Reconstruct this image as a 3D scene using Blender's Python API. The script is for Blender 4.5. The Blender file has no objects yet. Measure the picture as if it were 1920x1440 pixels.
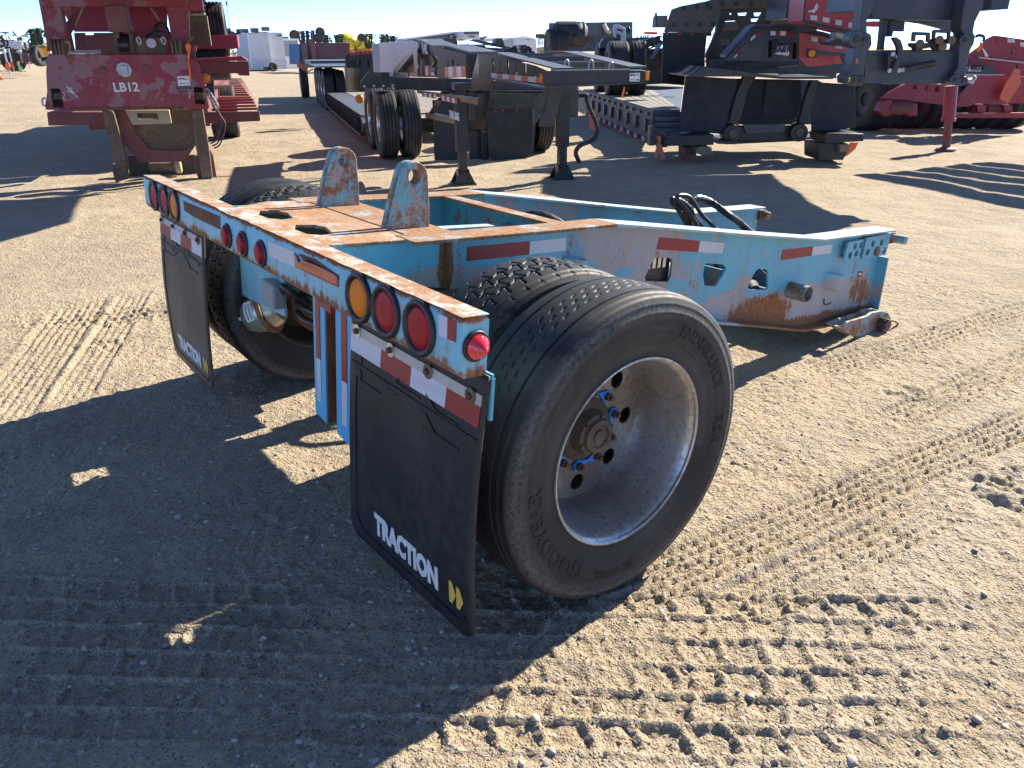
import bpy, bmesh, math, random
import numpy as np
from mathutils import Vector, Matrix, Euler
from mathutils.geometry import tessellate_polygon

PI = math.pi
rnd = random.Random(7)
S = bpy.context.scene

# ------------------------------------------------------------------ camera, sky, sun, exposure
cam_d = bpy.data.cameras.new("camera")
cam = bpy.data.objects.new("camera", cam_d)
S.collection.objects.link(cam)
cam_d.sensor_fit = 'HORIZONTAL'; cam_d.sensor_width = 36.0
cam_d.lens = 1414.74 / 1920 * 36
cam_d.clip_start = 0.05; cam_d.clip_end = 3000
cam.matrix_world = Matrix(((0.615525,-0.317222,0.721457,2.740474),(0.788096,0.254470,-0.560490,-0.861806),(-0.005789,0.913573,0.406634,1.632859),(0.000000,0.000000,0.000000,1.000000)))
S.camera = cam

SUN_EL, SUN_AZ = 32.0, 94.0            # elevation, and azimuth (from +X, counter-clockwise) towards the sun
world = bpy.data.worlds.new("World"); S.world = world; world.use_nodes = True
wn = world.node_tree; wn.nodes.clear()
sky = wn.nodes.new('ShaderNodeTexSky'); sky.sky_type = 'NISHITA'; sky.sun_disc = False
sky.sun_elevation = math.radians(SUN_EL); sky.sun_rotation = math.radians(90 - SUN_AZ)
sky.altitude = 9500; sky.air_density = 1.0; sky.dust_density = 0.0; sky.ozone_density = 3.0
tint = wn.nodes.new('ShaderNodeMix'); tint.data_type = 'RGBA'; tint.blend_type = 'MULTIPLY'; tint.inputs[0].default_value = 1; tint.inputs[7].default_value = (.93,.94,.93,1)
bg = wn.nodes.new('ShaderNodeBackground'); bg.inputs['Strength'].default_value = 0.145
wo = wn.nodes.new('ShaderNodeOutputWorld')
wn.links.new(sky.outputs[0], tint.inputs[6]); wn.links.new(tint.outputs[2], bg.inputs[0]); wn.links.new(bg.outputs[0], wo.inputs[0])
sl = bpy.data.lights.new("sun", 'SUN'); sl.energy = 4.4; sl.angle = math.radians(0.53); sl.color = (1.0, 0.915, 0.77)
sun = bpy.data.objects.new("sun", sl); S.collection.objects.link(sun)
e, a = math.radians(SUN_EL), math.radians(SUN_AZ)
sun.rotation_euler = Vector((math.cos(e)*math.cos(a), math.cos(e)*math.sin(a), math.sin(e))).to_track_quat('Z', 'Y').to_euler()
sun.location = (0, 0, 30)
S.view_settings.view_transform = 'Standard'; S.view_settings.look = 'None'
S.view_settings.exposure = 1.55; S.view_settings.gamma = 1.0
S.view_settings.use_curve_mapping = False

# ------------------------------------------------------------------ mesh helpers
class MB:
    """collects shapes; build() links them as ONE mesh object"""
    def __init__(s): s.v = []; s.f = []
    def add(s, v, f):
        n = len(s.v); s.v += [tuple(p) for p in v]; s.f += [tuple(i+n for i in q) for q in f]; return s
    def box(s, a, b):
        x0, y0, z0 = [min(p, q) for p, q in zip(a, b)]; x1, y1, z1 = [max(p, q) for p, q in zip(a, b)]
        v = [(x0,y0,z0),(x1,y0,z0),(x1,y1,z0),(x0,y1,z0),(x0,y0,z1),(x1,y0,z1),(x1,y1,z1),(x0,y1,z1)]
        return s.add(v, [(0,3,2,1),(4,5,6,7),(0,1,5,4),(1,2,6,5),(2,3,7,6),(3,0,4,7)])
    def bar(s, p, q, w, h, up=(0,0,1)):
        p, q = Vector(p), Vector(q); d = (q-p).normalized(); u = Vector(up)
        if abs(d.dot(u)) > .99: u = Vector((0,1,0))
        r = d.cross(u).normalized(); u = r.cross(d)
        v = [e_ + r*(i*w/2) + u*(j*h/2) for e_ in (p, q) for i, j in ((-1,-1),(1,-1),(1,1),(-1,1))]
        return s.add(v, [(3,2,1,0),(4,5,6,7),(0,1,5,4),(1,2,6,5),(2,3,7,6),(3,0,4,7)])
    def plate(s, pts, vec, holes=()):
        """polygon (3D points) with holes, given thickness by moving along vec"""
        loops = [[Vector(p) for p in pts]] + [[Vector(p) for p in h] for h in holes]
        flat = [p for l in loops for p in l]; n = len(flat); vec = Vector(vec)
        if len(loops) == 1: tri = [tuple(range(n))] if n <= 4 else tessellate_polygon(loops)
        else:
            bm = bmesh.new(); bv = [bm.verts.new(p) for p in flat]; o = 0; ed = []
            for l in loops:
                m = len(l); ed += [bm.edges.new((bv[o+i], bv[o+(i+1) % m])) for i in range(m)]; o += m
            bm.verts.index_update(); ix = {v: i for i, v in enumerate(bv)}
            r = bmesh.ops.triangle_fill(bm, use_beauty=True, use_dissolve=False, edges=ed)
            tri = [tuple(ix[v] for v in f.verts) for f in r['geom'] if isinstance(f, bmesh.types.BMFace)]; bm.free()
            if len(tri) != n+2*len(holes)-2: print('HOLE TROUBLE', len(tri), n, len(holes), [tuple(round(c, 2) for c in p) for p in flat[:2]])
        f = [tuple(t) for t in tri] + [tuple(i+n for i in reversed(t)) for t in tri]
        o = 0
        for l in loops:
            m = len(l)
            for i in range(m): f.append((o+i, o+(i+1) % m, n+o+(i+1) % m, n+o+i))
            o += m
        return s.add(flat + [p+vec for p in flat], f)
    def cyl(s, p, q, r, n=16, r2=None):
        p, q = Vector(p), Vector(q); d = (q-p).normalized(); r2 = r if r2 is None else r2
        u = d.orthogonal().normalized(); w = d.cross(u)
        v = [c + (u*math.cos(2*PI*i/n) + w*math.sin(2*PI*i/n))*rr for c, rr in ((p, r), (q, r2)) for i in range(n)]
        f = [(i, (i+1) % n, n+(i+1) % n, n+i) for i in range(n)] + [tuple(reversed(range(n))), tuple(range(n, 2*n))]
        return s.add(v, f)
    def lathe(s, prof, n=32, c=(0,0,0), axis=(1,0,0)):
        """profile of (along-axis, radius), closed with the axis only where the radius is 0"""
        d = Vector(axis).normalized(); u = d.orthogonal().normalized(); w = d.cross(u); c = Vector(c)
        v = [c + d*a_ + (u*math.cos(2*PI*i/n) + w*math.sin(2*PI*i/n))*r for a_, r in prof for i in range(n)]
        f = [(k*n+i, k*n+(i+1) % n, (k+1)*n+(i+1) % n, (k+1)*n+i) for k in range(len(prof)-1) for i in range(n)]
        return s.add(v, f)
    def tube(s, pts, r, n=8):
        P = [Vector(p) for p in pts]; t0 = (P[1]-P[0]).normalized(); u = t0.orthogonal().normalized(); v = []; m = len(P)
        for k in range(m):
            t = (P[min(k+1, m-1)] - P[max(k-1, 0)]).normalized()
            u = (u - t*u.dot(t)).normalized(); w = t.cross(u); rr = r[k] if isinstance(r, (list, tuple)) else r
            v += [P[k] + (u*math.cos(2*PI*i/n) + w*math.sin(2*PI*i/n))*rr for i in range(n)]
        f = [(k*n+i, k*n+(i+1) % n, (k+1)*n+(i+1) % n, (k+1)*n+i) for k in range(m-1) for i in range(n)]
        f += [tuple(reversed(range(n))), tuple(range((m-1)*n, m*n))]
        return s.add(v, f)
    def mesh(s, name, smooth=35, fix=True):
        m = bpy.data.meshes.new(name); m.from_pydata([tuple(p) for p in s.v], [], s.f); m.update()
        if fix:
            b = bmesh.new(); b.from_mesh(m); bmesh.ops.recalc_face_normals(b, faces=b.faces); b.to_mesh(m); b.free()
        if smooth:
            m.polygons.foreach_set('use_smooth', [True]*len(m.polygons)); m.set_sharp_from_angle(angle=math.radians(smooth))
        return m
    def build(s, name, mat, parent=None, bevel=0, smooth=35, label=None, fix=True):
        m = s.mesh(name, smooth, fix); m.materials.append(mat)
        o = bpy.data.objects.new(name, m); S.collection.objects.link(o)
        if parent: o.parent = parent
        if bevel:
            b = o.modifiers.new('bevel', 'BEVEL'); b.width = bevel; b.segments = 2; b.limit_method = 'ANGLE'; b.angle_limit = math.radians(40)
        if label: o['label'] = label
        return o

def smooth_path(P, n=6):
    """Catmull-Rom through the points"""
    P = [Vector(p) for p in P]; Q = [P[0]*2-P[1]] + P + [P[-1]*2-P[-2]]; out = []
    for i in range(1, len(Q)-2):
        for k in range(n):
            t = k/n; a_, b, c, d = Q[i-1:i+3]
            out.append(0.5*((2*b) + (c-a_)*t + (2*a_-5*b+4*c-d)*t*t + (3*b-a_-3*c+d)*t**3))
    return out + [P[-1]]

ROOTS = []
def thing(name, label, cat, loc=(0,0,0), rotz=0, group=None):
    o = bpy.data.objects.new(name, None); S.collection.objects.link(o); o.empty_display_size = .2
    o.location = loc; o.rotation_euler = (0, 0, rotz); o['label'] = label; o['category'] = cat
    if group: o['group'] = group
    ROOTS.append(o); return o
def tag(o, label=None, cat=None, group=None, kind=None):
    for k, v in (('label', label), ('category', cat), ('group', group), ('kind', kind)):
        if v: o[k] = v
    return o
def rebase():
    """move every thing's Empty to the middle of its base, leaving the parts where they are"""
    bpy.context.view_layer.update()
    for r in ROOTS:
        pts = []
        def walk(o):
            for c in o.children:
                if c.type == 'MESH': pts.extend(c.matrix_world @ Vector(b) for b in c.bound_box)
                walk(c)
        walk(r)
        if not pts: continue
        base = Vector(((min(p.x for p in pts)+max(p.x for p in pts))/2, (min(p.y for p in pts)+max(p.y for p in pts))/2, min(p.z for p in pts)))
        off = r.matrix_world.inverted() @ base
        r.location = base
        for c in r.children: c.location = c.location - off
def copy_tree(o, parent=None):
    c = o.copy(); S.collection.objects.link(c)
    if parent: c.parent = parent
    for ch in list(o.children): copy_tree(ch, c)
    return c
def circle(c, r, ax, n=20, a0=0):
    """ring of points about c in the plane across axis ax (0, 1 or 2)"""
    i, j = [(1, 2), (0, 2), (0, 1)][ax]; out = []
    for k in range(n):
        p = list(c); t = a0 + 2*PI*k/n; p[i] += r*math.cos(t); p[j] += r*math.sin(t); out.append(tuple(p))
    return out
def letters(txt, size, name, mat, parent, fn, extr=.0015, shear=0, bold=0, spacing=1.0, sx=1.0, label=None):
    """lettering as flat raised geometry; fn maps (x, y, depth) of the text to a 3D point"""
    cu = bpy.data.curves.new('lettering', 'FONT'); cu.body = txt; cu.size = size; cu.shear = shear; cu.offset = bold
    cu.extrude = extr; cu.space_character = spacing; cu.align_x = 'CENTER'; cu.resolution_u = 2; cu.fill_mode = 'FRONT' if extr == 0 else 'BOTH'
    t = bpy.data.objects.new('lettering', cu); S.collection.objects.link(t)
    bpy.context.view_layer.update()
    m = bpy.data.meshes.new_from_object(t.evaluated_get(bpy.context.evaluated_depsgraph_get()))
    bpy.data.objects.remove(t); bpy.data.curves.remove(cu)
    for v in m.vertices: v.co = fn(v.co.x*sx, v.co.y, v.co.z)
    m.materials.clear(); m.materials.append(mat)
    o = bpy.data.objects.new(name, m); S.collection.objects.link(o); o.parent = parent
    if label: o['label'] = label
    return o

# ------------------------------------------------------------------ material helpers
class NT:
    def __init__(s, name):
        s.m = bpy.data.materials.new(name); s.m.use_nodes = True; s.t = s.m.node_tree
        s.b = s.t.nodes['Principled BSDF']; s.tc = s.t.nodes.new('ShaderNodeTexCoord'); s.xyz_ = None
    def link(s, a_, b): s.t.links.new(a_, b)
    def put(s, sock, v):
        if isinstance(v, (int, float)): sock.default_value = v
        elif isinstance(v, tuple): sock.default_value = v if len(v) == len(sock.default_value) else (*v, 1)
        else: s.link(v, sock)
    def math(s, op, a_, b=0.0, c=0.0, clamp=False):
        n = s.t.nodes.new('ShaderNodeMath'); n.operation = op; n.use_clamp = clamp
        for i, v in enumerate((a_, b, c)): s.put(n.inputs[i], v)
        return n.outputs[0]
    def xyz(s):
        if not s.xyz_:
            n = s.t.nodes.new('ShaderNodeSeparateXYZ'); s.link(s.tc.outputs['Object'], n.inputs[0]); s.xyz_ = n
        return s.xyz_.outputs
    def noise(s, scale, detail=4, rough=.55, stretch=None, off=0, dist=0):
        vec = s.tc.outputs['Object']
        if stretch or off:
            mp = s.t.nodes.new('ShaderNodeMapping'); s.link(vec, mp.inputs[0]); mp.inputs['Location'].default_value = (off, off*.7, off*1.3)
            if stretch: mp.inputs['Scale'].default_value = stretch
            vec = mp.outputs[0]
        n = s.t.nodes.new('ShaderNodeTexNoise'); n.inputs['Scale'].default_value = scale; n.inputs['Detail'].default_value = detail
        n.inputs['Roughness'].default_value = rough; n.inputs['Distortion'].default_value = dist; s.link(vec, n.inputs['Vector']); return n.outputs['Fac']
    def voro(s, scale, feat='F1', out='Distance', rand=1):
        n = s.t.nodes.new('ShaderNodeTexVoronoi'); n.inputs['Scale'].default_value = scale; n.feature = feat; n.inputs['Randomness'].default_value = rand
        s.link(s.tc.outputs['Object'], n.inputs['Vector']); return n.outputs[out]
    def step(s, v, lo, hi):
        n = s.t.nodes.new('ShaderNodeMapRange'); n.inputs['From Min'].default_value = lo; n.inputs['From Max'].default_value = hi
        n.interpolation_type = 'SMOOTHSTEP'; s.put(n.inputs['Value'], v); return n.outputs['Result']
    def mix(s, f, a_, b):
        n = s.t.nodes.new('ShaderNodeMix'); n.data_type = 'RGBA'; s.put(n.inputs['Factor'], f)
        s.put(n.inputs['A'], a_) if False else s.put(n.inputs[6], a_); s.put(n.inputs[7], b); return n.outputs[2]
    def bump(s, h, strength=.3, dist=.01, prev=None):
        n = s.t.nodes.new('ShaderNodeBump'); n.inputs['Strength'].default_value = strength; n.inputs['Distance'].default_value = dist
        s.put(n.inputs['Height'], h)
        if prev: s.link(prev, n.inputs['Normal'])
        return n.outputs[0]
    def out(s, col=None, rough=None, metal=None, normal=None, spec=None):
        if col is not None: s.put(s.b.inputs['Base Color'], col)
        if rough is not None: s.put(s.b.inputs['Roughness'], rough)
        if metal is not None: s.put(s.b.inputs['Metallic'], metal)
        if normal is not None: s.link(normal, s.b.inputs['Normal'])
        if spec is not None: s.b.inputs['Specular IOR Level'].default_value = spec
        return s.m

def plain(name, col, rough=.5, metal=0, dirt=.25, dirtcol=(.25,.2,.14), scale=6, bump=.1, spec=.5):
    """a colour with uneven dirt and a little relief"""
    n = NT(name); f = n.noise(scale, 6, .65); g = n.noise(scale*9, 4, .6, off=3)
    m = n.math('MULTIPLY', n.step(n.math('ADD', n.math('MULTIPLY', f, .7), n.math('MULTIPLY', g, .3)), .42, .68), dirt)
    v = n.mix(n.step(g, .3, .7), tuple(c*.88 for c in col), tuple(min(1, c*1.1) for c in col))
    return n.out(n.mix(m, v, dirtcol), n.math('ADD', n.math('MULTIPLY', g, .25), rough-.1), metal, n.bump(g, bump, .004) if bump else None, spec)

def worn(name, base, base2, primer, rust=(.20,.075,.028), rust2=(.33,.15,.07), pa=.45, ra=.40, scale=5, edges=(), blobs=(), streak=.0, rough=.45, spec=.4):
    """old paint: chips down to primer, rust pushed towards given edges and blotches.  edges: (axis, value, width, weight); blobs: (axis1, c1, r1, axis2, c2, r2, weight, to) """
    n = NT(name); X = n.xyz()
    n1 = n.noise(scale, 7, .62, dist=.4); n2 = n.noise(scale*1.7, 8, .7, off=5); n3 = n.noise(scale*14, 5, .7, off=9); n4 = n.noise(scale*.6, 3, .5, off=2)
    rs = n.math('ADD', n.math('MULTIPLY', n2, .62), n.math('MULTIPLY', n3, .38)); pr = n.math('ADD', n.math('MULTIPLY', n1, .62), n.math('ADD', n.math('MULTIPLY', n.noise(scale*3.1, 6, .6, off=17, dist=.6), .28), n.math('MULTIPLY', n3, .10)))
    if streak:
        st = n.noise(scale*7, 3, .5, stretch=(1, 1, .07), off=4); rs = n.math('ADD', rs, n.math('MULTIPLY', n.math('SUBTRACT', st, .5), streak))
    for ax, val, w, k in edges:
        d = n.math('ABSOLUTE', n.math('SUBTRACT', X[ax], val)); rs = n.math('ADD', rs, n.math('MULTIPLY', n.step(d, w, 0), k))
    for a1, c1, r1, a2, c2, r2, k, to in blobs:
        dx = n.math('DIVIDE', n.math('SUBTRACT', X[a1], c1), r1); dy = n.math('DIVIDE', n.math('SUBTRACT', X[a2], c2), r2)
        d = n.math('ADD', n.math('MULTIPLY', dx, dx), n.math('MULTIPLY', dy, dy)); g = n.math('MULTIPLY', n.step(d, 1.6, 0), k)
        if to == 'rust': rs = n.math('ADD', rs, g)
        else: pr = n.math('ADD', pr, g)
    pm = n.step(pr, 1.02-pa, 1.035-pa); rm = n.step(rs, .98-ra, 1.06-ra); halo = n.step(rs, .90-ra, 1.04-ra)
    c = n.mix(n4, base, base2); c = n.mix(pm, c, n.mix(n3, tuple(v*.8 for v in primer), primer))
    gr_ = n.math('MULTIPLY', n.step(n.noise(scale*1.1, 5, .65, stretch=(1,1,.35), off=27), .46, .70), .20); c = n.mix(gr_, c, tuple(v*.45 for v in rust2))
    c = n.mix(n.math('MULTIPLY', halo, .45), c, rust2); c = n.mix(rm, c, n.mix(n.step(n3, .35, .65), rust, rust2))
    speck = n.step(n.noise(scale*30, 2, .5, off=12), .70, .74); c = n.mix(n.math('MULTIPLY', speck, .8), c, rust)
    h = n.math('SUBTRACT', n.math('MULTIPLY', n3, n.math('ADD', n.math('MULTIPLY', rm, .8), .15)), n.math('MULTIPLY', pm, .25))
    return n.out(c, n.math('ADD', rough, n.math('MULTIPLY', rm, .4)), 0, n.bump(h, .5, .004), spec)

# ------------------------------------------------------------------ materials
BLUE, BLUE2, PRIMER = (.10,.38,.53), (.16,.46,.57), (.40,.39,.40)
M = {}
M['rail'] = worn('turquoise_rail_paint', BLUE, BLUE2, PRIMER, pa=.452, ra=.385, scale=4.2, streak=.26,
    edges=((2,.30,.12,.10),),
    blobs=((1,1.75,.5,2,.83,.22,.085,'primer'),(1,1.35,.3,2,.93,.1,.07,'primer'),(1,3.25,.62,2,.47,.15,.34,'primer'),(1,2.62,.30,2,.47,.13,.34,'rust'),(1,3.1,.9,2,.36,.06,.28,'rust'),(1,3.70,.12,2,.50,.12,.20,'rust'),
           (1,.52,.16,2,.84,.06,.3,'primer'),(1,.56,.035,2,.9,.12,.35,'rust'),(1,2.3,.25,2,.55,.08,.14,'primer'),(1,.75,.2,2,.84,.05,.25,'primer')))
M['steel_top'] = worn('rusted_top_flange', (.20,.42,.50), (.30,.44,.46), (.45,.40,.34), (.20,.09,.045), (.35,.20,.105), pa=.47, ra=.56, scale=4, rough=.6)
M['front_top'] = worn('faded_turquoise_flange', (.28,.52,.58), (.36,.56,.60), (.50,.50,.46), (.28,.12,.06), (.42,.24,.14), pa=.50, ra=.42, scale=6, rough=.6)
M['tail'] = worn('tail_plate_paint', (.30,.55,.62), (.42,.60,.62), (.50,.47,.42), (.24,.11,.055), (.40,.235,.125), pa=.55, ra=.55, scale=3.5, rough=.6)
M['bumper'] = worn('bumper_paint', (.19,.50,.62), (.26,.55,.62), (.42,.48,.48), pa=.45, ra=.395, scale=5, streak=.42, edges=((2,.862,.05,.20),(2,1.010,.022,.26)), rough=.5)
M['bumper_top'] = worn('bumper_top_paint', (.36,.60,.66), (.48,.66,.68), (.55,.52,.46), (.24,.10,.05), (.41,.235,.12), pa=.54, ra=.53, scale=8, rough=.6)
M['lug'] = worn('pin_lug_paint', (.12,.40,.46), (.18,.46,.50), (.40,.40,.38), pa=.52, ra=.50, scale=7, streak=.1)
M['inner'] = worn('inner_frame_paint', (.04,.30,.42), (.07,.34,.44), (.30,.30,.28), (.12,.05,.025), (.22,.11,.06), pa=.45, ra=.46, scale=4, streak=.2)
M['post'] = worn('post_paint', (.10,.42,.68), (.12,.46,.70), (.35,.36,.36), pa=.30, ra=.30, scale=5, streak=.1, edges=((2,.10,.05,.12),))
M['rust'] = plain('brown_rust', (.13,.055,.03), .85, 0, .5, (.28,.14,.07), 14, .4)
M['rust_edge'] = plain('rusted_edge', (.17,.085,.05), .85, 0, .6, (.35,.26,.18), 20, .4)
M['pin'] = plain('greasy_pin_steel', (.10,.06,.045), .6, .3, .4, (.22,.12,.07), 20, .3)
M['zinc'] = plain('zinc_plated_steel', (.55,.56,.45), .34, .75, .35, (.30,.24,.14), 9, .1)
M['galv'] = plain('galvanised_steel', (.42,.43,.44), .45, .6, .4, (.3,.26,.2), 12, .15)
M['chrome'] = plain('bright_washer_steel', (.6,.6,.6), .3, .9, .3, (.3,.25,.2), 30, .1)
M['grey_box'] = plain('grey_valve_paint', (.30,.31,.32), .55, 0, .4, (.2,.17,.13), 12, .15)
M['black_rubber'] = plain('black_rubber_flap', (.016,.017,.020), .50, 0, .35, (.08,.07,.06), 3, .12, .35)
M['dusty_flap'] = plain('dusty_rubber_flap', (.085,.066,.048), .6, 0, .7, (.19,.15,.105), 2.2, .15, .3)
M['grommet'] = plain('black_grommet_rubber', (.013,.014,.016), .45, 0, .25, (.07,.07,.07), 25, .1)
M['hose'] = plain('black_hose_rubber', (.012,.013,.015), .42, 0, .35, (.10,.09,.07), 25, .2)
M['plastic_black'] = plain('black_plastic', (.015,.016,.018), .4, 0, .3, (.1,.09,.08), 10, .1)
M['white_paint'] = plain('white_lettering', (.74,.73,.72), .6, 0, .35, (.5,.45,.4), 30, 0)
M['yellow_paint'] = plain('yellow_chevron', (.72,.47,.08), .6, 0, .15, (.5,.4,.2), 30, 0)
M['blue_tag'] = plain('bright_blue_plastic', (.02,.26,.72), .4, 0, .15, (.1,.1,.1), 30, 0)
M['paper'] = plain('white_paper', (.78,.78,.76), .8, 0, .1, (.5,.5,.5), 30, 0)
M['ink'] = plain('black_ink', (.03,.03,.04), .8, 0, 0, (.1,.1,.1), 30, 0)
M['orange_cloth'] = plain('orange_ribbon', (.95,.20,.04), .7, 0, .2, (.6,.15,.05), 30, .1)
M['faded_cloth'] = plain('faded_orange_strap', (.60,.17,.11), .8, 0, .2, (.4,.2,.15), 20, .1)
def tape(name, col, col2):
    n = NT(name); v = n.voro(260, rand=.1); g = n.noise(9, 5, .6)
    return n.out(n.mix(n.step(v, .2, .6), n.mix(n.step(g, .5, .7), col, col2), tuple(c*.85 for c in col)), .38, 0, n.bump(v, .2, .001), .5)
M['tape_red'] = tape('red_reflective_tape', (.30,.012,.022), (.23,.015,.025))
M['tape_white'] = tape('white_reflective_tape', (.62,.64,.70), (.50,.50,.54))
M['tape_faded'] = tape('sun_faded_red_tape', (.62,.14,.07), (.50,.10,.06))
def lens(name, col, k):
    n = NT(name); v = n.voro(k, rand=0.0); g = n.noise(30, 3)
    n.b.inputs['Coat Weight'].default_value = .12; n.b.inputs['Coat Roughness'].default_value = .12
    return n.out(n.mix(n.step(v, .25, .55), col, tuple(c*.62 for c in col)), n.math('ADD', n.math('MULTIPLY', g, .2), .38), 0, n.bump(v, .25, .001), .12)
M['red_lens'] = lens('red_lamp_lens', (.46,.014,.028), 420); M['amber_lens'] = lens('amber_lamp_lens', (.95,.24,.004), 300)
n = NT('clear_red_lens'); n.b.inputs['Coat Weight'].default_value = 1; n.b.inputs['Transmission Weight'].default_value = .25; n.b.inputs['Subsurface Weight'].default_value = .4; n.b.inputs['Subsurface Radius'].default_value = (.02,.004,.004)
M['cone_lens'] = n.out((.9,.02,.05), .15)

def rubber(name, dust=.35, col=(.020,.021,.024), rings=False):
    n = NT(name); f = n.noise(3.2, 6, .65); g = n.noise(38, 5, .7, off=4); sc = n.noise(7, 5, .7, stretch=(6,1,1), off=8)
    d = n.math('MULTIPLY', n.step(n.math('ADD', n.math('MULTIPLY', f, .6), n.math('MULTIPLY', sc, .4)), .40, .66), dust)
    c = n.mix(d, n.mix(g, tuple(v*.75 for v in col), tuple(v*1.5 for v in col)), (.115,.105,.090))
    if rings:
        X = n.xyz(); rr = n.math('SQRT', n.math('ADD', n.math('MULTIPLY', X[1], X[1]), n.math('MULTIPLY', X[2], X[2])))
        cmb = n.t.nodes.new('ShaderNodeCombineXYZ'); n.link(rr, cmb.inputs[0]); nz = n.t.nodes.new('ShaderNodeTexNoise'); nz.inputs['Scale'].default_value = 40; nz.inputs['Detail'].default_value = 5; n.link(cmb.outputs[0], nz.inputs['Vector'])
        k = n.math('MULTIPLY', n.math('MULTIPLY', n.step(nz.outputs['Fac'], .42, .62), n.step(f, .32, .6)), .20)
        sh = n.math('MULTIPLY', n.step(rr, .425, .452), n.step(rr, .5, .47)); sf = n.noise(90, 4, .7, off=14)
        k = n.math('ADD', k, n.math('MULTIPLY', n.math('MULTIPLY', sh, n.step(sf, .38, .60)), .45), clamp=True)
        c = n.mix(k, c, (.14,.135,.125))
        scf = n.step(n.noise(2.2, 3, .6, stretch=(1,1,3), off=31), .60, .64); c = n.mix(n.math('MULTIPLY', scf, .5), c, (.012,.011,.012))
    return n.out(c, n.math('ADD', n.math('MULTIPLY', g, .3), .46), 0, n.bump(g, .25, .002), .32)
M['tyre'] = rubber('tyre_rubber', .28, (.016,.017,.0195), True); M['tyre_far'] = rubber('tyre_rubber_dusty', .5, (.022,.023,.027)); M['letter'] = rubber('tyre_lettering_rubber', .12, (.013,.013,.015))
def rim_mat():
    n = NT('dusty_cast_rim'); f = n.noise(5, 6, .6); g = n.noise(60, 4, .7, off=3); X = n.xyz()
    d = n.step(n.math('ADD', n.math('MULTIPLY', f, .7), n.math('MULTIPLY', g, .3)), .38, .62)
    low = n.step(X[2], .25, -.25)
    c = n.mix(d, (.52,.52,.52), (.40,.35,.29)); c = n.mix(n.math('MULTIPLY', n.step(g, .45, .75), .5), c, (.10,.085,.07)); c = n.mix(n.math('MULTIPLY', n.step(X[0], .02, -.095), n.math('MULTIPLY', n.step(f, .25, .6), .65)), c, (.15,.11,.085))
    return n.out(c, n.math('ADD', .36, n.math('MULTIPLY', d, .28)), .72, n.bump(g, .25, .003), .5)
M['rim'] = rim_mat(); M['rim_rust'] = plain('rusty_rim', (.10,.075,.055), .7, .2, .5, (.25,.18,.11), 9, .3)

# ------------------------------------------------------------------ ground: compacted sandy yard with tyre prints
RS = np.random.RandomState(3)
def vnoise(x, y, cell, seed):
    r = np.random.RandomState(seed); L = r.rand(256, 256)
    u, v = x/cell, y/cell; i, j = np.floor(u).astype(int), np.floor(v).astype(int); fu, fv = u-i, v-j
    fu = fu*fu*(3-2*fu); fv = fv*fv*(3-2*fv); i &= 255; j &= 255; i1, j1 = (i+1) & 255, (j+1) & 255
    return (L[i, j]*(1-fu)+L[i1, j]*fu)*(1-fv) + (L[i, j1]*(1-fu)+L[i1, j1]*fu)*fv - .5
def sstep(a_, b, x):
    t = np.clip((x-a_)/(b-a_), 0, 1); return t*t*(3-2*t)
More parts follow.
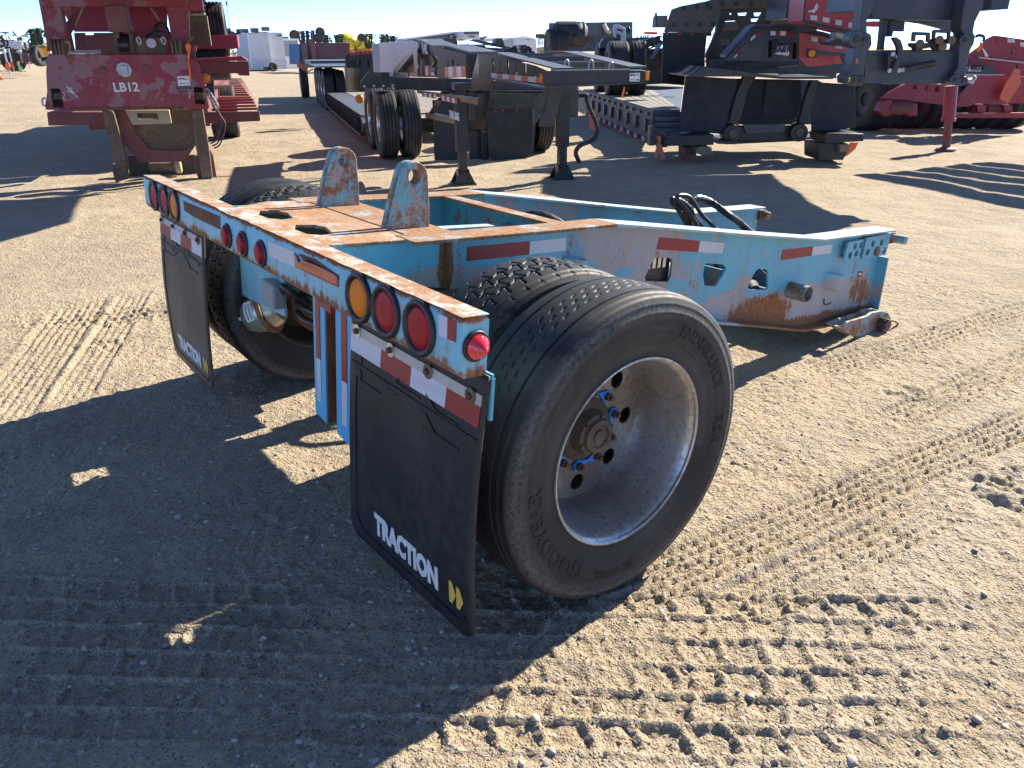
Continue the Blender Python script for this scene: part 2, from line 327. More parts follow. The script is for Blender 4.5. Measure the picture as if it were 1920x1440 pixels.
# rut bundles: (start, end, half width, rib spacing, depth)
W2 = lambda l: [q[:2] for q in l]
RIBS = [(*W2([(1.38,0.537,0),(1.768,3.373,0)]),.105,.042,.019), (*W2([(1.659,0.75,-0),(1.825,2.082,0)]),.10,.042,.016), (*W2([(-1.321,-0.861,0),(-3.815,0.135,-0)]),.16,.045,.011), (*W2([(-1.362,-0.537,0),(-4.228,0.686,0)]),.10,.045,.010), (*W2([(0.716,2.705,0),(1.122,5.342,0)]),.10,.05,.013), (*W2([(1.312,2.433,0),(1.436,4.385,0)]),.10,.045,.014)]
LUGS = [((.2,-1.25),(3.6,2.75),.34,.0092), ((-2.9,-1.0),(-2.5,1.2),.2,.010)]
def height(x, y, fine=True):
    x2 = x*.8+y*.6; y2 = y*.8-x*.6
    h = .022*vnoise(x, y, 1.7, 1) + .010*vnoise(x2, y2, .42, 2)
    if fine:
        near = 1
        h = h + .0050*vnoise(x, y, .11, 3)*near + .0055*vnoise(x2, y2, .043, 4) + .0075*vnoise(x, y, .021, 5)*(.5+sstep(-.2, .3, vnoise(x, y, .35, 33)))
        for (x0, y0), (x1, y1), hw, sp, dep in RIBS:
            L = math.hypot(x1-x0, y1-y0); ux, uy = (x1-x0)/L, (y1-y0)/L
            s = (x-x0)*ux + (y-y0)*uy; w = -(x-x0)*uy + (y-y0)*ux + .012*vnoise(s, s*0, .9, 6) + .004*vnoise(x, y, .03, 7)
            m = sstep(-.1, .25, s)*sstep(L+.1, L-.4, s)*sstep(hw+.02, hw-.01, np.abs(w))
            k = .5+.5*np.cos(2*PI*w/sp + .45*np.sin(2*PI*s/.05)); h = h - m*dep*(.25+.75*sstep(.3, .7, k))*(.75+.6*(vnoise(x, y, .25, 8)+.5))
            b = np.exp(-((np.abs(w)-hw-.02)/.02)**2)*sstep(-.1, .25, s)*sstep(L+.1, L-.4, s); h = h + b*.006
        for (x0, y0), (x1, y1), hw, dep in LUGS:
            L = math.hypot(x1-x0, y1-y0); ux, uy = (x1-x0)/L, (y1-y0)/L
            s = (x-x0)*ux + (y-y0)*uy; w = -(x-x0)*uy + (y-y0)*ux + .016*vnoise(x, y, .22, 9) + .006*vnoise(x, y, .05, 14)
            row = np.floor(w/.105); off = (row.astype(int) & 1)*.055; wl = w-row*.105
            sl = (s+off+.020*np.sin(w*26)) % .125
            gap = np.maximum(sstep(.012, .007, np.minimum(wl, .105-wl)), sstep(.013, .007, np.minimum(sl, .125-sl)))
            sip = .25*(.5+.5*np.cos(2*PI*sl/.021))
            m = sstep(hw, hw-.04, np.abs(w+.04*vnoise(s, s*0, .5, 12)))*sstep(0, .25, s)*sstep(L, L-.3, s)*(.25+1.1*sstep(-.38, .12, vnoise(x, y, .38, 10)))
            h = h - m*dep*(1-gap)*(.8+.3*sip) + m*.3*dep*gap
        for cx, cy, r, a_ in ((1.98,2.36,.36,.022), (-2.75,.55,.16,.02), (1.20,2.9,.2,.012), (-2.2,-.15,.2,.014), (-1.15,-.5,.3,.008), (.1,3.9,.5,.01)):
            d = np.hypot(x-cx, y-cy); m = sstep(r, r*.2, d); h = h + m*a_*(vnoise(x, y, .06, 11)*2.2+vnoise(x2, y2, .025, 13)*1.4)
    return h
X0, X1, Y0, Y1 = -3.3, 3.3, -1.7, 5.2
def sheet(xs, ys, hfun, hole=None):
    gx, gy = np.meshgrid(xs, ys, indexing='ij'); z = hfun(gx, gy); nx, ny = len(xs), len(ys)
    v = np.stack([gx, gy, z], -1).reshape(-1, 3); idx = np.arange(nx*ny).reshape(nx, ny)
    q = np.stack([idx[:-1,:-1], idx[1:,:-1], idx[1:,1:], idx[:-1,1:]], -1)
    if hole is not None:
        cx, cy = (gx[:-1,:-1]+gx[1:,1:])/2, (gy[:-1,:-1]+gy[1:,1:])/2
        q = q[~((cx > hole[0]) & (cx < hole[1]) & (cy > hole[2]) & (cy < hole[3]))]
    return v, q.reshape(-1, 4)
def np_object(name, parts, mat, smooth=True):
    V, Q, o = [], [], 0
    for v, q in parts: V.append(v); Q.append(q+o); o += len(v)
    V = np.concatenate(V); Q = np.concatenate(Q); k = Q.shape[1]
    m = bpy.data.meshes.new(name); m.vertices.add(len(V)); m.vertices.foreach_set('co', V.astype(np.float32).ravel())
    m.loops.add(Q.size); m.loops.foreach_set('vertex_index', Q.astype(np.int32).ravel())
    m.polygons.add(len(Q)); m.polygons.foreach_set('loop_start', np.arange(0, Q.size, k, dtype=np.int32)); m.polygons.foreach_set('loop_total', np.full(len(Q), k, np.int32))
    m.polygons.foreach_set('use_smooth', np.full(len(Q), smooth)); m.update(calc_edges=True); m.validate(); m.materials.append(mat)
    ob = bpy.data.objects.new(name, m); S.collection.objects.link(ob); return ob
def edge_fade(x, y, x0, x1, y0, y1, w):
    return sstep(0, w, np.minimum(np.minimum(x-x0, x1-x), np.minimum(y-y0, y1-y)))
fine = lambda x, y: height(x, y)*edge_fade(x, y, X0, X1, Y0, Y1, .25) + .012*edge_fade(x, y, X0, X1, Y0, Y1, .25)*0
CX0, CX1, CY0, CY1 = -23.3, 13.3, -11.7, 25.2
mid = lambda x, y: (.05*vnoise(x, y, 2.6, 21)+.025*vnoise(x*.8+y*.6, y*.8-x*.6, .7, 22)+.016*vnoise(x, y, .24, 23)+.010*vnoise(x*.8+y*.6, y*.8-x*.6, .13, 24))*np.minimum(edge_fade(x, y, CX0, CX1, CY0, CY1, 2), 1-np.minimum(1, edge_fade(x, y, X0-.6, X1+.6, Y0-.6, Y1+.6, .6)))
xs = np.linspace(X0, X1, int((X1-X0)/.0095)+1); ys = np.linspace(Y0, Y1, int((Y1-Y0)/.0095)+1)
cxs = np.concatenate([np.arange(CX0, X0-.005, .05), np.linspace(X0, X1, 133), np.arange(X1+.05, CX1+.01, .05)])
cys = np.concatenate([np.arange(CY0, Y0-.005, .05), np.linspace(Y0, Y1, 139), np.arange(Y1+.05, CY1+.01, .05)])
far = [-900,-300,-100,-50,CX0,CX1,40,100,400,900]; fary = [-900,-300,-80,CY0,CY1,50,100,300,900]

def ground_mat():
    n = NT('sandy_yard_dirt'); big = n.noise(.35, 5, .6); med = n.noise(3.5, 6, .65, off=3); fin = n.noise(60, 6, .75, off=7); gr = n.noise(190, 3, .7, off=11)
    mp = n.noise(1.2, 4, .6, stretch=(1, .35, 1), off=15)
    c = n.mix(n.step(big, .35, .65), (.41,.31,.192), (.505,.395,.255)); c = n.mix(n.math('MULTIPLY', n.step(med, .40, .66), .55), c, (.30,.240,.175))
    c = n.mix(n.math('MULTIPLY', n.step(mp, .52, .68), .35), c, (.55,.48,.38))
    c = n.mix(n.math('MULTIPLY', n.step(fin, .40, .66), .65), c, (.53,.455,.35)); c = n.mix(n.math('MULTIPLY', n.step(gr, .58, .70), .6), c, (.115,.095,.075))
    v = n.voro(75, out='Color'); vd = n.voro(75); sv = n.t.nodes.new('ShaderNodeSeparateColor'); n.link(v, sv.inputs[0])
    peb = n.math('MULTIPLY', n.step(sv.outputs[0], .80, .82), n.step(vd, .0058, .0042)) if False else n.math('MULTIPLY', n.step(sv.outputs[0], .86, .88), n.step(vd, .42, .30))
    c = n.mix(peb, c, n.mix(sv.outputs[1], (.16,.15,.145), (.46,.43,.40)))
    def grains(sc, off):
        mp_ = n.t.nodes.new('ShaderNodeMapping'); n.link(n.tc.outputs['Object'], mp_.inputs[0]); mp_.inputs['Location'].default_value = (off, off, off)
        q = n.t.nodes.new('ShaderNodeTexVoronoi'); q.inputs['Scale'].default_value = sc; n.link(mp_.outputs[0], q.inputs['Vector']); s_ = n.t.nodes.new('ShaderNodeSeparateColor'); n.link(q.outputs['Color'], s_.inputs[0])
        dome = n.math('SUBTRACT', 1.0, n.step(q.outputs['Distance'], .05, .62)); return dome, s_.outputs[0], s_.outputs[1]
    g1, r1, q1 = grains(115, 1.3); g2, r2, q2 = grains(46, 4.1)
    big2 = n.math('MULTIPLY', g2, n.step(r2, .62, .72)); big1 = n.math('MULTIPLY', g1, n.math('ADD', .25, n.math('MULTIPLY', r1, .75)))
    c = n.mix(n.math('MULTIPLY', n.step(q1, .72, .80), n.math('MULTIPLY', g1, .75)), c, (.17,.145,.12)); c = n.mix(n.math('MULTIPLY', n.step(q1, .22, .14), n.math('MULTIPLY', g1, .6)), c, (.60,.54,.44))
    c = n.mix(n.math('MULTIPLY', big2, .7), c, n.mix(q2, (.24,.21,.18), (.52,.46,.38)))
    h = n.math('ADD', n.math('MULTIPLY', fin, .6), n.math('ADD', n.math('MULTIPLY', big1, .42), n.math('ADD', n.math('MULTIPLY', gr, .15), n.math('MULTIPLY', big2, .55))))
    lump = n.noise(13, 5, .7, off=21); b1 = n.bump(n.math('ADD', n.math('MULTIPLY', med, .5), n.math('MULTIPLY', lump, .6)), .85, .07); b2 = n.bump(h, 1.0, .0135, b1)
    return n.out(c, .92, 0, b2, .2)
M['ground'] = ground_mat()
parts_ = [sheet(xs, ys, fine), sheet(cxs, cys, mid, (X0, X1, Y0, Y1)), sheet(np.array(far, float), np.array(fary, float), lambda x, y: x*0, (CX0, CX1, CY0, CY1))]
g_ = np_object('ground', parts_, M['ground']); g_['kind'] = 'structure'

# loose pebbles, joined: nobody could count them
def pebbles():
    def ico(sub):
        b = bmesh.new(); bmesh.ops.create_icosphere(b, subdivisions=sub, radius=1); v = np.array([p.co[:] for p in b.verts]); f = np.array([[q.index for q in t.verts] for t in b.faces]); b.free(); return v, f
    I1, I2 = ico(1), ico(2); r = np.random.RandomState(11); V = []; F = []; o = 0
    def put(n, xr, yr, s0, s1, base, dens=None):
        nonlocal o
        x = r.uniform(*xr, n); y = r.uniform(*yr, n)
        if dens is not None: k = r.rand(n) < dens(x, y); x, y = x[k], y[k]
        z = height(x, y)*edge_fade(x, y, X0, X1, Y0, Y1, .25)
        s = s0*(s1/s0)**(r.rand(len(x))**2.2)
        bv, bf = base
        for i in range(len(x)):
            sc = np.array([1, r.uniform(.6, .95), r.uniform(.38, .60)])*s[i]; a_ = r.rand()*6.28; ca, sa = math.cos(a_), math.sin(a_)
            w = bv*(1+.16*r.randn(len(bv), 1))*sc; t = r.randn()*.25; w = np.stack([w[:,0], w[:,1]*math.cos(t)-w[:,2]*math.sin(t), w[:,1]*math.sin(t)+w[:,2]*math.cos(t)], 1)
            w = np.stack([w[:,0]*ca-w[:,1]*sa, w[:,0]*sa+w[:,1]*ca, w[:,2]], 1) + [x[i], y[i], z[i]+s[i]*.06]
            V.append(w); F.append(bf+o); o += len(w)
    nearcam = lambda x, y: np.clip(.18+.9*sstep(1.6, -.6, y - .45*(x-1.5)) + .5*(vnoise(x, y, .5, 31)), 0.04, 1)
    put(5200, (-1.2, 3.0), (-1.5, 2.6), .0035, .015, I2 if False else I1, nearcam)
    put(20000, (-1.6, 3.0), (-1.5, 3.2), .0022, .0065, I1, nearcam)
    put(130, (-1.2, 2.8), (-1.4, 1.2), .010, .019, I2, nearcam)
    put(2500, (-3.2, 3.2), (-1.6, 5.1), .004, .012, I1)
    return np.concatenate(V), np.concatenate(F)
def stone_mat():
    n = NT('yard_pebble'); v = n.voro(28, out='Color'); s_ = n.t.nodes.new('ShaderNodeSeparateColor'); n.link(v, s_.inputs[0]); f = n.noise(50, 4)
    c = n.mix(s_.outputs[0], (.24,.225,.21), (.50,.45,.38)); c = n.mix(n.step(s_.outputs[1], .8, .9), c, (.30,.20,.145))
    return n.out(n.mix(n.step(f, .5, .7), c, (.36,.30,.22)), .75, 0, n.bump(f, .3, .002), .3)
M['stone'] = stone_mat()
gv = np_object('gravel', [pebbles()], M['stone']); tag(gv, 'small grey and tan pebbles scattered over the sandy yard', 'gravel', kind='stuff')

# ================================================================== the turquoise single-axle trailer
AX_Y, AX_R, TAU = 0.6592, 0.5025, 0.0944
T = thing('booster_trailer', 'weathered turquoise single-axle trailer frame with dual tyres and rusty light bar, standing nearest', 'trailer')
T.rotation_euler = (-TAU, 0, 0)
_A = Vector((0, AX_Y, AX_R)); T.location = _A - Euler((-TAU, 0, 0)).to_matrix() @ _A
HW = 1.385                                   # half width of the light bar
XR = .47                                     # outer face of the rail webs

# ---- rails
def rail(sg):
    x = sg*XR; th = -sg*.012
    top = [(.065,.992),(.387,.997),(.60,1.002),(1.0,1.009),(1.363,1.020),(1.55,1.004),(2.43,.921),(3.034,.868),(3.84,.884)]
    bot = [(3.895,.375),(3.34,.352),(3.01,.358),(2.59,.436),(2.14,.515),(1.20,.70),(.60,.812),(.433,.838),(.20,.855),(.065,.865)]
    P = lambda l: [(x, y, z) for y, z in l]
    h1 = [(1.711,.854),(1.812,.845),(1.830,.835),(1.838,.764),(1.824,.731),(1.664,.748),(1.655,.768),(1.690,.835)]
    h2 = [(2.081,.790),(2.095,.800),(2.238,.783),(2.261,.762),(2.250,.735),(2.205,.680),(2.190,.674),(2.105,.688),(2.080,.745)]
    h3 = [(2.530,.732),(2.545,.738),(2.625,.728),(2.640,.715),(2.668,.632),(2.655,.612),(2.492,.631),(2.478,.645),(2.500,.700)]
    w = MB().plate(P(top+bot), (th, 0, 0), [P(h1), P(h2), P(h3)]).build('side_rail', M['rail'], T, smooth=20)
    xo, xi = sg*.538, sg*.40
    fl = MB(); tt = top[1:]
    for i in range(len(tt)-1):
        (y0, z0), (y1, z1) = tt[i], tt[i+1]
    sec = []
    for y, z in tt: sec.append([(xi, y, z), (xo, y, z), (xo, y, z+.013), (xi, y, z+.013)])
    for i, s_ in enumerate(sec): fl.v += s_
    n = len(sec)
    for i in range(n-1):
        a_, b = 4*i, 4*i+4
        for j in range(4): fl.f.append((a_+j, a_+(j+1) % 4, b+(j+1) % 4, b+j))
    fl.f += [(0,1,2,3), tuple(4*(n-1)+k for k in (3,2,1,0))]
    top_f = MB(); bot_n = 4
    # rear half rusts brown, the sloping front half keeps its faded paint
    def flange(pts, mat, name, lab=None, dz=.013, xa=xi, xb=xo):
        m = MB(); k = len(pts)
        for y, z in pts: m.v += [(xa, y, z), (xb, y, z), (xb, y, z+dz), (xa, y, z+dz)]
        for i in range(k-1):
            a_, b = 4*i, 4*i+4
            for j in range(4): m.f.append((a_+j, a_+(j+1) % 4, b+(j+1) % 4, b+j))
        m.f += [(0,1,2,3), tuple(4*(k-1)+q for q in (3,2,1,0))]
        return m.build(name, mat, w, bevel=.002, smooth=20, label=lab)
    flange([p for p in tt if p[0] <= 1.364], M['steel_top'], 'top_flange', 'rust-brown rear top flange')
    flange([p for p in tt if p[0] >= 1.363], M['front_top'], 'top_flange', 'faded turquoise front top flange')
    flange([(1.20,.687),(2.14,.502),(2.59,.423),(3.01,.345),(3.34,.339),(3.895,.362)], M['rail'], 'bottom_flange', xa=sg*.42, xb=xo)
    # end stiffener and gusset, rear stiffener seam
    MB().plate([(x, 3.862, .378), (sg*.532, 3.868, .378), (sg*.532, 3.835, .72), (x, 3.83, .72)], (0, .012, 0)).build('end_plate', M['rail'], w)
    MB().box((x, .552, .826), (sg*.484, .566, .985)).build('stiffener', M['rust'], w)
    # two hole plates near the nose
    for pts, holes in (([(3.335,.742),(3.508,.738),(3.515,.850),(3.345,.842)], [(3.431,.814),(3.498,.816),(3.396,.762),(3.464,.768)]),
                       ([(3.545,.732),(3.835,.735),(3.846,.872),(3.545,.857)], [(3.640,.816),(3.745,.818),(3.600,.766),(3.800,.765)])):
        MB().plate([(sg*.512, y, z) for y, z in pts], (-sg*.014, 0, 0), [circle((sg*.512, y, z), .0205, 0, 14) for y, z in holes]).build('hole_plate', M['rail'], w, smooth=30)
    MB().box((x, 3.37, .745), (sg*.50, 3.50, .76)).build('spacer', M['rust'], w)
    MB().box((x, 3.56, .742), (sg*.50, 3.83, .76)).build('spacer', M['rust'], w)
    MB().cyl((sg*.505, 3.705, .766), (sg*.524, 3.705, .766), .028, 18).build('plug', M['rust_edge'], w, bevel=.002)
    MB().cyl((sg*.40, 3.90, .835), (sg*.585, 3.90, .835), .026, 18).build('nose_pin', M['lug'], w, bevel=.003)
    MB().box((sg*.44, 3.84, .80), (sg*.50, 3.93, .868)).build('nose_block', M['rust'], w, bevel=.004)
    # pipe stub
    MB().lathe([(0,.047),(.118,.047),(.118,.040),(.02,.040),(.02,.001)], 28, (x, 2.885, .592), (sg, 0, 0)).build('pipe_stub', M['lug'], w)
    MB().cyl((x+sg*.011, 2.885, .592), (x+sg*.013, 2.885, .592), .047, 20).build('pipe_plug', M['white_paint'], w) if False else None
    # stake pockets: curved sheet steel
    for yc, zt, wd, ht in ((3.335, .645, .20, .088), (1.20, .888, .14, .075)):
        m = MB(); k = 9; th_ = .006
        arc = [(x + sg*(.052*math.sin(PI*i/(k-1))**.55), yc-wd/2+wd*i/(k-1)) for i in range(k)]
        ins = [(x + sg*max(0, .052*math.sin(PI*i/(k-1))**.55-th_), yc-wd/2+th_+(wd-2*th_)*i/(k-1)) for i in range(k)]
        ring = arc + ins[::-1]
        m.plate([(a_, b, zt-.18*(b-yc)) for a_, b in ring], (0, 0, -ht)).build('stake_pocket', M['rail'], w, smooth=40)
    if sg > 0:
        MB().tube(smooth_path([(x+.003, 3.28, .50), (x+.003, 3.29, .47), (x+.003, 3.33, .458), (x+.003, 3.37, .468)]), .004, 6).build('chalk_mark', M['rust'], w)
        # conspicuity tapes and the little sticker
        for q in ([(.652,.966),(.952,.970),(.954,.918),(.654,.912)], [(1.717,.947),(2.014,.914),(2.012,.860),(1.709,.892)], [(2.735,.826),(3.036,.827),(3.040,.775),(2.735,.770)]):
            MB().plate([(x+.0012, y, z) for y, z in q], (.0012, 0, 0)).build('reflector_tape', M['tape_red'], w, smooth=0)
        for q in ([(.952,.970),(1.140,.975),(1.147,.922),(.954,.918)], [(2.014,.914),(2.207,.893),(2.205,.841),(2.012,.860)], [(3.036,.827),(3.242,.828),(3.244,.777),(3.040,.775)]):
            MB().plate([(x+.0012, y, z) for y, z in q], (.0012, 0, 0)).build('reflector_tape', M['tape_white'], w, smooth=0)
        MB().plate([(x+.0012, y, z) for y, z in ((3.615,.642),(3.678,.634),(3.682,.596),(3.618,.604))], (.001, 0, 0)).build('sticker', M['tape_red'], w, smooth=0)
        MB().plate([(x+.0024, y, z) for y, z in ((3.628,.628),(3.668,.623),(3.670,.612),(3.630,.617))], (.0008, 0, 0)).build('sticker_panel', M['paper'], w, smooth=0)
    # front hitch lug with pin
    m = MB()
    prof = [(a_[1], a_[2]) for a_ in [(0.6,3.231,0.371),(0.6,3.508,0.263),(0.6,3.811,0.257),(0.6,3.919,0.282),(0.6,3.91,0.339),(0.6,3.845,0.385),(0.6,3.76,0.406),(0.6,3.633,0.409),(0.6,3.59,0.393),(0.6,3.367,0.383)]]
    for xx in (sg*.61, sg*.545):
        MB().plate([(xx, y, z) for y, z in prof], (-sg*.02, 0, 0)).build('hitch_lug', M['lug'], T, bevel=.003, smooth=30)
    pc = [(0.61,3.758,0.327)][0]
    MB().cyl((sg*.50, pc[1], pc[2]), (sg*.66, pc[1], pc[2]), .022, 18).build('hitch_pin', M['pin'], T, bevel=.002)
    MB().cyl((sg*.612, pc[1], pc[2]), (sg*.672, pc[1], pc[2]), .042, 6).build('hitch_pin_head', M['pin'], T, bevel=.004)
    if sg > 0:
        MB().tube(smooth_path([(0.655,3.729,0.356),(0.655,3.831,0.345),(0.655,3.904,0.323),(0.655,3.917,0.306),(0.655,3.851,0.284),(0.655,3.826,0.248),(0.655,3.778,0.258),(0.655,3.732,0.294),(0.655,3.712,0.318)]), .0055, 8).build('pin_handle', M['rust'], T)
    return w
rail(1); rail(-1)

# ---- tail plate, cross plates and cross members
hexa = lambda cx, cy, z: [(cx-.105, cy-.020, z), (cx-.085, cy+.045, z), (cx-.03, cy+.062, z), (cx+.10, cy+.032, z), (cx+.115, cy-.02, z), (cx+.08, cy-.058, z), (cx-.02, cy-.062, z)]
MB().plate([(-.34,.065,.992),(.474,.065,.992),(.474,.40,.996),(.452,.428,.996),(-.474,.428,.996),(-.474,.26,.994)], (0,0,.012),
    [hexa(-.155,.175,.992), hexa(.185,.178,.992)]).build('tail_plate', M['tail'], T, bevel=.002, smooth=20)
MB().plate([(-.398,.434,.996),(.398,.434,.996),(.398,.63,1.0),(-.398,.63,1.0)], (0,0,.014)).build('cross_plate', M['steel_top'], T, bevel=.002)
MB().box((-.458,.612,.585),(.458,.628,.995)).build('cross_member', M['inner'], T)  # made deeper to block light coming over the axle
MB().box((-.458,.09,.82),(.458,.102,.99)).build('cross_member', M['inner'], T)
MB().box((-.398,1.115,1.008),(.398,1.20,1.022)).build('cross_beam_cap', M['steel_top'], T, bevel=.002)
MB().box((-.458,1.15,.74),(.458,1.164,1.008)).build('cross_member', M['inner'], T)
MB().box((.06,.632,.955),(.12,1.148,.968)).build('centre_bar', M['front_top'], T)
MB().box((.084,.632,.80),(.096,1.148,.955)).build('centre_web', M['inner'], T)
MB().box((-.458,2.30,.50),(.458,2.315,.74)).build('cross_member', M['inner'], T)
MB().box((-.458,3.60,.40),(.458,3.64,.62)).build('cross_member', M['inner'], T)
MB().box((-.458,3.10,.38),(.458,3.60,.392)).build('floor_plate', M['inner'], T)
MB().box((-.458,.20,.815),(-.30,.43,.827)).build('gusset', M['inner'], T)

# ---- upright pin lugs (two pairs)
for xs_ in (.30, .258, -.262, -.304):
    prof = [(.418,.998),(.596,1.0),(.592,1.10),(.583,1.19)] + [(.527+.056*math.cos(t), 1.195+.056*math.sin(t)) for t in np.linspace(.15, PI-.25, 9)] + [(.455,1.15)]
    MB().plate([(xs_, y, z) for y, z in prof], (-.020, 0, 0), [circle((xs_, .527, 1.197), .0265, 0, 18)]).build('pin_lug', M['lug'], T, bevel=.003, smooth=30)

# ---- rear light bar
B0, B1 = .862, 1.010
sec = [(0,B0+.012),(0,B1-.010),(.010,B1),(.066,B1),(.076,B1-.010),(.076,B0+.012),(.066,B0),(.010,B0)]
bar = MB().plate([(-HW, y, z) for y, z in sec], (2*HW, 0, 0)).build('light_bar', M['bumper'], T, smooth=50)
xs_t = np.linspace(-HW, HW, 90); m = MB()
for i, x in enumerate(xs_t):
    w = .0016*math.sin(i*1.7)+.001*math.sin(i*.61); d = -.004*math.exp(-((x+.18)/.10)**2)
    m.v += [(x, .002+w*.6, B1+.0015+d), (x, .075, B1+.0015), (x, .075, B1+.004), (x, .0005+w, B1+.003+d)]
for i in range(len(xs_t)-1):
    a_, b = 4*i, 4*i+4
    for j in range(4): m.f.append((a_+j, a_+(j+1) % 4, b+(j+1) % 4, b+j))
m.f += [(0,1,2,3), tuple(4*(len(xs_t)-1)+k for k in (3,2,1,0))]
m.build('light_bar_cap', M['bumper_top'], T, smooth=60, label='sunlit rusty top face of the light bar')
def lamp(x, z, R, r, mat, lab):
    g = MB().lathe([(.004,R*.98),(-.006,R),(-.011,R*.96),(-.013,R*.88),(-.009,R*.78),(-.004,r*1.04),(0,r)], 40, (x, 0, z), (0,1,0)).build('tail_lamp', M['grommet'], bar, smooth=60)
    g['label'] = lab
    MB().lathe([(-.003,r*1.05),(-.006,r*1.0),(-.0085,r*.9),(-.010,r*.55),(-.0105,.0001)], 40, (x, 0, z), (0,1,0)).build('lens', mat, g, smooth=60)
for x, k in ((-1.197,'red'),(-1.026,'red'),(-.868,'amber'),(.885,'amber'),(1.037,'red'),(1.205,'red')):
    lamp(x, .939, .0735, .052, M['%s_lens' % k], 'large round %s lamp in a black rubber ring' % k)
for x in (-.186, -.018, .158): 
    g = MB().lathe([(.004,.046),(-.004,.048),(-.008,.045),(-.009,.040),(-.004,.036)], 32, (x, 0, .924), (0,1,0)).build('marker_lamp', M['grommet'], bar, smooth=60, label='small red marker lamp')
    MB().lathe([(-.002,.035),(-.012,.034),(-.019,.030),(-.022,.02),(-.023,.0001)], 32, (x+.002, 0, .925), (0,1,0)).build('lens', M['red_lens'], g, smooth=60)
for sg in (1, -1):
    g = MB().lathe([(-.004,.037),(.004,.039),(.007,.036),(.006,.030)], 32, (sg*HW, .040, .940), (sg,0,0)).build('side_marker', M['grommet'], bar, smooth=60)
    MB().lathe([(.004,.030),(.010,.0295)]+[(.010+.034*t, .0295*(1-t)**.75+.002+.0012*((i % 2))) for i, t in enumerate(np.linspace(.05,.95,16))]+[(.0455,.0001)], 36, (sg*HW, .040, .940), (sg,0,0)).build('cone_lens', M['cone_lens'], g, smooth=25)
# tapes on the bar
def quad(name, mat, pts, th=.0012, parent=bar, lab=None): return MB().plate([(x, -.0008, z) for x, z in pts], (0, -th, 0)).build(name, mat, parent, smooth=0, label=lab)
quad('reflector_tape', M['tape_white'], [(.222,.978),(.448,.984),(.446,.934),(.224,.927)])
quad('reflector_tape', M['tape_white'], [(1.288,.997),(1.325,.998),(1.327,.946),(1.290,.945)])
quad('reflector_tape', M['tape_red'], [(1.325,.998),(1.361,.999),(1.363,.948),(1.327,.946)])
quad('bare_patch', M['rust'], [(-.735,.980),(-.262,.986),(-.268,.934),(-.60,.931),(-.73,.938)], lab='bare rusted strip where tape has gone')
# the torn faded tape that curls off the bar
m = MB(); k = 15
for i in range(k):
    t = i/(k-1); x = .450+.306*t; curl = .004+.020*math.sin(PI*min(1, t*1.15))**2*(.6+.4*math.sin(7*t)); ztop = .984-.012*t-.022*math.exp(-((t-.17)/.09)**2)
    for j in range(5):
        s_ = j/4; z = .935+.004*t+(ztop-.937)*s_; m.v.append((x, -.003-curl*s_**2.2, z))
for i in range(k-1):
    for j in range(4): m.f.append((i*5+j, (i+1)*5+j, (i+1)*5+j+1, i*5+j+1))
o = m.build('torn_tape', M['tape_faded'], bar, smooth=60, label='faded orange-red tape curling off the bar', fix=False)
so = o.modifiers.new('thick', 'SOLIDIFY'); so.thickness = .0018
MB().plate([(.47,-.0005,.985),(.60,-.0005,.992),(.76,-.0005,.975),(.757,-.0005,.960),(.60,-.0005,.975),(.53,-.0005,.962),(.505,-.0005,.972)], (0,-.0008,0)).build('rust_scar', M['rust'], bar, smooth=0)

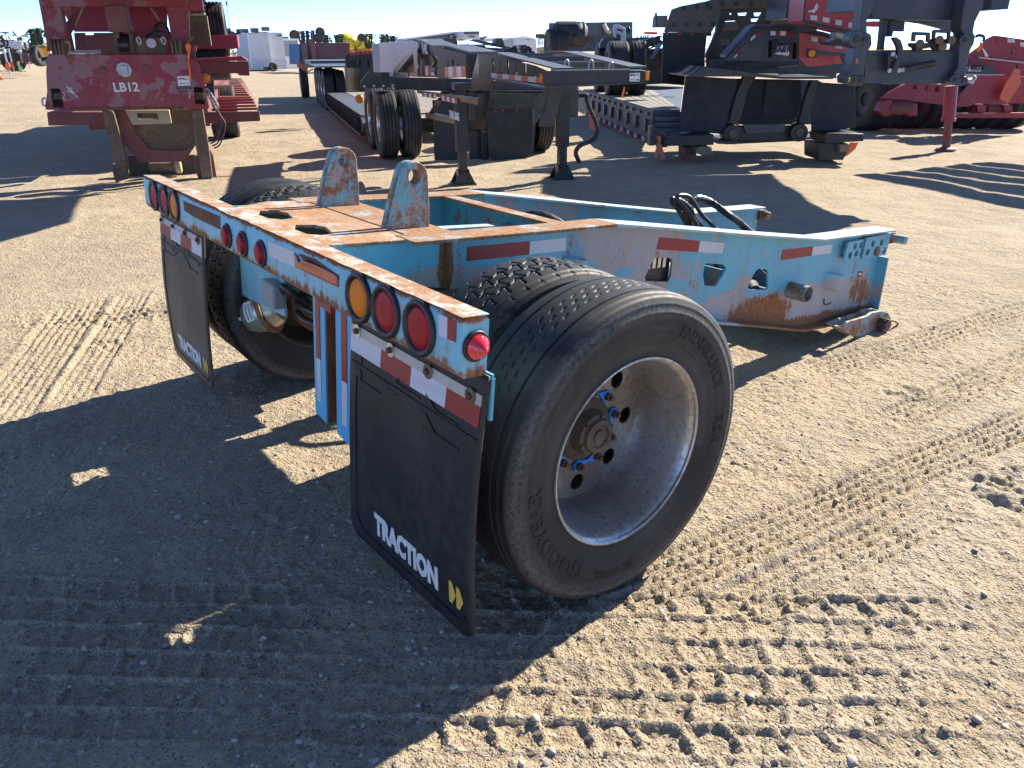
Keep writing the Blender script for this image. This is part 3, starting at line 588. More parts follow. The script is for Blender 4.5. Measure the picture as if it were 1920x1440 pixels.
# ---- mud flaps
def flap(x0, x1, sg):
    W = x1-x0; zt, zb = .862, .075; c = .045; nx, nz = 24, 36
    def yb(u, v): return .075 - .020*math.sin(PI*v)*(.5+.5*u if sg > 0 else 1-.5*u) + .012*(v**2)*(u-.5)*sg
    def P(x, z, d=0):
        u = (x-x0)/W; v = (zt-z)/(zt-zb); return (x, yb(u, v)-d, z)
    m = MB(); out = []
    for j in range(nz+1):
        v = j/nz; z = zt+(zb-zt)*v; ins = 0
        if z < zb+c: q = (zb+c-z)/c; ins = c*(1-math.sqrt(max(0, 1-q*q)))
        for i in range(nx+1):
            u = i/nx; x = x0+ins+(W-2*ins)*u; m.v.append(P(x, z, 0))
    for j in range(nz):
        for i in range(nx): m.f.append((j*(nx+1)+i, j*(nx+1)+i+1, (j+1)*(nx+1)+i+1, (j+1)*(nx+1)+i))
    f = m.build('mud_flap', M['black_rubber' if sg > 0 else 'dusty_flap'], T, smooth=60, fix=False)
    so = f.modifiers.new('thick', 'SOLIDIFY'); so.thickness = .011; so.offset = 0
    if sg < 0: f['label'] = 'dusty brown mud flap at the far end of the light bar'
    F = .0062
    # moulded frame line, ribs and bolt slots
    def strip(pts, w, d=.003, name='moulded_rib', mat=M['black_rubber']):
        mm = MB()
        for (xa, za), (xb, zb_) in zip(pts[:-1], pts[1:]):
            n_ = max(1, int(math.hypot(xb-xa, zb_-za)/.03)); L = math.hypot(xb-xa, zb_-za); dx, dz = (xb-xa)/L, (zb_-za)/L; px, pz = -dz*w/2, dx*w/2
            for q in range(n_):
                s0, s1 = q/n_, (q+1)/n_
                A = [(xa+(xb-xa)*s0+px, za+(zb_-za)*s0+pz), (xa+(xb-xa)*s1+px, za+(zb_-za)*s1+pz), (xa+(xb-xa)*s1-px, za+(zb_-za)*s1-pz), (xa+(xb-xa)*s0-px, za+(zb_-za)*s0-pz)]
                lo = [P(x, z, F-.002) for x, z in A]; hi = [P(x, z, F+d) for x, z in A]
                mm.add(lo+hi, [(0,3,2,1),(4,5,6,7),(0,1,5,4),(1,2,6,5),(2,3,7,6),(3,0,4,7)])
        return mm.build(name, mat, f, smooth=0)
    zz = lambda t: zt-(zt-zb)*t
    strip([(x0+.045, zz(.27)), (x0+.045, zb+.085), (x0+.085, zb+.042), (x1-.055, zb+.042), (x1-.035, zb+.07)], .007)
    strip([(x0+.01, zz(.215)), (x0+W*.35, zz(.215)), (x1-.01, zz(.215))], .005)
    strip([(x0+.075, zz(.17)), (x0+.075, zz(.205))], .006); strip([(x0+.075, zz(.235)), (x0+.075, zz(.275)), (x0+W*.30, zz(.275)), (x0+W*.42, zz(.235))], .005)
    strip([(x0+W*.44, zz(.165)), (x0+W*.40, zz(.195)), (x0+W*.60, zz(.195))], .006)
    strip([(x0+W*.64, zz(.165)), (x0+W*.72, zz(.205)), (x0+W*.86, zz(.205))], .006); strip([(x0+W*.64, zz(.235)), (x0+W*.72, zz(.285)), (x0+W*.88, zz(.285))], .006)
    for r_ in (.175, .232):
        for u in (.075, .33, .60, .90):
            MB().plate([P(x0+W*u+a_, zz(r_)+b, F+.0004) for a_, b in ((-.016,-.008),(.016,-.008),(.016,.008),(-.016,.008))], (0,-.0006,0)).build('bolt_slot', M['ink'], f, smooth=0)
    # steel strap, tape and bolts
    MB().plate([P(x0+.004, .812, F), P(x1-.008, .812, F), P(x1-.008, .783, F), P(x0+.004, .783, F)], (0,-.003,0)).build('strap', M['galv'], f, smooth=0)
    cuts = [x0+.006, x0+.185*W/.66+.0, x0+.345*W/.66, x0+.51*W/.66, x1-.010]
    for i in range(4):
        MB().plate([P(cuts[i], .783, F), P(cuts[i+1], .783, F), P(cuts[i+1], .726, F+.001), P(cuts[i], .726, F+.001)], (0,-.002,0)).build('reflector_tape', M['tape_white' if i % 2 == (0 if sg > 0 else 1) else 'tape_red'], f, smooth=0)
    for i, t in enumerate((.07, .36, .645, .925)):
        x = x0+W*t; b = MB().cyl(P(x, .797, F+.003), P(x, .797, F+.006), .021, 24).build('washer', M['chrome'] if i < 2 else M['rust_edge'], f)
        MB().cyl(P(x, .797, F+.004), P(x, .797, F+.015), .009, 6).build('bolt', M['pin'], b)
    # printed name and the two chevrons
    tx = x0+W*.555; s_ = .098
    fn = lambda a_, b, d: P(tx+a_-.035, .158+b+ .0*a_, F+.0012+d)
    letters('TRACTION', s_, 'lettering', M['white_paint'], f, fn, extr=.0008, bold=.0058, spacing=1.0, sx=.74)
    for k_ in (0, 1):
        cx = x0+W*.865+k_*.036; zc = .158+.034
        MB().plate([P(cx+a_, zc+b, F+.0015) for a_, b in ((-.012,.036),(.003,.036),(.021,0),(.003,-.036),(-.012,-.036))], (0,-.001,0)).build('chevron', M['yellow_paint'], f, smooth=0)
    return f
flap(.700, 1.400, 1); flap(-1.400, -.735, -1)
MB().box((.69,.082,.845),(1.40,.090,.865)).build('flap_hanger', M['rail'], T); MB().box((1.392,.082,.745),(1.402,.092,.855)).build('flap_hanger', M['rail'], T)

# ---- the pair of uprights hanging behind the bar beside the flap
def post(x0, x1, zb, zc):
    MB().plate([(x0,.088,zb),(x1,.088,zc),(x1,.088,.86),(x0,.088,.86)], (0,.010,0)).build('upright', M['post'], T, bevel=.002)
post(.372, .462, .385, .372); post(.545, .735, .368, .350)
MB().box((.462,.092,.375),(.471,.20,.86)).build('channel_side', M['rust'], T); MB().box((.536,.092,.37),(.545,.20,.86)).build('channel_side', M['rust'], T)
MB().box((.471,.185,.37),(.536,.195,.86)).build('channel_web', M['rust'], T)
for xa, xb, zm, zl in ((.395,.428,.60,.44), (.590,.628,.58,.42)):
    MB().box((xa,.0855,zm),(xb,.0875,.84)).build('reflector_tape', M['tape_red'], T, smooth=0); MB().box((xa,.0855,zl),(xb,.0875,zm)).build('reflector_tape', M['tape_white'], T, smooth=0)
MB().plate([(.448,.076,.80),(.535,.076,.79),(.535,.076,.86),(.448,.076,.86)], (0,.012,0)).build('clip_plate', M['tape_red'], T, bevel=.003)
MB().cyl((.475,.066,.835),(.475,.078,.835), .015, 12).build('clip_bolt', M['pin'], T)
MB().plate([(.372,.10,.39),(.372,.30,.40),(.372,.33,.52),(.372,.24,.62),(.372,.10,.62)], (-.008,0,0)).build('back_guide', M['inner'], T)

# ---- bracket with valve box, brake chamber and lines
MB().plate([(-.80,.25,.52),(-.285,.25,.548),(-.285,.25,.86),(-.80,.25,.86)], (0,.012,0)).build('valve_bracket', M['bumper'], T, bevel=.002)
vb = MB().box((-.405,.195,.585),(-.265,.25,.695)).build('valve_box', M['grey_box'], T, bevel=.012)
for i in range(5): MB().box((-.412,.200+.010*i,.60),(-.405,.204+.010*i,.68)).build('cooling_fin', M['grey_box'], vb)
c0 = Vector((-.70, .345, .462)); ad = Vector((-.62, -.66, -.42)).normalized()
ch = MB().lathe([(-.06,.0001),(-.055,.07),(-.03,.086),(0,.092),(.0,.105),(.012,.105),(.012,.094),(.05,.092),(.09,.084),(.122,.066),(.135,.04),(.139,.0001)], 40, c0, ad).build('brake_chamber', M['zinc'], T, smooth=40)
MB().lathe([(-.006,.094),(-.006,.110),(.018,.110),(.018,.094)], 40, c0, ad).build('clamp_band', M['rust_edge'], ch, smooth=30)
u_ = ad.orthogonal().normalized(); w_ = ad.cross(u_)
side = Vector((.35,-.85,.25)); side = (side-ad*side.dot(ad)).normalized(); along = ad.cross(side)
lp = lambda a_, b, h: c0 + ad*(.062+a_) + (side*math.cos(b/.093)+along*math.sin(b/.093))*(.0935+h)
m = MB(); kk = 8
for i in range(kk+1): m.v += [lp(-.020, -.05+.1*i/kk, .0005), lp(.022, -.05+.1*i/kk, -.0005)]
for i in range(kk): m.f.append((2*i,2*i+2,2*i+3,2*i+1))
m.build('label_plate', M['paper'], ch, smooth=60, fix=False)
for r_ in range(2):
    m = MB()
    for i in range(11): m.add([lp(-.012+r_*.017, -.040+.007*i, .0012), lp(-.012+r_*.017, -.0365+.007*i, .0012), lp(-.003+r_*.017, -.0365+.007*i, .0012), lp(-.003+r_*.017, -.040+.007*i, .0012)], [(0,1,2,3)])
    m.build('label_print', M['ink'], ch, smooth=0, fix=False)
MB().cyl(c0+ad*.135+side*.03, c0+ad*.15+side*.03, .009, 10).build('vent_plug', M['white_paint'], ch)
for k_, (za_, r_) in enumerate(((.615,.013),(.565,.014))):
    P_ = smooth_path([(-.27,.30,za_), (-.15,.30,za_-.01), (.02,.36,za_-.01), (.12,.5,za_+.02), (.10,.7,za_+.1)], 10)
    MB().tube(P_, [r_*(1+.16*(i % 2)) for i in range(len(P_))], 10).build('corrugated_line', M['plastic_black'], T)
MB().tube(smooth_path([(-.26,.24,.66),(-.22,.22,.70),(-.17,.24,.68),(-.16,.30,.64),(-.19,.33,.60)]), .013, 8).build('air_line', M['hose'], T)
MB().tube(smooth_path([(-.55,.32,.52),(-.5,.30,.58),(-.45,.33,.60),(-.3,.40,.62)]), .010, 8).build('air_line', M['hose'], T)

# ---- axle, springs; air springs and brake cans added to block light
for sg in (1, -1):
    a_b = MB().lathe([(0,.001),(0,.10),(.03,.125),(.07,.118),(.10,.128),(.14,.118),(.18,.128),(.21,.11),(.215,.001)], 28, (sg*.672, .90, .60), (0,0,1)).build('blocker_spring', M['plastic_black'], T, smooth=50)  # added to block light between rail and inner tyre
    MB().box((sg*.56, .80, .845), (sg*.79, 1.06, .862)).build('blocker_seat', M['inner'], T)
    MB().box((sg*.55, .70, .56), (sg*.78, 1.02, .60)).build('blocker_base', M['rust'], T)
    MB().lathe([(0,.001),(0,.08),(.16,.08),(.17,.001)], 24, (sg*.735, .36, .60), (0,.9,.3)).build('blocker_can', M['rust_edge'], T)  # can added as a light blocker, set aside to leave a slit
    MB().box((sg*.56, .33, .62), (sg*.78, .345, .86)).build('blocker_bracket', M['inner'], T)
ax_ = MB().cyl((-1.10,AX_Y,AX_R),(1.10,AX_Y,AX_R), .064, 24).build('axle', M['rust'], T)
for sg in (1, -1):
    MB().cyl((sg*.70,AX_Y,AX_R),(sg*.79,AX_Y,AX_R), .205, 32).build('brake_drum', M['rust'], ax_, bevel=.01)
    for k_ in range(4): MB().box((sg*.42, AX_Y-.34+.05*k_, .585+.018*k_), (sg*.50, AX_Y+.34-.05*k_, .600+.018*k_)).build('leaf_spring', M['rust'], T)
    MB().box((sg*.40, AX_Y-.08, .43), (sg*.52, AX_Y+.08, .585)).build('axle_seat', M['inner'], T, bevel=.004)
    for yy in (-.32, .32): MB().box((sg*.415, AX_Y+yy-.04, .60), (sg*.505, AX_Y+yy+.04, .84)).build('spring_hanger', M['inner'], T, bevel=.003)
    MB().box((sg*.40, .38, .800),(sg*.56, 1.00, .812)).build('axle_ledge', M['rust_edge'], T)

# ---- wheels
RT = AX_R
def tread_surface(kind, NA):
    """closed tyre as a swept grid, the tread relief carried by its own height function"""
    prof = []                                   # (x, r, tread weight)
    side = [(.102,.300),(.116,.306),(.121,.325),(.128,.36),(.1355,.395),(.1385,.425),(.1385,.442),(.1395,.444),(.1395,.447),(.1375,.449),(.134,.466),(.1345,.469),(.132,.472),(.1275,.483),(.122,.4905)]
    for x, r in side: prof.append((x, r, 0))
    xs_ = np.linspace(.117, -.117, 75)
    for x in xs_: prof.append((x, .5005-.006*(abs(x)/.117)**3-.0035*(abs(x) > .1), 1))
    for x, r in reversed(side): prof.append((-x, r, 0))
    x = np.array([p[0] for p in prof])[:, None]; r = np.array([p[1] for p in prof])[:, None]; tw = np.array([p[2] for p in prof])[:, None]
    th = np.linspace(0, 2*PI, NA, endpoint=False)[None, :]; s = th*.5
    X = x+0*th; Sx = s+0*x; L = PI
    if kind == 'hex':
        pit = L/52
        d = np.zeros_like(X)
        bnd = [-.088, -.046, 0, .046, .088]
        zig = lambda k: .0085*(2*np.abs(2*((Sx/pit+.5*k) % 1)-1)-1)
        for k, b in enumerate(bnd[1:-1]): d = np.maximum(d, 1-sstep(.0022, .0040, np.abs(X-b-zig(k))))
        for k in range(4):
            lo, hi = bnd[k], bnd[k+1]; inside = (X > lo) & (X < hi)
            ph = (Sx/pit+.5*k+ (X-lo)*4*(1 if k % 2 else -1)) % 1; g = 1-sstep(.0022, .0042, np.minimum(ph, 1-ph)*pit)
            d = np.maximum(d, g*inside)
        sh = (np.abs(X) >= .088) & (np.abs(X) < .118); ph = (Sx/pit+.25) % 1
        d = np.maximum(d, (1-sstep(.002, .004, np.minimum(ph, 1-ph)*pit))*sh*sstep(.098, .110, np.abs(X))*.8)
        depth = .011
    else:
        d = np.zeros_like(X); pit = L/74
        for b, w in ((-.074,.0040),(.074,.0040)): d = np.maximum(d, 1-sstep(w*.6, w, np.abs(X-b-.0007*np.sin(Sx*60))))
        for k, b in enumerate((-.030, 0, .030)):
            ph = ((Sx/pit+.5*(k % 2)) % 1)*pit; cx = (X-b) - (ph-pit/2)*.30
            e_ = ((ph-pit/2)/.0135)**2+(cx/.0030)**2; d = np.maximum(d, (1-sstep(.5, 1.2, e_))*(.7))
            line = np.abs(X-b-.0165*(1 if k < 3 else 0)*0-.013*np.sin(PI*(ph/pit))*np.cos(PI*k)); 
            d = np.maximum(d, (1-sstep(.0007, .0013, line))*.18*(ph > pit*.5))
        depth = .0070
    rr = r - tw*d*depth
    sc = (RT)/.5005; rr = np.where(tw > 0, rr*sc, r*(1+(sc-1)*(r-.3)/.2))
    V = np.stack([X, rr*np.cos(th), rr*np.sin(th)], -1).reshape(-1, 3); n, k = X.shape; idx = np.arange(n*k).reshape(n, k); nx = np.roll(idx, -1, axis=1)
    Q = np.stack([idx[:-1], idx[1:], nx[1:], nx[:-1]], -1).reshape(-1, 4)
    return V, Q
def tyre_obj(kind, NA, parent):
    o = np_object('tyre', [tread_surface(kind, NA)], M['tyre']); o.parent = parent
    o.data.set_sharp_from_angle(angle=math.radians(50)); return o
def rim_parts(parent, out=1):
    """out = +1: deep dish seen from +x"""
    w = parent
    dx = -.097
    MB().plate(circle((dx,0,0), .262, 0, 64), (-.011,0,0), [circle((dx,0,0), .078, 0, 32)] + [circle((dx, .198*math.cos(t), .198*math.sin(t)), .031, 0, 20) for t in [math.radians(1+45*k) for k in range(8)]]).build('wheel_disc', M['rim'], w, smooth=30)
def make_wheel(kind, NA, flip, rusty=False):
    rimm = M['rim_rust'] if rusty else M['rim']
    prof = [(.119,.2985),(.1235,.3035),(.1225,.3075),(.117,.3085),(.112,.304),(.108,.2965),(.098,.2905),(.075,.2865),(.040,.2820),(.0,.2760),(-.045,.2700),(-.078,.2620),(-.098,.2500)]
    back = [(-.098,.2500),(-.108,.252),(-.11,.280),(-.118,.300),(-.123,.306)]
    inner = [(.1185,.2985),(.105,.298),(.10,.2975)]
    w = MB().lathe([(-.123,.306),(-.110,.293),(-.10,.272)] + list(reversed(prof)) , 96).build('wheel', rimm, T, smooth=50)
    MB().plate(circle((-.097,0,0), .2535, 0, 72), (-.011,0,0), [circle((-.097,0,0), .080, 0, 32)] + [circle((-.097, .199*math.cos(t), .199*math.sin(t)), .0285, 0, 22) for t in [math.radians(1+45*k) for k in range(8)]]).build('wheel_disc', rimm, w, bevel=.003, smooth=30)
    tyre_obj(kind, NA, w)
    return w
def hub(w):
    h = MB().lathe([(-.097,.108),(-.088,.110),(-.080,.098),(-.072,.078),(-.050,.072),(-.034,.070),(-.030,.058),(-.018,.056),(-.015,.050),(-.015,.040),(-.022,.036),(-.022,.024),(-.014,.022),(-.014,.0001)], 40).build('hub_cap', M['rim_rust'], w, smooth=35)
    for k in range(10):
        t = math.radians(13+36*k); y, z = .131*math.cos(t), .131*math.sin(t)
        n_ = MB().cyl((-.097,y,z),(-.070,y,z), .0145, 6).build('wheel_nut', M['pin'], w, bevel=.002)
        MB().cyl((-.070,y,z),(-.060,y,z), .008, 10).build('stud_end', M['pin'], n_)
        dr = t+PI/2+(.35 if k % 2 else PI-.3); tip = (y+.048*math.cos(dr), z+.048*math.sin(dr)); pu = (-math.sin(dr)*.021, math.cos(dr)*.021)
        if k in (0, 1, 6, 7, 8, 5): MB().plate([(-.092, y+pu[0], z+pu[1]), (-.092, y+pu[0]*.6-math.cos(dr)*.018, z+pu[1]*.6-math.sin(dr)*.018), (-.092, y-pu[0]*.6-math.cos(dr)*.018, z-pu[1]*.6-math.sin(dr)*.018), (-.092, y-pu[0], z-pu[1]), (-.092, *tip)], (.006,0,0)).build('nut_indicator', M['blue_tag'], w, smooth=0)
    for k in range(6):
        t = math.radians(20+60*k); MB().cyl((-.034,.064*math.cos(t),.064*math.sin(t)),(-.026,.064*math.cos(t),.064*math.sin(t)), .006, 6).build('cap_bolt', M['pin'], h)
XO, XI = 1.3923-.139, 1.3923-.139-.315
w1 = make_wheel('rib', 900, 1); w1.location = (XO, AX_Y, AX_R); hub(w1)
w2 = make_wheel('hex', 760, -1, True); w2.location = (XI, AX_Y, AX_R); w2.rotation_euler = (0, 0, PI)
c = copy_tree(w1, T); c.location = (-XO, AX_Y, AX_R); c.rotation_euler = (0, 0, PI)
c = copy_tree(w2, T); c.location = (-XI, AX_Y, AX_R); c.rotation_euler = (0, 0, 0)
tw1 = [o for o in w1.children if o.name.startswith('tyre')][0]; tw2 = [o for o in w2.children if o.name.startswith('tyre')][0]
tw1['label'] = 'outer tyre with worn straight ribs'; tw2['label'] = 'inner tyre with hexagonal tread blocks'
w1['label'] = 'near outer wheel with deep dusty dish'
# moulded words on the near sidewall (local y = forward, z = up; seen from +x)
def arc_fn(mid_deg, r0, x=.1350):
    def fn(a_, b, d):
        t = math.radians(mid_deg) - a_/(r0+.02); r = r0+b; 
        sx_ = np.interp(r, [.36,.395,.425,.442,.45], [.128,.1355,.1385,.1390,.1385]); return (sx_+d+.0006, r*math.cos(t), r*math.sin(t))
    return fn
def sidewall(txt, mid, r0, size, sp=1.0, bold=.0, flip=False, sx=1.0):
    o = letters(txt, size, 'moulded_word', M['letter'], w1, arc_fn(mid, r0), extr=.0012, bold=bold, spacing=sp, sx=sx)
sidewall('ENDURANCE', 47, .382, .052, 1.12, .001); sidewall('RSA', 0, .382, .052, 1.3, .001)
sidewall('GOODYEAR', 213, .366, .072, 1.08, .0018)
for r0, sp in ((.408,.012),(.395,.012)):
    m = MB(); f_ = arc_fn(266, r0)
    for i in range(20):
        if i % 7 == 5: continue
        m.add([f_(-.09+.0095*i, 0, .001), f_(-.083+.0095*i, 0, .001), f_(-.083+.0095*i, .008, .001), f_(-.09+.0095*i, .008, .001)], [(0,1,2,3)])
    m.build('moulded_print', M['letter'], w1, smooth=0, fix=False)

# ---- black hydraulic hoses looped over the nose, cables lying inside the frame
def hose(name, pts, r=.020, rib=.10, mat=None):
    P_ = smooth_path(pts, 12); MB().tube(P_, [r*(1+rib*((i//2) % 2)) for i in range(len(P_))], 10).build(name, mat or M['hose'], T)
hose('hydraulic_hose', [(.02,2.9,.45)]+[(0.05,2.425,0.904),(0.05,2.328,0.994),(0.05,2.276,1.031),(0.05,2.277,1.05),(0.05,2.346,1.038),(0.05,2.44,0.991),(0.05,2.554,0.893)]+[(.06,3.2,.45)], .012)
hose('hydraulic_hose', [(.10,2.9,.45)]+[(0.1,2.439,0.918),(0.1,2.318,1.015),(0.1,2.252,1.058),(0.1,2.278,1.075),(0.1,2.364,1.058),(0.1,2.468,0.975),(0.1,2.606,0.895)]+[(.12,3.4,.45)], .011, .02)
hose('hydraulic_hose', [(-.02,2.95,.4)]+[(-0,2.498,0.913),(0,2.498,1.005),(0,2.548,1.04),(0,2.673,1.015)]+[(0.12,2.681,0.967),(0.12,2.821,0.91),(0.12,2.907,0.866)]+[(.2,3.75,.45)], .019)
hose('hydraulic_hose', [(0.02,2.495,0.916),(0.02,2.421,0.987),(0.02,2.343,1.022)]+[(0.06,2.34,1.009),(0.06,2.471,0.933),(0.06,2.509,0.894)], .012)
for k_, pts in enumerate(([(-.42,1.42,.80),(-.36,1.5,.90),(-.28,1.62,.94),(-.2,1.72,.90),(-.15,1.85,.80)], [(-.2,1.6,.8),(-.12,1.72,.91),(-.02,1.86,.93),(.06,1.95,.88),(.1,2.1,.7)], [(-.1,1.5,.75),(0.02,1.62,.9),(.14,1.78,.93),(.24,1.9,.86),(.3,2.0,.7)], [(-.43,1.4,.86),(-.40,1.6,.91),(-.35,1.75,.88),(-.33,1.9,.8)])):
    hose('cable', pts, .012 if k_ % 2 else .018, .05)
for xx, yy in ((-.455, 2.2), (-.455, 2.75), (-.455, 3.15)):
    MB().box((xx, yy, .80-.19*(yy-2.2)), (xx+.05, yy+.06, .845-.19*(yy-2.2))).build('cable_clip', M['plastic_black'], T, bevel=.006)
MB().lathe([(-.24,.001),(-.24,.09),(-.21,.135),(.21,.135),(.24,.09),(.24,.001)], 32, (.27, .97, .50), (1,0,0)).build('air_tank', M['plastic_black'], T, smooth=40)  # tank added to block light passing below the axle
tk = MB().lathe([(-.26,.0001),(-.26,.07),(-.235,.095),(.235,.095),(.26,.07),(.26,.0001)], 32, (.16, 2.62, .56), (1,0,0)).build('air_tank', M['plastic_black'], T, smooth=40)
tk2 = MB().lathe([(-.20,.0001),(-.20,.08),(-.18,.10),(.18,.10),(.20,.08),(.20,.0001)], 32, (.18, 2.13, .68), (0.05,1,0)).build('aluminium_cylinder', M['chrome'], T, smooth=40)
MB().box((.30,1.62,.70),(.44,1.86,.86)).build('valve_block', M['plastic_black'], T, bevel=.01)
for k_ in range(4): MB().box((.41,1.68+.035*k_,.80),(.455,1.70+.035*k_,.85)).build('valve_spool', M['chrome'], T)

# ================================================================== the yard behind
R_ = math.radians
M['red'] = worn('faded_red_paint', (.27,.020,.045), (.24,.035,.035), (.30,.14,.16), (.16,.06,.04), (.26,.13,.09), pa=.50, ra=.43, scale=1.9, rough=.45)
M['red_clean'] = plain('red_frame_paint', (.27,.018,.045), .4, 0, .3, (.22,.12,.09), 2, .1)
M['deck_rust'] = plain('rusty_pink_deck_steel', (.30,.12,.10), .6, 0, .5, (.36,.24,.18), 3, .2)
M['red_dull'] = plain('dull_red_steel', (.17,.045,.045), .6, 0, .5, (.20,.13,.10), 3, .2)
M['red_bright'] = plain('clean_red_paint', (.50,.07,.08), .35, 0, .25, (.35,.18,.14), 2, .05)
M['brown'] = plain('muddy_brown_steel', (.13,.085,.055), .8, 0, .6, (.24,.19,.13), 3, .4)
M['beige'] = plain('beige_bracket', (.40,.33,.20), .7, 0, .4, (.3,.24,.16), 6, .2)
M['wood'] = plain('old_timber', (.24,.18,.12), .85, 0, .4, (.12,.09,.06), 9, .4)
M['plank'] = plain('deck_plank', (.22,.20,.175), .85, 0, .5, (.30,.26,.20), 5, .3)
M['black'] = plain('gloss_black_paint', (.016,.017,.021), .28, 0, .35, (.12,.10,.08), 3, .06)
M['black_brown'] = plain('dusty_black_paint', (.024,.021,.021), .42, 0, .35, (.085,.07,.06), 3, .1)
M['charcoal'] = plain('charcoal_paint', (.035,.043,.058), .36, 0, .35, (.15,.13,.11), 2.5, .06)
M['dark_rubber'] = plain('dusty_black_rubber', (.022,.024,.030), .7, 0, .5, (.07,.065,.06), 4, .15)
M['tan_panel'] = plain('dusty_taupe_panel', (.105,.085,.065), .6, 0, .4, (.17,.14,.11), 2, .1)
M['silver'] = plain('brushed_stainless', (.50,.56,.64), .45, .08, .35, (.35,.31,.26), 2.5, .08)
M['alu'] = plain('aluminium_rim', (.62,.63,.65), .25, .85, .2, (.4,.36,.3), 6, .05)
M['white_gloss'] = plain('white_trailer_skin', (.62,.64,.66), .35, 0, .2, (.4,.36,.3), 1.5, .03)
M['grey_skin'] = plain('grey_trailer_skin', (.25,.27,.29), .4, .2, .2, (.3,.27,.22), 1.5, .03)
M['maroon'] = plain('maroon_container', (.085,.028,.045), .55, 0, .4, (.16,.10,.08), .8, .08)
M['blue_c'] = plain('blue_container', (.03,.12,.28), .5, 0, .3, (.1,.12,.15), 1, .08)
M['slate'] = plain('slate_grey_panel', (.085,.10,.12), .5, .1, .2, (.15,.14,.13), 1, .03)
M['yellow'] = plain('yellow_tank', (.80,.62,.03), .45, 0, .2, (.5,.4,.1), 1, .03)
M['yellow_m'] = plain('yellow_machine', (.60,.30,.03), .5, 0, .3, (.3,.2,.1), 1, .05)
M['green'] = plain('green_machine', (.03,.17,.05), .5, 0, .2, (.2,.2,.1), 1, .05)
M['dark_steel'] = plain('dark_implement_steel', (.045,.035,.035), .7, .1, .4, (.15,.10,.08), 2, .1)
M['green_steel'] = plain('green_implement_steel', (.025,.055,.035), .7, .1, .3, (.12,.10,.06), 2, .1)
M['orange'] = plain('orange_plastic', (.85,.17,.03), .6, 0, .3, (.6,.3,.15), 6, .05)
M['sign'] = plain('white_sign_face', (.72,.73,.75), .5, 0, .1, (.5,.5,.5), 3, 0)
M['sign_red'] = plain('red_sign_face', (.60,.03,.05), .5, 0, .1, (.4,.1,.1), 3, 0)
M['opening_shade'] = plain('painted_opening_shade', (.010,.010,.011), .9, 0, .2, (.05,.04,.04), 3, 0)  # near-black stands in for the shade inside openings
M['amber_dull'] = plain('amber_plastic', (.85,.26,.02), .35, 0, .1, (.5,.2,.05), 20, 0)
M['foliage_dry'] = plain('dry_scrub_leaves', (.17,.15,.06), .9, 0, .5, (.28,.22,.10), 2, 0)

def far_tyre(mb_c, r, w, axis, mat=None, rimmat=None, parent=None, name='tyre', seg=40):
    """grooved tyre with a rim as a child; centre, radius, width, axle direction"""
    h = w/2; P_ = [(-h*.80,r*.58),(-h*.98,r*.64),(-h,r*.80),(-h*.97,r*.93),(-h*.86,r*.985)]
    gro = [-.55,-.19,.19,.55]; xs_ = [-h*.80]
    prof = list(P_)
    for g in gro: prof += [(h*(g-.05), r), (h*(g-.045), r-.022), (h*(g+.045), r-.022), (h*(g+.05), r)]
    prof += [(-a_, b) for a_, b in reversed(P_)]
    t = MB().lathe(prof, seg, mb_c, axis).build(name, mat or M['tyre_far'], parent, smooth=30)
    d = Vector(axis).normalized(); c = Vector(mb_c)
    rm = MB().lathe([(-h*.86,r*.61),(-h*.70,r*.555),(-h*.2,r*.52),(-h*.1,r*.22),(-h*.35,r*.20),(-h*.38,.001)], seg, c, -d if False else d).build('rim', rimmat or M['rim_rust'], t, smooth=40)
    rm2 = MB().lathe([(h*.86,r*.61),(h*.70,r*.555),(h*.0,r*.52),(-h*.1,r*.22)], seg, c, d).build('rim', rimmat or M['rim_rust'], t, smooth=40)
    return t
def dashes(parent, a_, b, n, h, mats=('tape_red','tape_white'), off=(0,0,0), gap=0, skew=0):
    """row of red and white reflector pieces between two points, h tall"""
    a_, b = Vector(a_)+Vector(off), Vector(b)+Vector(off); nrm = (b-a_).cross(Vector((0,0,1))).normalized()*.002
    for i in range(n):
        p, q = a_.lerp(b, i/n), a_.lerp(b, (i+1-gap)/n)
        MB().plate([p, q, q+Vector((0,0,h)), p+Vector((0,0,h))], nrm).build('reflector_tape', M[mats[i % len(mats)]], parent, smooth=0)
def flatfn(o, ux, n=(0,0,0)):
    o = Vector(o); ux = Vector(ux).normalized(); return lambda a_, b, d: o + ux*a_ + Vector((0,0,1))*b + Vector(n)*d

# ------------------------------------------------------------------ red trailer with LB12 on its nose plate
FRR = ((-8.62,1.96,0), R_(69))
A = thing('red_gooseneck_trailer', 'red lowboy trailer with LB12 painted on its scraped nose plate', 'trailer', *FRR)
hl = [(-1.119,-0.3,1.209),(-1.015,-0.3,1.203),(-1.023,-0.3,0.984),(-1.143,-0.3,0.991)]; hr = [(0.549,-0.3,1.193),(0.663,-0.3,1.187),(0.657,-0.3,0.977),(0.534,-0.3,0.984)]
pl = MB().plate([(-1.085,-0.3,1.526),(-1.038,-0.3,1.599),(0.515,-0.3,1.593),(0.64,-0.3,1.5),(0.668,-0.3,1.36),(0.694,-0.3,1.171),(0.702,-0.3,0.941),(0.679,-0.3,0.918),(0.402,-0.3,0.929),(-0.938,-0.3,0.941),(-1.228,-0.3,0.962),(-1.213,-0.3,1.044),(-1.163,-0.3,1.17),(-1.126,-0.3,1.385)], (0,.05,0), [hl, hr]).build('nose_plate', M['red'], A, bevel=.012)
MB().plate([(-0.937,-0.3,0.982),(0.387,-0.3,0.953),(0.382,-0.3,0.926),(-0.938,-0.3,0.938)], (0,-.012,0)).build('lower_lip', M['rust'], pl, bevel=.004)
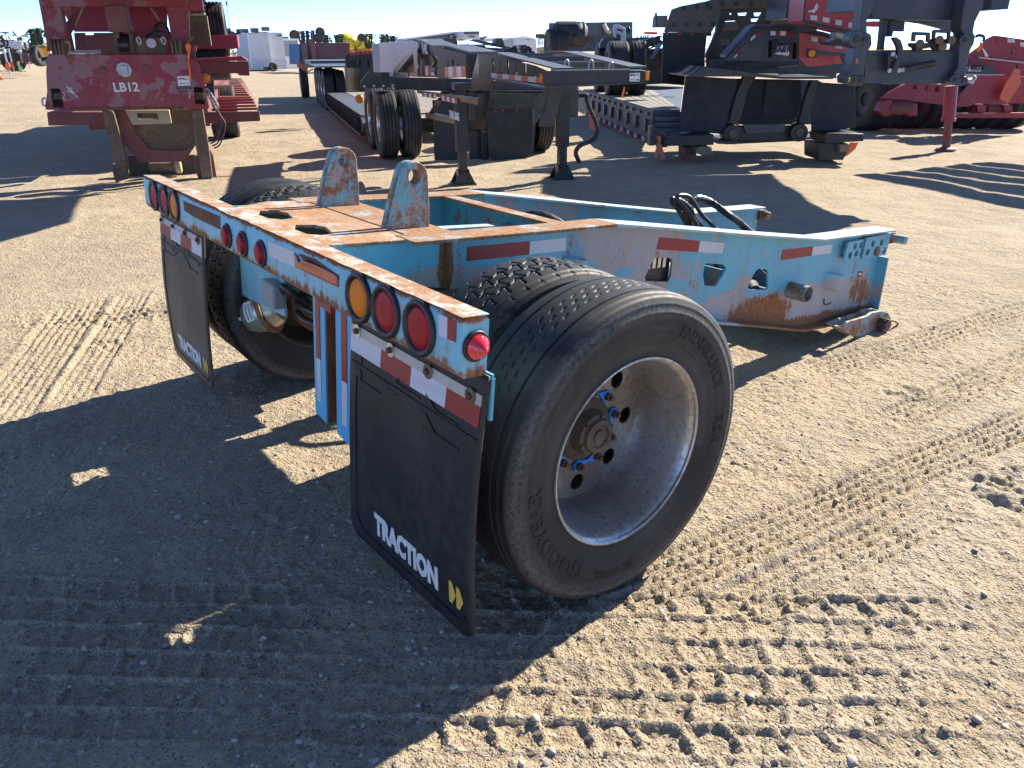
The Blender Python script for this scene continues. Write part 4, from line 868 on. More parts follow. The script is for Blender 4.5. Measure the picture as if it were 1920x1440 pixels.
for q in [[(-1.201,-0.02,1.214),(-1.014,-0.02,1.21),(-1.072,-0.02,0.949),(-1.26,-0.02,0.954)],[(0.514,-0.02,1.198),(0.697,-0.02,1.194),(0.657,-0.02,0.94),(0.472,-0.02,0.945)]]:
    MB().plate(q, (0,.02,0)).build('pocket_back', M['opening_shade'], pl)  # dark sheets paint the shade in the pockets
for q in [[(-1.137,-0.1,1.146),(-1.048,-0.1,1.144),(-1.066,-0.1,1.066),(-1.154,-0.1,1.068)],[(0.537,-0.1,1.112),(0.645,-0.1,1.109),(0.632,-0.1,1.028),(0.523,-0.1,1.03)]]:
    MB().plate(q, (0,.03,0)).build('pocket_bar', M['brown'], pl)
o0 = [(-0.254,-0.305,1.158)][0]
letters('LB12', .150, 'lettering', M['white_paint'], pl, flatfn(o0, (1,0,0), (0,-1,0)), extr=.002, bold=.004, sx=.98)
cx_, cy_, cz_ = [(-0.232,-0.3,1.414)][0]
MB().cyl((cx_,cy_,cz_),(cx_,cy_-.03,cz_), .095, 8).build('kingpin_plate', M['galv'], pl, bevel=.008)
MB().box((cx_-.045,cy_-.055,cz_-.05),(cx_+.045,cy_-.03,cz_+.05)).build('kingpin_block', M['galv'], pl, bevel=.006)
for q in ((658,447),(942,440)):
    b_ = Vector([(-0.485,-0.3,1.417),(0.028,-0.3,1.424)][0 if q[0] == 658 else 1]); MB().cyl(b_, b_+Vector((0,-.02,0)), .045, 16).build('plug', M['red_dull'], pl, bevel=.004)
tg = [(0.376,-0.308,1.325),(0.523,-0.308,1.329),(0.516,-0.308,1.216),(0.369,-0.308,1.21)]; pp = MB().plate(tg, (0,-.002,0)).build('paper_tag', M['paper'], pl, smooth=0)
for q in [[(0.389,-0.31,1.308),(0.407,-0.31,1.308),(0.403,-0.31,1.286),(0.385,-0.31,1.286)],[(0.411,-0.31,1.308),(0.422,-0.31,1.308),(0.418,-0.31,1.286),(0.407,-0.311,1.286)],[(0.434,-0.311,1.311),(0.449,-0.31,1.311),(0.444,-0.31,1.283),(0.429,-0.31,1.284)],[(0.453,-0.31,1.302),(0.468,-0.31,1.302),(0.465,-0.31,1.283),(0.45,-0.31,1.283)],[(0.476,-0.31,1.292),(0.489,-0.31,1.292),(0.487,-0.31,1.283),(0.474,-0.31,1.283)],[(0.495,-0.311,1.296),(0.505,-0.31,1.295),(0.502,-0.31,1.281),(0.493,-0.31,1.281)],[(0.39,-0.31,1.243),(0.422,-0.31,1.243),(0.421,-0.31,1.233),(0.389,-0.31,1.234)],[(0.434,-0.31,1.242),(0.456,-0.31,1.242),(0.455,-0.31,1.233),(0.432,-0.31,1.233)],[(0.468,-0.31,1.245),(0.474,-0.31,1.245),(0.471,-0.31,1.23),(0.465,-0.31,1.231)],[(0.487,-0.31,1.243),(0.5,-0.31,1.243),(0.498,-0.311,1.232),(0.485,-0.31,1.232)]]:
    MB().plate(q, (0,-.001,0)).build('tag_print', M['ink'], pp, smooth=0)
o1 = [(0.428,-0.302,1.167)][0]
letters('Delete', .075, 'handwriting', M['ink'], pl, flatfn(o1, (1,0,0), (0,-1,0)), extr=.001, shear=.3)
ov = [(0.362,-0.303,1.193),(0.366,-0.303,1.159),(0.423,-0.303,1.139),(0.488,-0.303,1.153),(0.506,-0.303,1.182),(0.488,-0.303,1.209)]; MB().tube(smooth_path(ov, 5), .004, 5).build('pen_loop', M['ink'], pl)
for k_, q in enumerate(([(-0.926,-0.303,1.229),(-0.908,-0.303,1.192),(-0.921,-0.303,1.175)],[(-0.89,-0.303,1.219),(-0.888,-0.303,1.183),(-0.866,-0.303,1.146)],[(-0.921,-0.303,1.175),(-0.885,-0.303,1.161),(-0.86,-0.303,1.131)],[(-0.848,-0.303,1.124),(-0.832,-0.303,1.1)],[(-0.985,-0.303,1.163),(-0.975,-0.303,1.13),(-0.995,-0.303,1.094),(-0.982,-0.303,1.057)],[(0.496,-0.303,1.166),(0.478,-0.303,1.128),(0.49,-0.303,1.09),(0.469,-0.303,1.052)])):
    MB().tube(q, .008 if k_ < 4 else .004, 5).build('paint_scrape', M['white_paint'], pl)
# neck: uprights, top beam, centre box, back panel
MB().plate([(-1.082,0,2.308),(-0.848,-0,2.311),(-0.873,0,1.763),(-0.89,0,1.709),(-1.127,-0,1.63),(-1.108,-0,1.737)], (0,.18,0)).build('neck_upright', M['red'], A, bevel=.01)
MB().plate([(0.375,0,2.326),(0.657,0,2.33),(0.564,0,1.731),(0.352,0,1.723),(0.358,0,2.149)], (0,.18,0)).build('neck_upright', M['red'], A, bevel=.01)
MB().plate([(-1.086,-0.02,2.307),(0.682,-0.02,2.329),(0.633,-0.02,2.147),(-1.06,-0.02,2.129)], (0,.16,0)).build('neck_top_beam', M['red'], A, bevel=.01)
MB().plate([(-0.344,-0.15,2.14),(-0.117,-0.15,2.156),(-0.106,-0.15,1.845),(-0.347,-0.15,1.845)], (0,.35,0)).build('centre_box', M['red_dull'], A, bevel=.01)
MB().plate([(-1.087,1.1,2.206),(0.274,1.1,2.218),(0.212,1.1,1.872),(-0.97,1.1,1.872)], (0,.03,0)).build('neck_web', M['red_clean'], A)
MB().plate([(-0.666,0.25,2.144),(-0.64,0.25,2.144),(-0.787,0.25,1.916),(-0.797,0.25,1.929)], (0,.02,0)).build('brace_rod', M['beige'], A)
MB().plate([(0.129,0.25,2.14),(0.152,0.25,2.144),(0.307,0.25,1.856),(0.292,0.25,1.843)], (0,.02,0)).build('brace_rod', M['beige'], A)
MB().plate([(-0.989,0.5,1.925),(-0.718,0.5,2.163),(-0.645,0.5,2.164),(-0.907,0.5,1.843),(-0.907,0.5,1.628),(-1.036,0.5,1.629)], (0,.05,0)).build('side_web', M['red_dull'], A)
MB().plate([(-1.061,2.2,1.851),(-0.655,2.2,1.856),(-0.689,2.2,1.635),(-1.096,2.2,1.637)], (0,.05,0)).build('rear_wall', M['red_dull'], A)
MB().plate([(-0.944,0.9,1.859),(-0.811,0.9,1.859),(-0.829,0.9,1.637),(-0.973,0.9,1.637)], (0,.05,0)).build('side_post', M['red_dull'], A)
MB().plate([(-0.17,0.4,1.859),(0.328,0.4,1.859),(0.291,0.4,1.591),(-0.221,0.4,1.595)], (0,.04,0)).build('inner_wall', M['red_clean'], A)
MB().plate([(-0.996,0.5,1.644),(-0.643,0.5,1.641),(-0.643,0.5,1.598),(-1.006,0.5,1.6)], (0,.3,0)).build('deck_lip', M['galv'], A)
MB().plate([(-0.3,-0.05,1.847),(-0.246,-0.05,1.847),(-0.294,-0.05,1.607),(-0.361,-0.05,1.607)], (0,.3,0)).build('ram_cheek', M['brown'], A); MB().plate([(-0.132,-0.05,1.847),(-0.109,-0.05,1.805),(-0.117,-0.05,1.605),(-0.166,-0.05,1.606)], (0,.3,0)).build('ram_cheek', M['brown'], A)
e0, e1 = [(-0.291,0.05,1.698),(-0.157,0.05,1.697)]; MB().cyl(e0, e1, .13, 24).build('ram_roller', M['black'], A, bevel=.01)
rp = MB().plate([(-0.048,-0.12,1.759),(0.005,-0.12,1.781),(0.271,-0.12,1.777),(0.321,-0.12,1.746),(0.294,-0.12,1.597),(-0.075,-0.12,1.6)], (0,.04,0)).build('latch_plate', M['brown'], A, bevel=.006)
b_ = Vector([(0.121,-0.12,1.717)][0]); MB().cyl(b_, b_+Vector((0,-.03,0)), .06, 18).build('latch_disc', M['galv'], rp, bevel=.004)
for q in ([(-0.006,-0.2,1.794),(-0.038,-0.2,1.758),(-0.012,-0.2,1.705),(0.01,-0.2,1.746),(-0.007,-0.2,1.789)], [(0.282,-0.2,1.794),(0.25,-0.2,1.758),(0.277,-0.2,1.703),(0.299,-0.2,1.745),(0.281,-0.2,1.788)]):
    MB().tube(smooth_path(q, 5), .012, 6).build('latch_hook', M['galv'], rp)
for x0_, x1_, lst in ((332, 432, (336,357,380,405,425)), (1102, 1182, (1104,1126,1150,1172))):
    for k_ in range(len(lst)-1):
        p_, q_ = [(-1.009,-0.22,1.665),(-0.973,-0.22,1.665),(-0.933,-0.22,1.665),(-0.89,-0.22,1.664),(-0.851,-0.22,1.664),(0.36,-0.22,1.661),(0.401,-0.22,1.661),(0.445,-0.22,1.661),(0.49,-0.22,1.66)][(0 if x0_ < 500 else 5)+k_:(0 if x0_ < 500 else 5)+k_+2]
        q_ = (q_[0]-.012, q_[1], q_[2]); MB().cyl(p_, q_, .105, 24).build('hinge_knuckle', M['brown'], A, bevel=.006)
MB().tube(smooth_path([(-0.846,-0.26,1.725),(-0.813,-0.26,1.737),(-0.802,-0.26,1.699),(-0.823,-0.26,1.593),(-0.825,-0.26,1.555),(-0.863,-0.26,1.555)], 5), .009, 6).build('clip_pin', M['beige'], A)
MB().plate([(-1.148,-0.1,1.502),(-1.085,-0.1,1.604),(-1.045,-0.1,1.603),(-1.057,-0.1,1.573),(-1.139,-0.1,1.484)], (0,.05,0)).build('corner_gusset', M['red_clean'], A)
MB().plate([(0.494,-0.1,1.675),(0.563,-0.1,1.693),(0.626,-0.1,1.675),(0.614,-0.1,1.507),(0.508,-0.1,1.592)], (0,.05,0)).build('corner_gusset', M['red_clean'], A)
p_, q_ = [(0.536,-0.2,1.711),(0.638,-0.2,1.793)]; MB().cyl(p_, q_, .022, 10).build('loose_pin', M['brown'], A)
# legs, belly, bracket, bar
for q in ([(655,708),(722,712),(735,735),(808,1000),(806,1040),(828,1150),(775,1165),(733,1040),(722,1000)], [(1228,700),(1303,702),(1345,960),(1367,1145),(1300,1152),(1270,1000),(1255,930),(1262,905)]):
    pass
MB().plate([(-0.634,-0.05,0.924),(-0.512,-0.05,0.914),(-0.497,-0.05,0.869),(-0.463,-0.05,0.345),(-0.482,-0.05,0.265),(-0.484,-0.05,0.04),(-0.591,-0.05,0.015),(-0.62,-0.05,0.271),(-0.625,-0.05,0.352)], (0,.12,0)).build('front_leg', M['brown'], A, bevel=.01)
MB().plate([(0.453,-0.05,0.912),(0.599,-0.05,0.904),(0.599,-0.05,0.383),(0.583,-0.05,-0.003),(0.445,-0.05,-0.011),(0.436,-0.05,0.307),(0.43,-0.05,0.451),(0.452,-0.05,0.501)], (0,.12,0)).build('front_leg', M['brown'], A, bevel=.01)
MB().plate([(-0.666,0.1,0.234),(-0.608,0.1,0.19),(-0.596,0.1,0.003),(-0.68,0.1,-0.024),(-0.69,0.1,0.091)], (0,.05,0)).build('hinge_ear', M['red_dull'], A); MB().plate([(0.594,0.05,0.382),(0.63,0.05,0.287),(0.629,0.05,-0.01),(0.589,0.05,-0.04),(0.569,0.05,0.163)], (0,.05,0)).build('hinge_ear', M['red'], A)
MB().plate([(0.354,0.05,0.215),(0.415,0.05,0.317),(0.448,0.05,0.232),(0.447,0.05,-0.026),(0.389,0.05,-0.036)], (0,.05,0)).build('hinge_ear', M['red_dull'], A)
MB().plate([(-0.543,0.15,0.915),(0.443,0.15,0.895),(0.435,0.15,0.482),(0.397,0.15,0.4),(0.233,0.15,0.208),(-0.334,0.15,0.223),(-0.54,0.15,0.548),(-0.537,0.15,0.728)], (0,.04,0)).build('belly_plate', M['brown'], A, bevel=.006)
MB().plate([(-0.53,0.09,0.905),(-0.294,0.09,0.898),(-0.312,0.09,0.626),(-0.176,0.09,0.398),(0.154,0.09,0.364),(0.367,0.09,0.377),(0.24,0.09,0.219),(-0.325,0.09,0.234),(-0.523,0.09,0.557)], (0,.03,0)).build('belly_patch', M['red_dull'], A)
MB().plate([(-0.345,-0.15,0.92),(0.185,-0.15,0.91),(0.187,-0.15,0.739),(-0.283,-0.15,0.74)], (0,.10,0), [[(-0.209,-0.15,0.881),(0.036,-0.15,0.875),(0.04,-0.15,0.797),(-0.205,-0.15,0.804)]]).build('beige_bracket', M['beige'], A, bevel=.006)
p_, q_ = [(-0.219,-0.1,0.909),(-0.226,-0.1,0.826)]; MB().cyl(p_, q_, .05, 14).build('bracket_pin', M['black'], A)
p_, q_ = [(-0.248,0.3,0.143),(0.096,0.3,0.136)]; MB().cyl(p_, q_, .07, 16).build('hinge_bar', M['brown'], A, bevel=.01)
p_, q_ = [(0.091,0.3,0.136),(0.168,0.3,0.137)]; MB().cyl(p_, q_, .10, 16).build('bar_end', M['beige'], A, bevel=.01)
MB().plate([(-0.529,0.5,0.283),(0.347,0.5,0.246),(0.381,0.5,-0.062),(-0.561,0.5,-0.036)], (0,.1,0)).build('rear_shade_sheet', M['black_brown'], A)  # dark sheet painted in place of the shade behind the legs
# side wings, ribbed deck and rear wheels
MB().plate([(-1.503,0.9,0.856),(-0.775,0.9,0.841),(-0.804,0.9,0.668),(-1.524,0.9,0.68)], (0,.5,0)).build('wing_beam', M['red_dull'], A, bevel=.01)
MB().plate([(0.538,0.9,0.801),(1.318,0.9,0.795),(1.312,0.9,0.657),(0.539,0.9,0.643)], (0,.06,0)).build('wing_beam', M['red_dull'], A, bevel=.01)
for k_, (ya_, yb_, vv) in enumerate(((640,652,1.35),(660,672,1.22),(680,693,1.10),(700,712,.98))):
    q = [[(0.679,1.35,0.949),(1.247,1.35,0.949),(1.252,1.35,0.918),(0.68,1.35,0.915)], [(0.668,1.22,0.912),(1.261,1.22,0.914),(1.266,1.22,0.882),(0.668,1.22,0.879)], [(0.658,1.1,0.876),(1.277,1.1,0.876),(1.284,1.1,0.845),(0.659,1.1,0.843)], [(0.648,0.98,0.84),(1.295,0.98,0.841),(1.302,0.98,0.808),(0.647,0.98,0.808)]][k_]
    MB().plate(q, (0,.07,0)).build('step_angle', M['red_clean'], A, bevel=.004)
d0 = [(0.462,4.973,0.78),(1.182,4.778,0.78),(0.665,16.321,0.78),(-0.185,17.531,0.78)]
na = 12
for i in range(na):
    t = i/na; a0_, a1_ = Vector(d0[0]).lerp(Vector(d0[3]), t), Vector(d0[1]).lerp(Vector(d0[2]), t)
    MB().bar(a0_, a1_, .16, .07).build('deck_rib', M['deck_rust'], A)
MB().plate([Vector(q)-Vector((0,0,.06)) for q in d0], (0,0,-.03)).build('deck_sheet', M['rust'], A)
MB().plate([(0.499,2.5,1.853),(1.115,2.5,1.855),(1.107,2.5,1.653),(0.464,2.5,1.643)], (0,1.2,0)).build('fender_box', M['red_clean'], A, bevel=.01)
MB().plate([(0.47,1.9,1.481),(1.25,1.9,1.466),(1.232,1.9,1.259),(1.07,1.9,1.266),(1.058,1.9,1.295),(0.451,1.9,1.308)], (0,.05,0)).build('fender_skirt', M['red_dull'], A, bevel=.01)
MB().plate([(0.477,1.85,1.503),(1.158,1.85,1.546),(1.247,1.85,1.478),(0.473,1.85,1.475)], (0,.4,0)).build('fender_lip', M['red_clean'], A, bevel=.01)
MB().plate([(0.458,2.3,1.521),(1.16,2.3,1.538),(1.156,2.3,1.511),(0.454,2.3,1.494)], (0,.9,0)).build('plank', M['wood'], A)
MB().plate([(0.576,1.3,2.408),(0.674,1.3,2.409),(0.602,1.3,2.028),(0.543,1.3,1.617),(0.496,1.3,1.617),(0.511,1.3,1.988)], (0,.08,0)).build('rear_column', M['red_clean'], A)
lt = MB().plate([(0.641,-0.1,1.359),(0.758,-0.1,1.361),(0.761,-0.1,1.223),(0.646,-0.1,1.212)], (0,.03,0)).build('lamp_bracket', M['red_clean'], A, bevel=.004)
b_ = Vector([(0.699,-0.1,1.295)][0]); MB().lathe([(0,.062),(.02,.060),(.03,.045),(.034,.001)], 24, b_, (0,-1,0)).build('amber_lamp', M['amber_dull'], lt, smooth=60)
MB().plate([(0.676,0.2,1.2),(0.782,0.2,1.277),(0.756,0.2,1.009),(0.685,0.2,1.011)], (0,.1,0)).build('side_shade_sheet', M['black_brown'], A)  # dark sheet in place of shade beside the nose plate
far_tyre(([(0.57,3,1.938)][0]), .40, .26, (1,0,0), parent=A); far_tyre(([(0.799,3,1.938)][0]), .42, .30, (1,0,0), parent=A)
for q in [(0.499,3.2,1.578),(0.622,3.2,1.577),(0.771,3.2,1.576)]: far_tyre(q, .42, .28, (1,0,0), parent=A)
for q in [(0.477,5.5,1.161),(0.693,5.5,1.166)]: far_tyre((q[0], q[1], .5), .50, .30, (1,0,0), parent=A)
for k_ in range(4):
    q = smooth_path([Vector(w)+Vector((.02*k_, 0, -.03*k_)) for w in [(0.686,-0.1,1.153),(0.748,-0.1,0.927),(0.8,-0.1,0.787),(0.699,-0.1,0.548),(0.609,-0.1,0.49)]], 6); MB().tube(q, .010, 6).build('air_line', M['red_dull' if k_ % 2 else 'hose'], A)
for k_ in range(5):
    b_ = Vector([(0.704,-0.15,1.126),(0.727,-0.15,1.087),(0.748,-0.15,1.038),(0.768,-0.15,0.998),(0.787,-0.15,0.949)][k_]); MB().tube(smooth_path([b_+Vector((0,0,.045)), b_+Vector((.025,0,0)), b_+Vector((0,0,-.045)), b_+Vector((-.025,0,0)), b_+Vector((0,0,.045))], 4), .011, 6).build('chain_link', M['galv'], A)
MB().tube(smooth_path([(0.042,0.1,1.78),(0.136,0.1,1.835),(0.198,0.1,1.917),(0.269,0.1,1.945),(0.307,0.1,1.844),(0.183,0.1,1.835),(0.081,0.1,1.789)], 6), .03, 8).build('hose_loop', M['hose'], A)
b_ = Vector([(0.678,0.6,2.141)][0])
for k_ in range(5): MB().lathe([(-.02,.13-.008*k_),(0,.15-.008*k_),(.02,.13-.008*k_)], 20, b_+Vector((0,0,.16-.055*k_)), (0,0,1)).build('coiled_line', M['galv' if k_ % 2 == 0 else 'red_dull'], A)
MB().box((b_.x-.12,b_.y,b_.z-.45),(b_.x+.12,b_.y+.2,b_.z-.08)).build('bracket_box', M['brown'], A)
MB().tube(smooth_path([(-1.192,-0.33,1.103),(-1.228,-0.33,1.082),(-1.236,-0.33,1.024),(-1.211,-0.33,1.009)], 5), .012, 6).build('tie_ring', M['galv'], pl)

rb = thing('flagging_ribbon', 'bright orange ribbon knotted on the right hinge of the scraped red nose plate', 'ribbon', *FRR)
rb0 = [(0.553,-0.36,1.701),(0.604,-0.36,1.71),(0.604,-0.36,1.674),(0.579,-0.36,1.592),(0.549,-0.36,1.492),(0.554,-0.36,1.4),(0.542,-0.36,1.28),(0.518,-0.36,1.284),(0.532,-0.36,1.391),(0.531,-0.36,1.492),(0.553,-0.36,1.602)]
MB().plate(rb0, (0,-.008,0)).build('ribbon_strip', M['orange_cloth'], rb)
MB().plate([(0.537,-0.37,1.692),(0.579,-0.37,1.719),(0.604,-0.37,1.692),(0.581,-0.37,1.62),(0.545,-0.37,1.629)], (0,-.03,0)).build('knot', M['orange_cloth'], rb, bevel=.01)

MB().box((-1.15,1.6,.55),(.55,11,.93)).build('shade_fill_deck', M['red_dull'], A)  # solid deck fill added to shade the ground beside the trailer
MB().box((-1.1,3.2,.93),(.40,11,1.90)).build('shade_fill_load', M['red_dull'], A)  # solid load fill added to lengthen that ground shade
MB().plate([(-1.2,-2.2,2.32),(1.25,-1.7,2.32),(1.2,10,2.95),(-1.2,10,2.95)], (0,0,.25)).build('shadow_caster_frame', M['red_clean'], A)  # unseen slab above the view, added to cast the large ground shadow
MB().plate([(-1.2,-2.2,2.60),(2.3,-2.3,2.60),(3.1,-.9,2.60),(2.9,.9,2.60),(-1.2,.9,2.60)], (0,0,.14)).build('shadow_caster_deck', M['red_clean'], A)  # second unseen slab, widened to carry the shadow towards the front
for u_0 in (-1.0,.55): MB().box((u_0,.02,2.1),(u_0+.25,.16,2.5)).build('shadow_caster_post', M['red_clean'], A)  # posts added to hold up the shadow-casting slabs

# ------------------------------------------------------------------ black gooseneck trailer on two landing legs
FRB = ((-5.42,5.52,0), R_(68.8))
A = thing('black_gooseneck_trailer', 'black gooseneck trailer standing on two landing legs, dark mud flaps under it', 'trailer', *FRB)
U = -.42; V0 = -2.5
tears = []
for k_, q in enumerate([(-0.42,-0.593,1.437),(-0.42,-0.907,1.434),(-0.42,-1.212,1.431),(-0.42,-1.522,1.413),(-0.42,-1.84,1.402),(-0.42,-2.145,1.385)]):
    y, z = q[1], q[2]; s_ = .030; h_ = .085
    tears.append([(U, y-.0, z+h_), (U, y-s_, z-h_*.35), (U, y-s_*.7, z-h_), (U, y+s_*.7, z-h_), (U, y+s_, z-h_*.35)] if k_ % 2 else [(U, y-s_, z+h_), (U, y-s_, z+h_*.2), (U, y-.01, z-h_), (U, y+.01, z-h_), (U, y+s_, z+h_*.2), (U, y+s_, z+h_)])
gp = [(-0.42,0.121,1.571),(-0.42,-0.764,1.571),(-0.42,-2.516,1.43),(-0.42,-2.515,1.289),(-0.42,-2.362,1.293),(-0.42,-0.556,1.311),(-0.42,-0.031,1.296),(-0.42,0.076,1.345)]
gw = MB().plate(gp, (.015,0,0), tears).build('neck_side', M['black_brown'], A)
tp = [(-0.42,0.121,1.573),(-0.42,-0.764,1.573),(-0.42,-2.832,1.448)]
def along(pts, w, h, name, mat, par):
    m = MB()
    for a_, b in zip(pts[:-1], pts[1:]): m.plate([Vector(a_), Vector(a_)+Vector((w,0,0)), Vector(b)+Vector((w,0,0)), Vector(b)], (0,0,h))
    return m.build(name, mat, par)
along([(U-.03, p_[1], p_[2]+.003) for p_ in tp], .19, .014, 'neck_flange', M['slate'], A)
bt = [(-0.42,-0.031,1.293),(-0.42,-0.555,1.309),(-0.42,-2.362,1.289),(-0.42,-2.577,1.283)]; along([(U-.04, p_[1], p_[2]-.016) for p_ in bt], .16, .014, 'neck_flange', M['black'], A)
RU = .57; dU = RU-U
along([(RU-.16, p_[1], p_[2]+.003) for p_ in [(0.57,0.129,1.579),(0.57,-0.722,1.579),(0.57,-2.578,1.447)]], .19, .014, 'neck_flange', M['slate'], A)
gq = [(0.57,0.128,1.571),(0.57,-0.722,1.572),(0.57,-2.587,1.441),(0.57,-2.618,1.313),(0.57,-2.179,1.281),(0.57,0.118,1.357)]
MB().plate(gq, (-.015,0,0)).build('neck_side', M['black'], A)
nf = [(-0.421,-2.5,1.428),(0.617,-2.5,1.426),(0.625,-2.5,1.308),(-0.421,-2.5,1.278)]; x0_, z0_ = U, nf[3][2]; zt_ = nf[0][2]
nb = MB().plate([(U, V0-.74, 0)]*0 or [(-0.617,-3.02,1.444),(0.337,-3.02,1.443),(0.368,-3.02,1.431),(0.373,-3.02,1.333),(-0.576,-3.02,1.303),(-0.615,-3.02,1.319)], (0,.05,0)).build('nose_beam', M['black_brown'], A, bevel=.004)
NV = -3.02
MB().plate([(-0.523,-3.03,1.448),(0.214,-3.03,1.449),(0.215,-3.03,1.439),(-0.518,-3.03,1.44)], (0,.02,.004)).build('nose_flange', M['slate'], A)
MB().plate([(-0.583,-3.04,1.324),(0.363,-3.04,1.334),(0.366,-3.04,1.325),(-0.583,-3.04,1.302)], (0,.12,0)).build('nose_flange', M['black'], A)
for q, w in (([(-0.288,-1.6,1.547),(0.321,-1.6,1.542),(0.335,-1.6,1.505),(-0.263,-1.6,1.494)],.1), ([(-0.32,-2.2,1.495),(0.301,-2.2,1.495),(0.315,-2.2,1.455),(-0.296,-2.2,1.452)],.08), ([(-0.22,-0.9,1.569),(0.212,-0.9,1.568),(0.226,-0.9,1.528),(-0.194,-0.9,1.531)],.1)):
    c_ = MB().plate(q, (0,.012,0)).build('neck_cross_member', M['black'], A); MB().plate([q[0], q[1], Vector(q[1])+Vector((0,.10,0)), Vector(q[0])+Vector((0,.10,0))], (0,0,.01)).build('member_flange', M['slate'], c_)
for q in [(-0.098,-2.2,1.46),(0.165,-2.2,1.459),(0.39,-2.2,1.433)]:
    q = Vector(q); MB().tube(smooth_path([q+Vector((-.03,0,-.03)), q+Vector((-.02,0,.04)), q+Vector((.0,0,.06)), q+Vector((.02,0,.03)), q+Vector((.03,0,-.03))], 4), .012, 6).build('lashing_ring', M['galv'], A)
a_, b = [(-0.43,-0.568,1.322),(-0.43,-2.407,1.319)]; 
m0, m1 = [(-0.425,-0.549,1.314),(-0.425,-2.449,1.319)]
dashes(A, m0, m1, 8, .050, ('tape_white','tape_faded'), (-.004,0,0))
b_ = Vector([(-0.425,-2.408,1.367)][0]); MB().lathe([(0,.04),(.015,.038),(.022,.001)], 20, b_, (-1,0,0)).build('marker_lamp', M['amber_dull'], A)
b_ = Vector([(0.383,-3,1.392)][0]); MB().box(b_-Vector((.01,.05,.04)), b_+Vector((.02,.02,.04))).build('marker_lamp', M['amber_dull'], A, bevel=.005)
tg = [(0.211,-3.03,1.416),(0.313,-3.03,1.418),(0.315,-3.03,1.343),(0.213,-3.03,1.345)]; pp = MB().plate(tg, (0,-.003,0)).build('paper_tag', M['paper'], A, smooth=0)
for q in [[(0.216,-3.036,1.409),(0.236,-3.036,1.409),(0.237,-3.036,1.392),(0.217,-3.036,1.392)],[(0.242,-3.036,1.407),(0.25,-3.036,1.407),(0.251,-3.036,1.391),(0.243,-3.036,1.391)],[(0.254,-3.036,1.405),(0.263,-3.036,1.404),(0.264,-3.036,1.391),(0.255,-3.036,1.391)],[(0.268,-3.036,1.406),(0.273,-3.036,1.406),(0.274,-3.036,1.391),(0.269,-3.036,1.391)],[(0.28,-3.036,1.399),(0.286,-3.036,1.398),(0.286,-3.036,1.396),(0.28,-3.036,1.396)],[(0.29,-3.036,1.41),(0.297,-3.036,1.41),(0.298,-3.036,1.389),(0.291,-3.036,1.389)],[(0.257,-3.036,1.368),(0.264,-3.036,1.368),(0.264,-3.036,1.361),(0.257,-3.036,1.361)],[(0.226,-3.036,1.362),(0.244,-3.036,1.362),(0.244,-3.036,1.355),(0.226,-3.036,1.356)],[(0.277,-3.036,1.364),(0.284,-3.036,1.364),(0.285,-3.036,1.351),(0.278,-3.036,1.351)],[(0.291,-3.036,1.364),(0.304,-3.036,1.364),(0.305,-3.036,1.35),(0.292,-3.036,1.351)]]:
    MB().plate(q, (0,-.001,0)).build('tag_print', M['ink'], pp, smooth=0)
# raked braces and the two legs
MB().plate([(-0.42,0.121,1.571),(-0.42,0.066,1.332),(-0.42,0.024,1.294),(-0.42,-0.556,1.311),(-0.42,-0.117,0.686),(-0.42,0.596,0.624),(-0.42,0.629,1.138)], (.02,0,0)).build('raked_brace', M['black'], A)
MB().plate([(-0.323,-2.3,1.26),(-0.163,-2.3,1.257),(-0.269,-2.3,0.901),(-0.419,-2.3,0.905)], (0,.03,0)).build('raked_brace', M['black'], A)
MB().plate([(-0.466,-2.3,1.19),(-0.323,-2.3,1.26),(-0.361,-2.3,1.052),(-0.466,-2.3,0.917)], (0,.03,0)).build('raked_brace', M['black'], A)
for sg, bx in ((-1, -.69), (1, .69)):
    lg = MB().box((bx-.075,-.075,.42),(bx+.075,.075,1.235 if sg < 0 else 1.18)).build('landing_leg', M['black_brown'], A, bevel=.01)
    MB().box((bx-.055,-.055,.06),(bx+.055,.055,.45)).build('inner_leg', M['black'], lg, bevel=.008)
    ft = MB(); ft.plate([(bx-.15,-.15,.02),(bx+.15,-.15,.02),(bx+.15,.15,.02),(bx-.15,.15,.02)], (0,0,-.02))
    for s2 in (-1, 1): ft.plate([(bx-.14,s2*.10,.02),(bx-.07,s2*.10,.16),(bx+.07,s2*.10,.16),(bx+.14,s2*.10,.02)], (0,s2*.012,0))
    for s2 in (-1, 1): ft.plate([(bx+s2*.06,-.12,.02),(bx+s2*.06,-.06,.19),(bx+s2*.06,.06,.19),(bx+s2*.06,.12,.02)], (s2*.015,0,0))
    ft.build('foot', M['black'], lg)
    MB().box((bx-.09,-.09,1.16 if sg < 0 else 1.10),(bx+.12,.09,1.24 if sg < 0 else 1.18)).build('leg_bracket', M['black'], lg)
    MB().box((bx+.075,-.05,.80),(bx+.20,.05,1.14)).build('gear_box', M['black'], lg, bevel=.01)
MB().cyl((-.69,0,1.13),(.75,0,1.11), .018, 10).build('cross_shaft', M['black'], A); MB().cyl((-.95,-.05,1.13),(-.62,-.05,1.14), .016, 8).build('crank', M['black_brown'], A)
MB().plate([(-0.334,0.3,1.258),(0.74,0.3,1.185),(0.744,0.3,0.99),(-0.339,0.3,1.042)], (0,.05,0)).build('bolster', M['black'], A)
MB().tube(smooth_path([(0.882,0,1.061),(1.015,0,1.053),(1.025,0,1),(1.077,0,0.881),(1.155,0,0.745),(1.193,0,0.602),(1.125,0,0.49),(0.95,0,0.424),(0.888,0,0.34),(0.923,0,0.244),(0.949,0,0.206)], 6), .030, 8).build('hanging_hose', M['hose'], A)
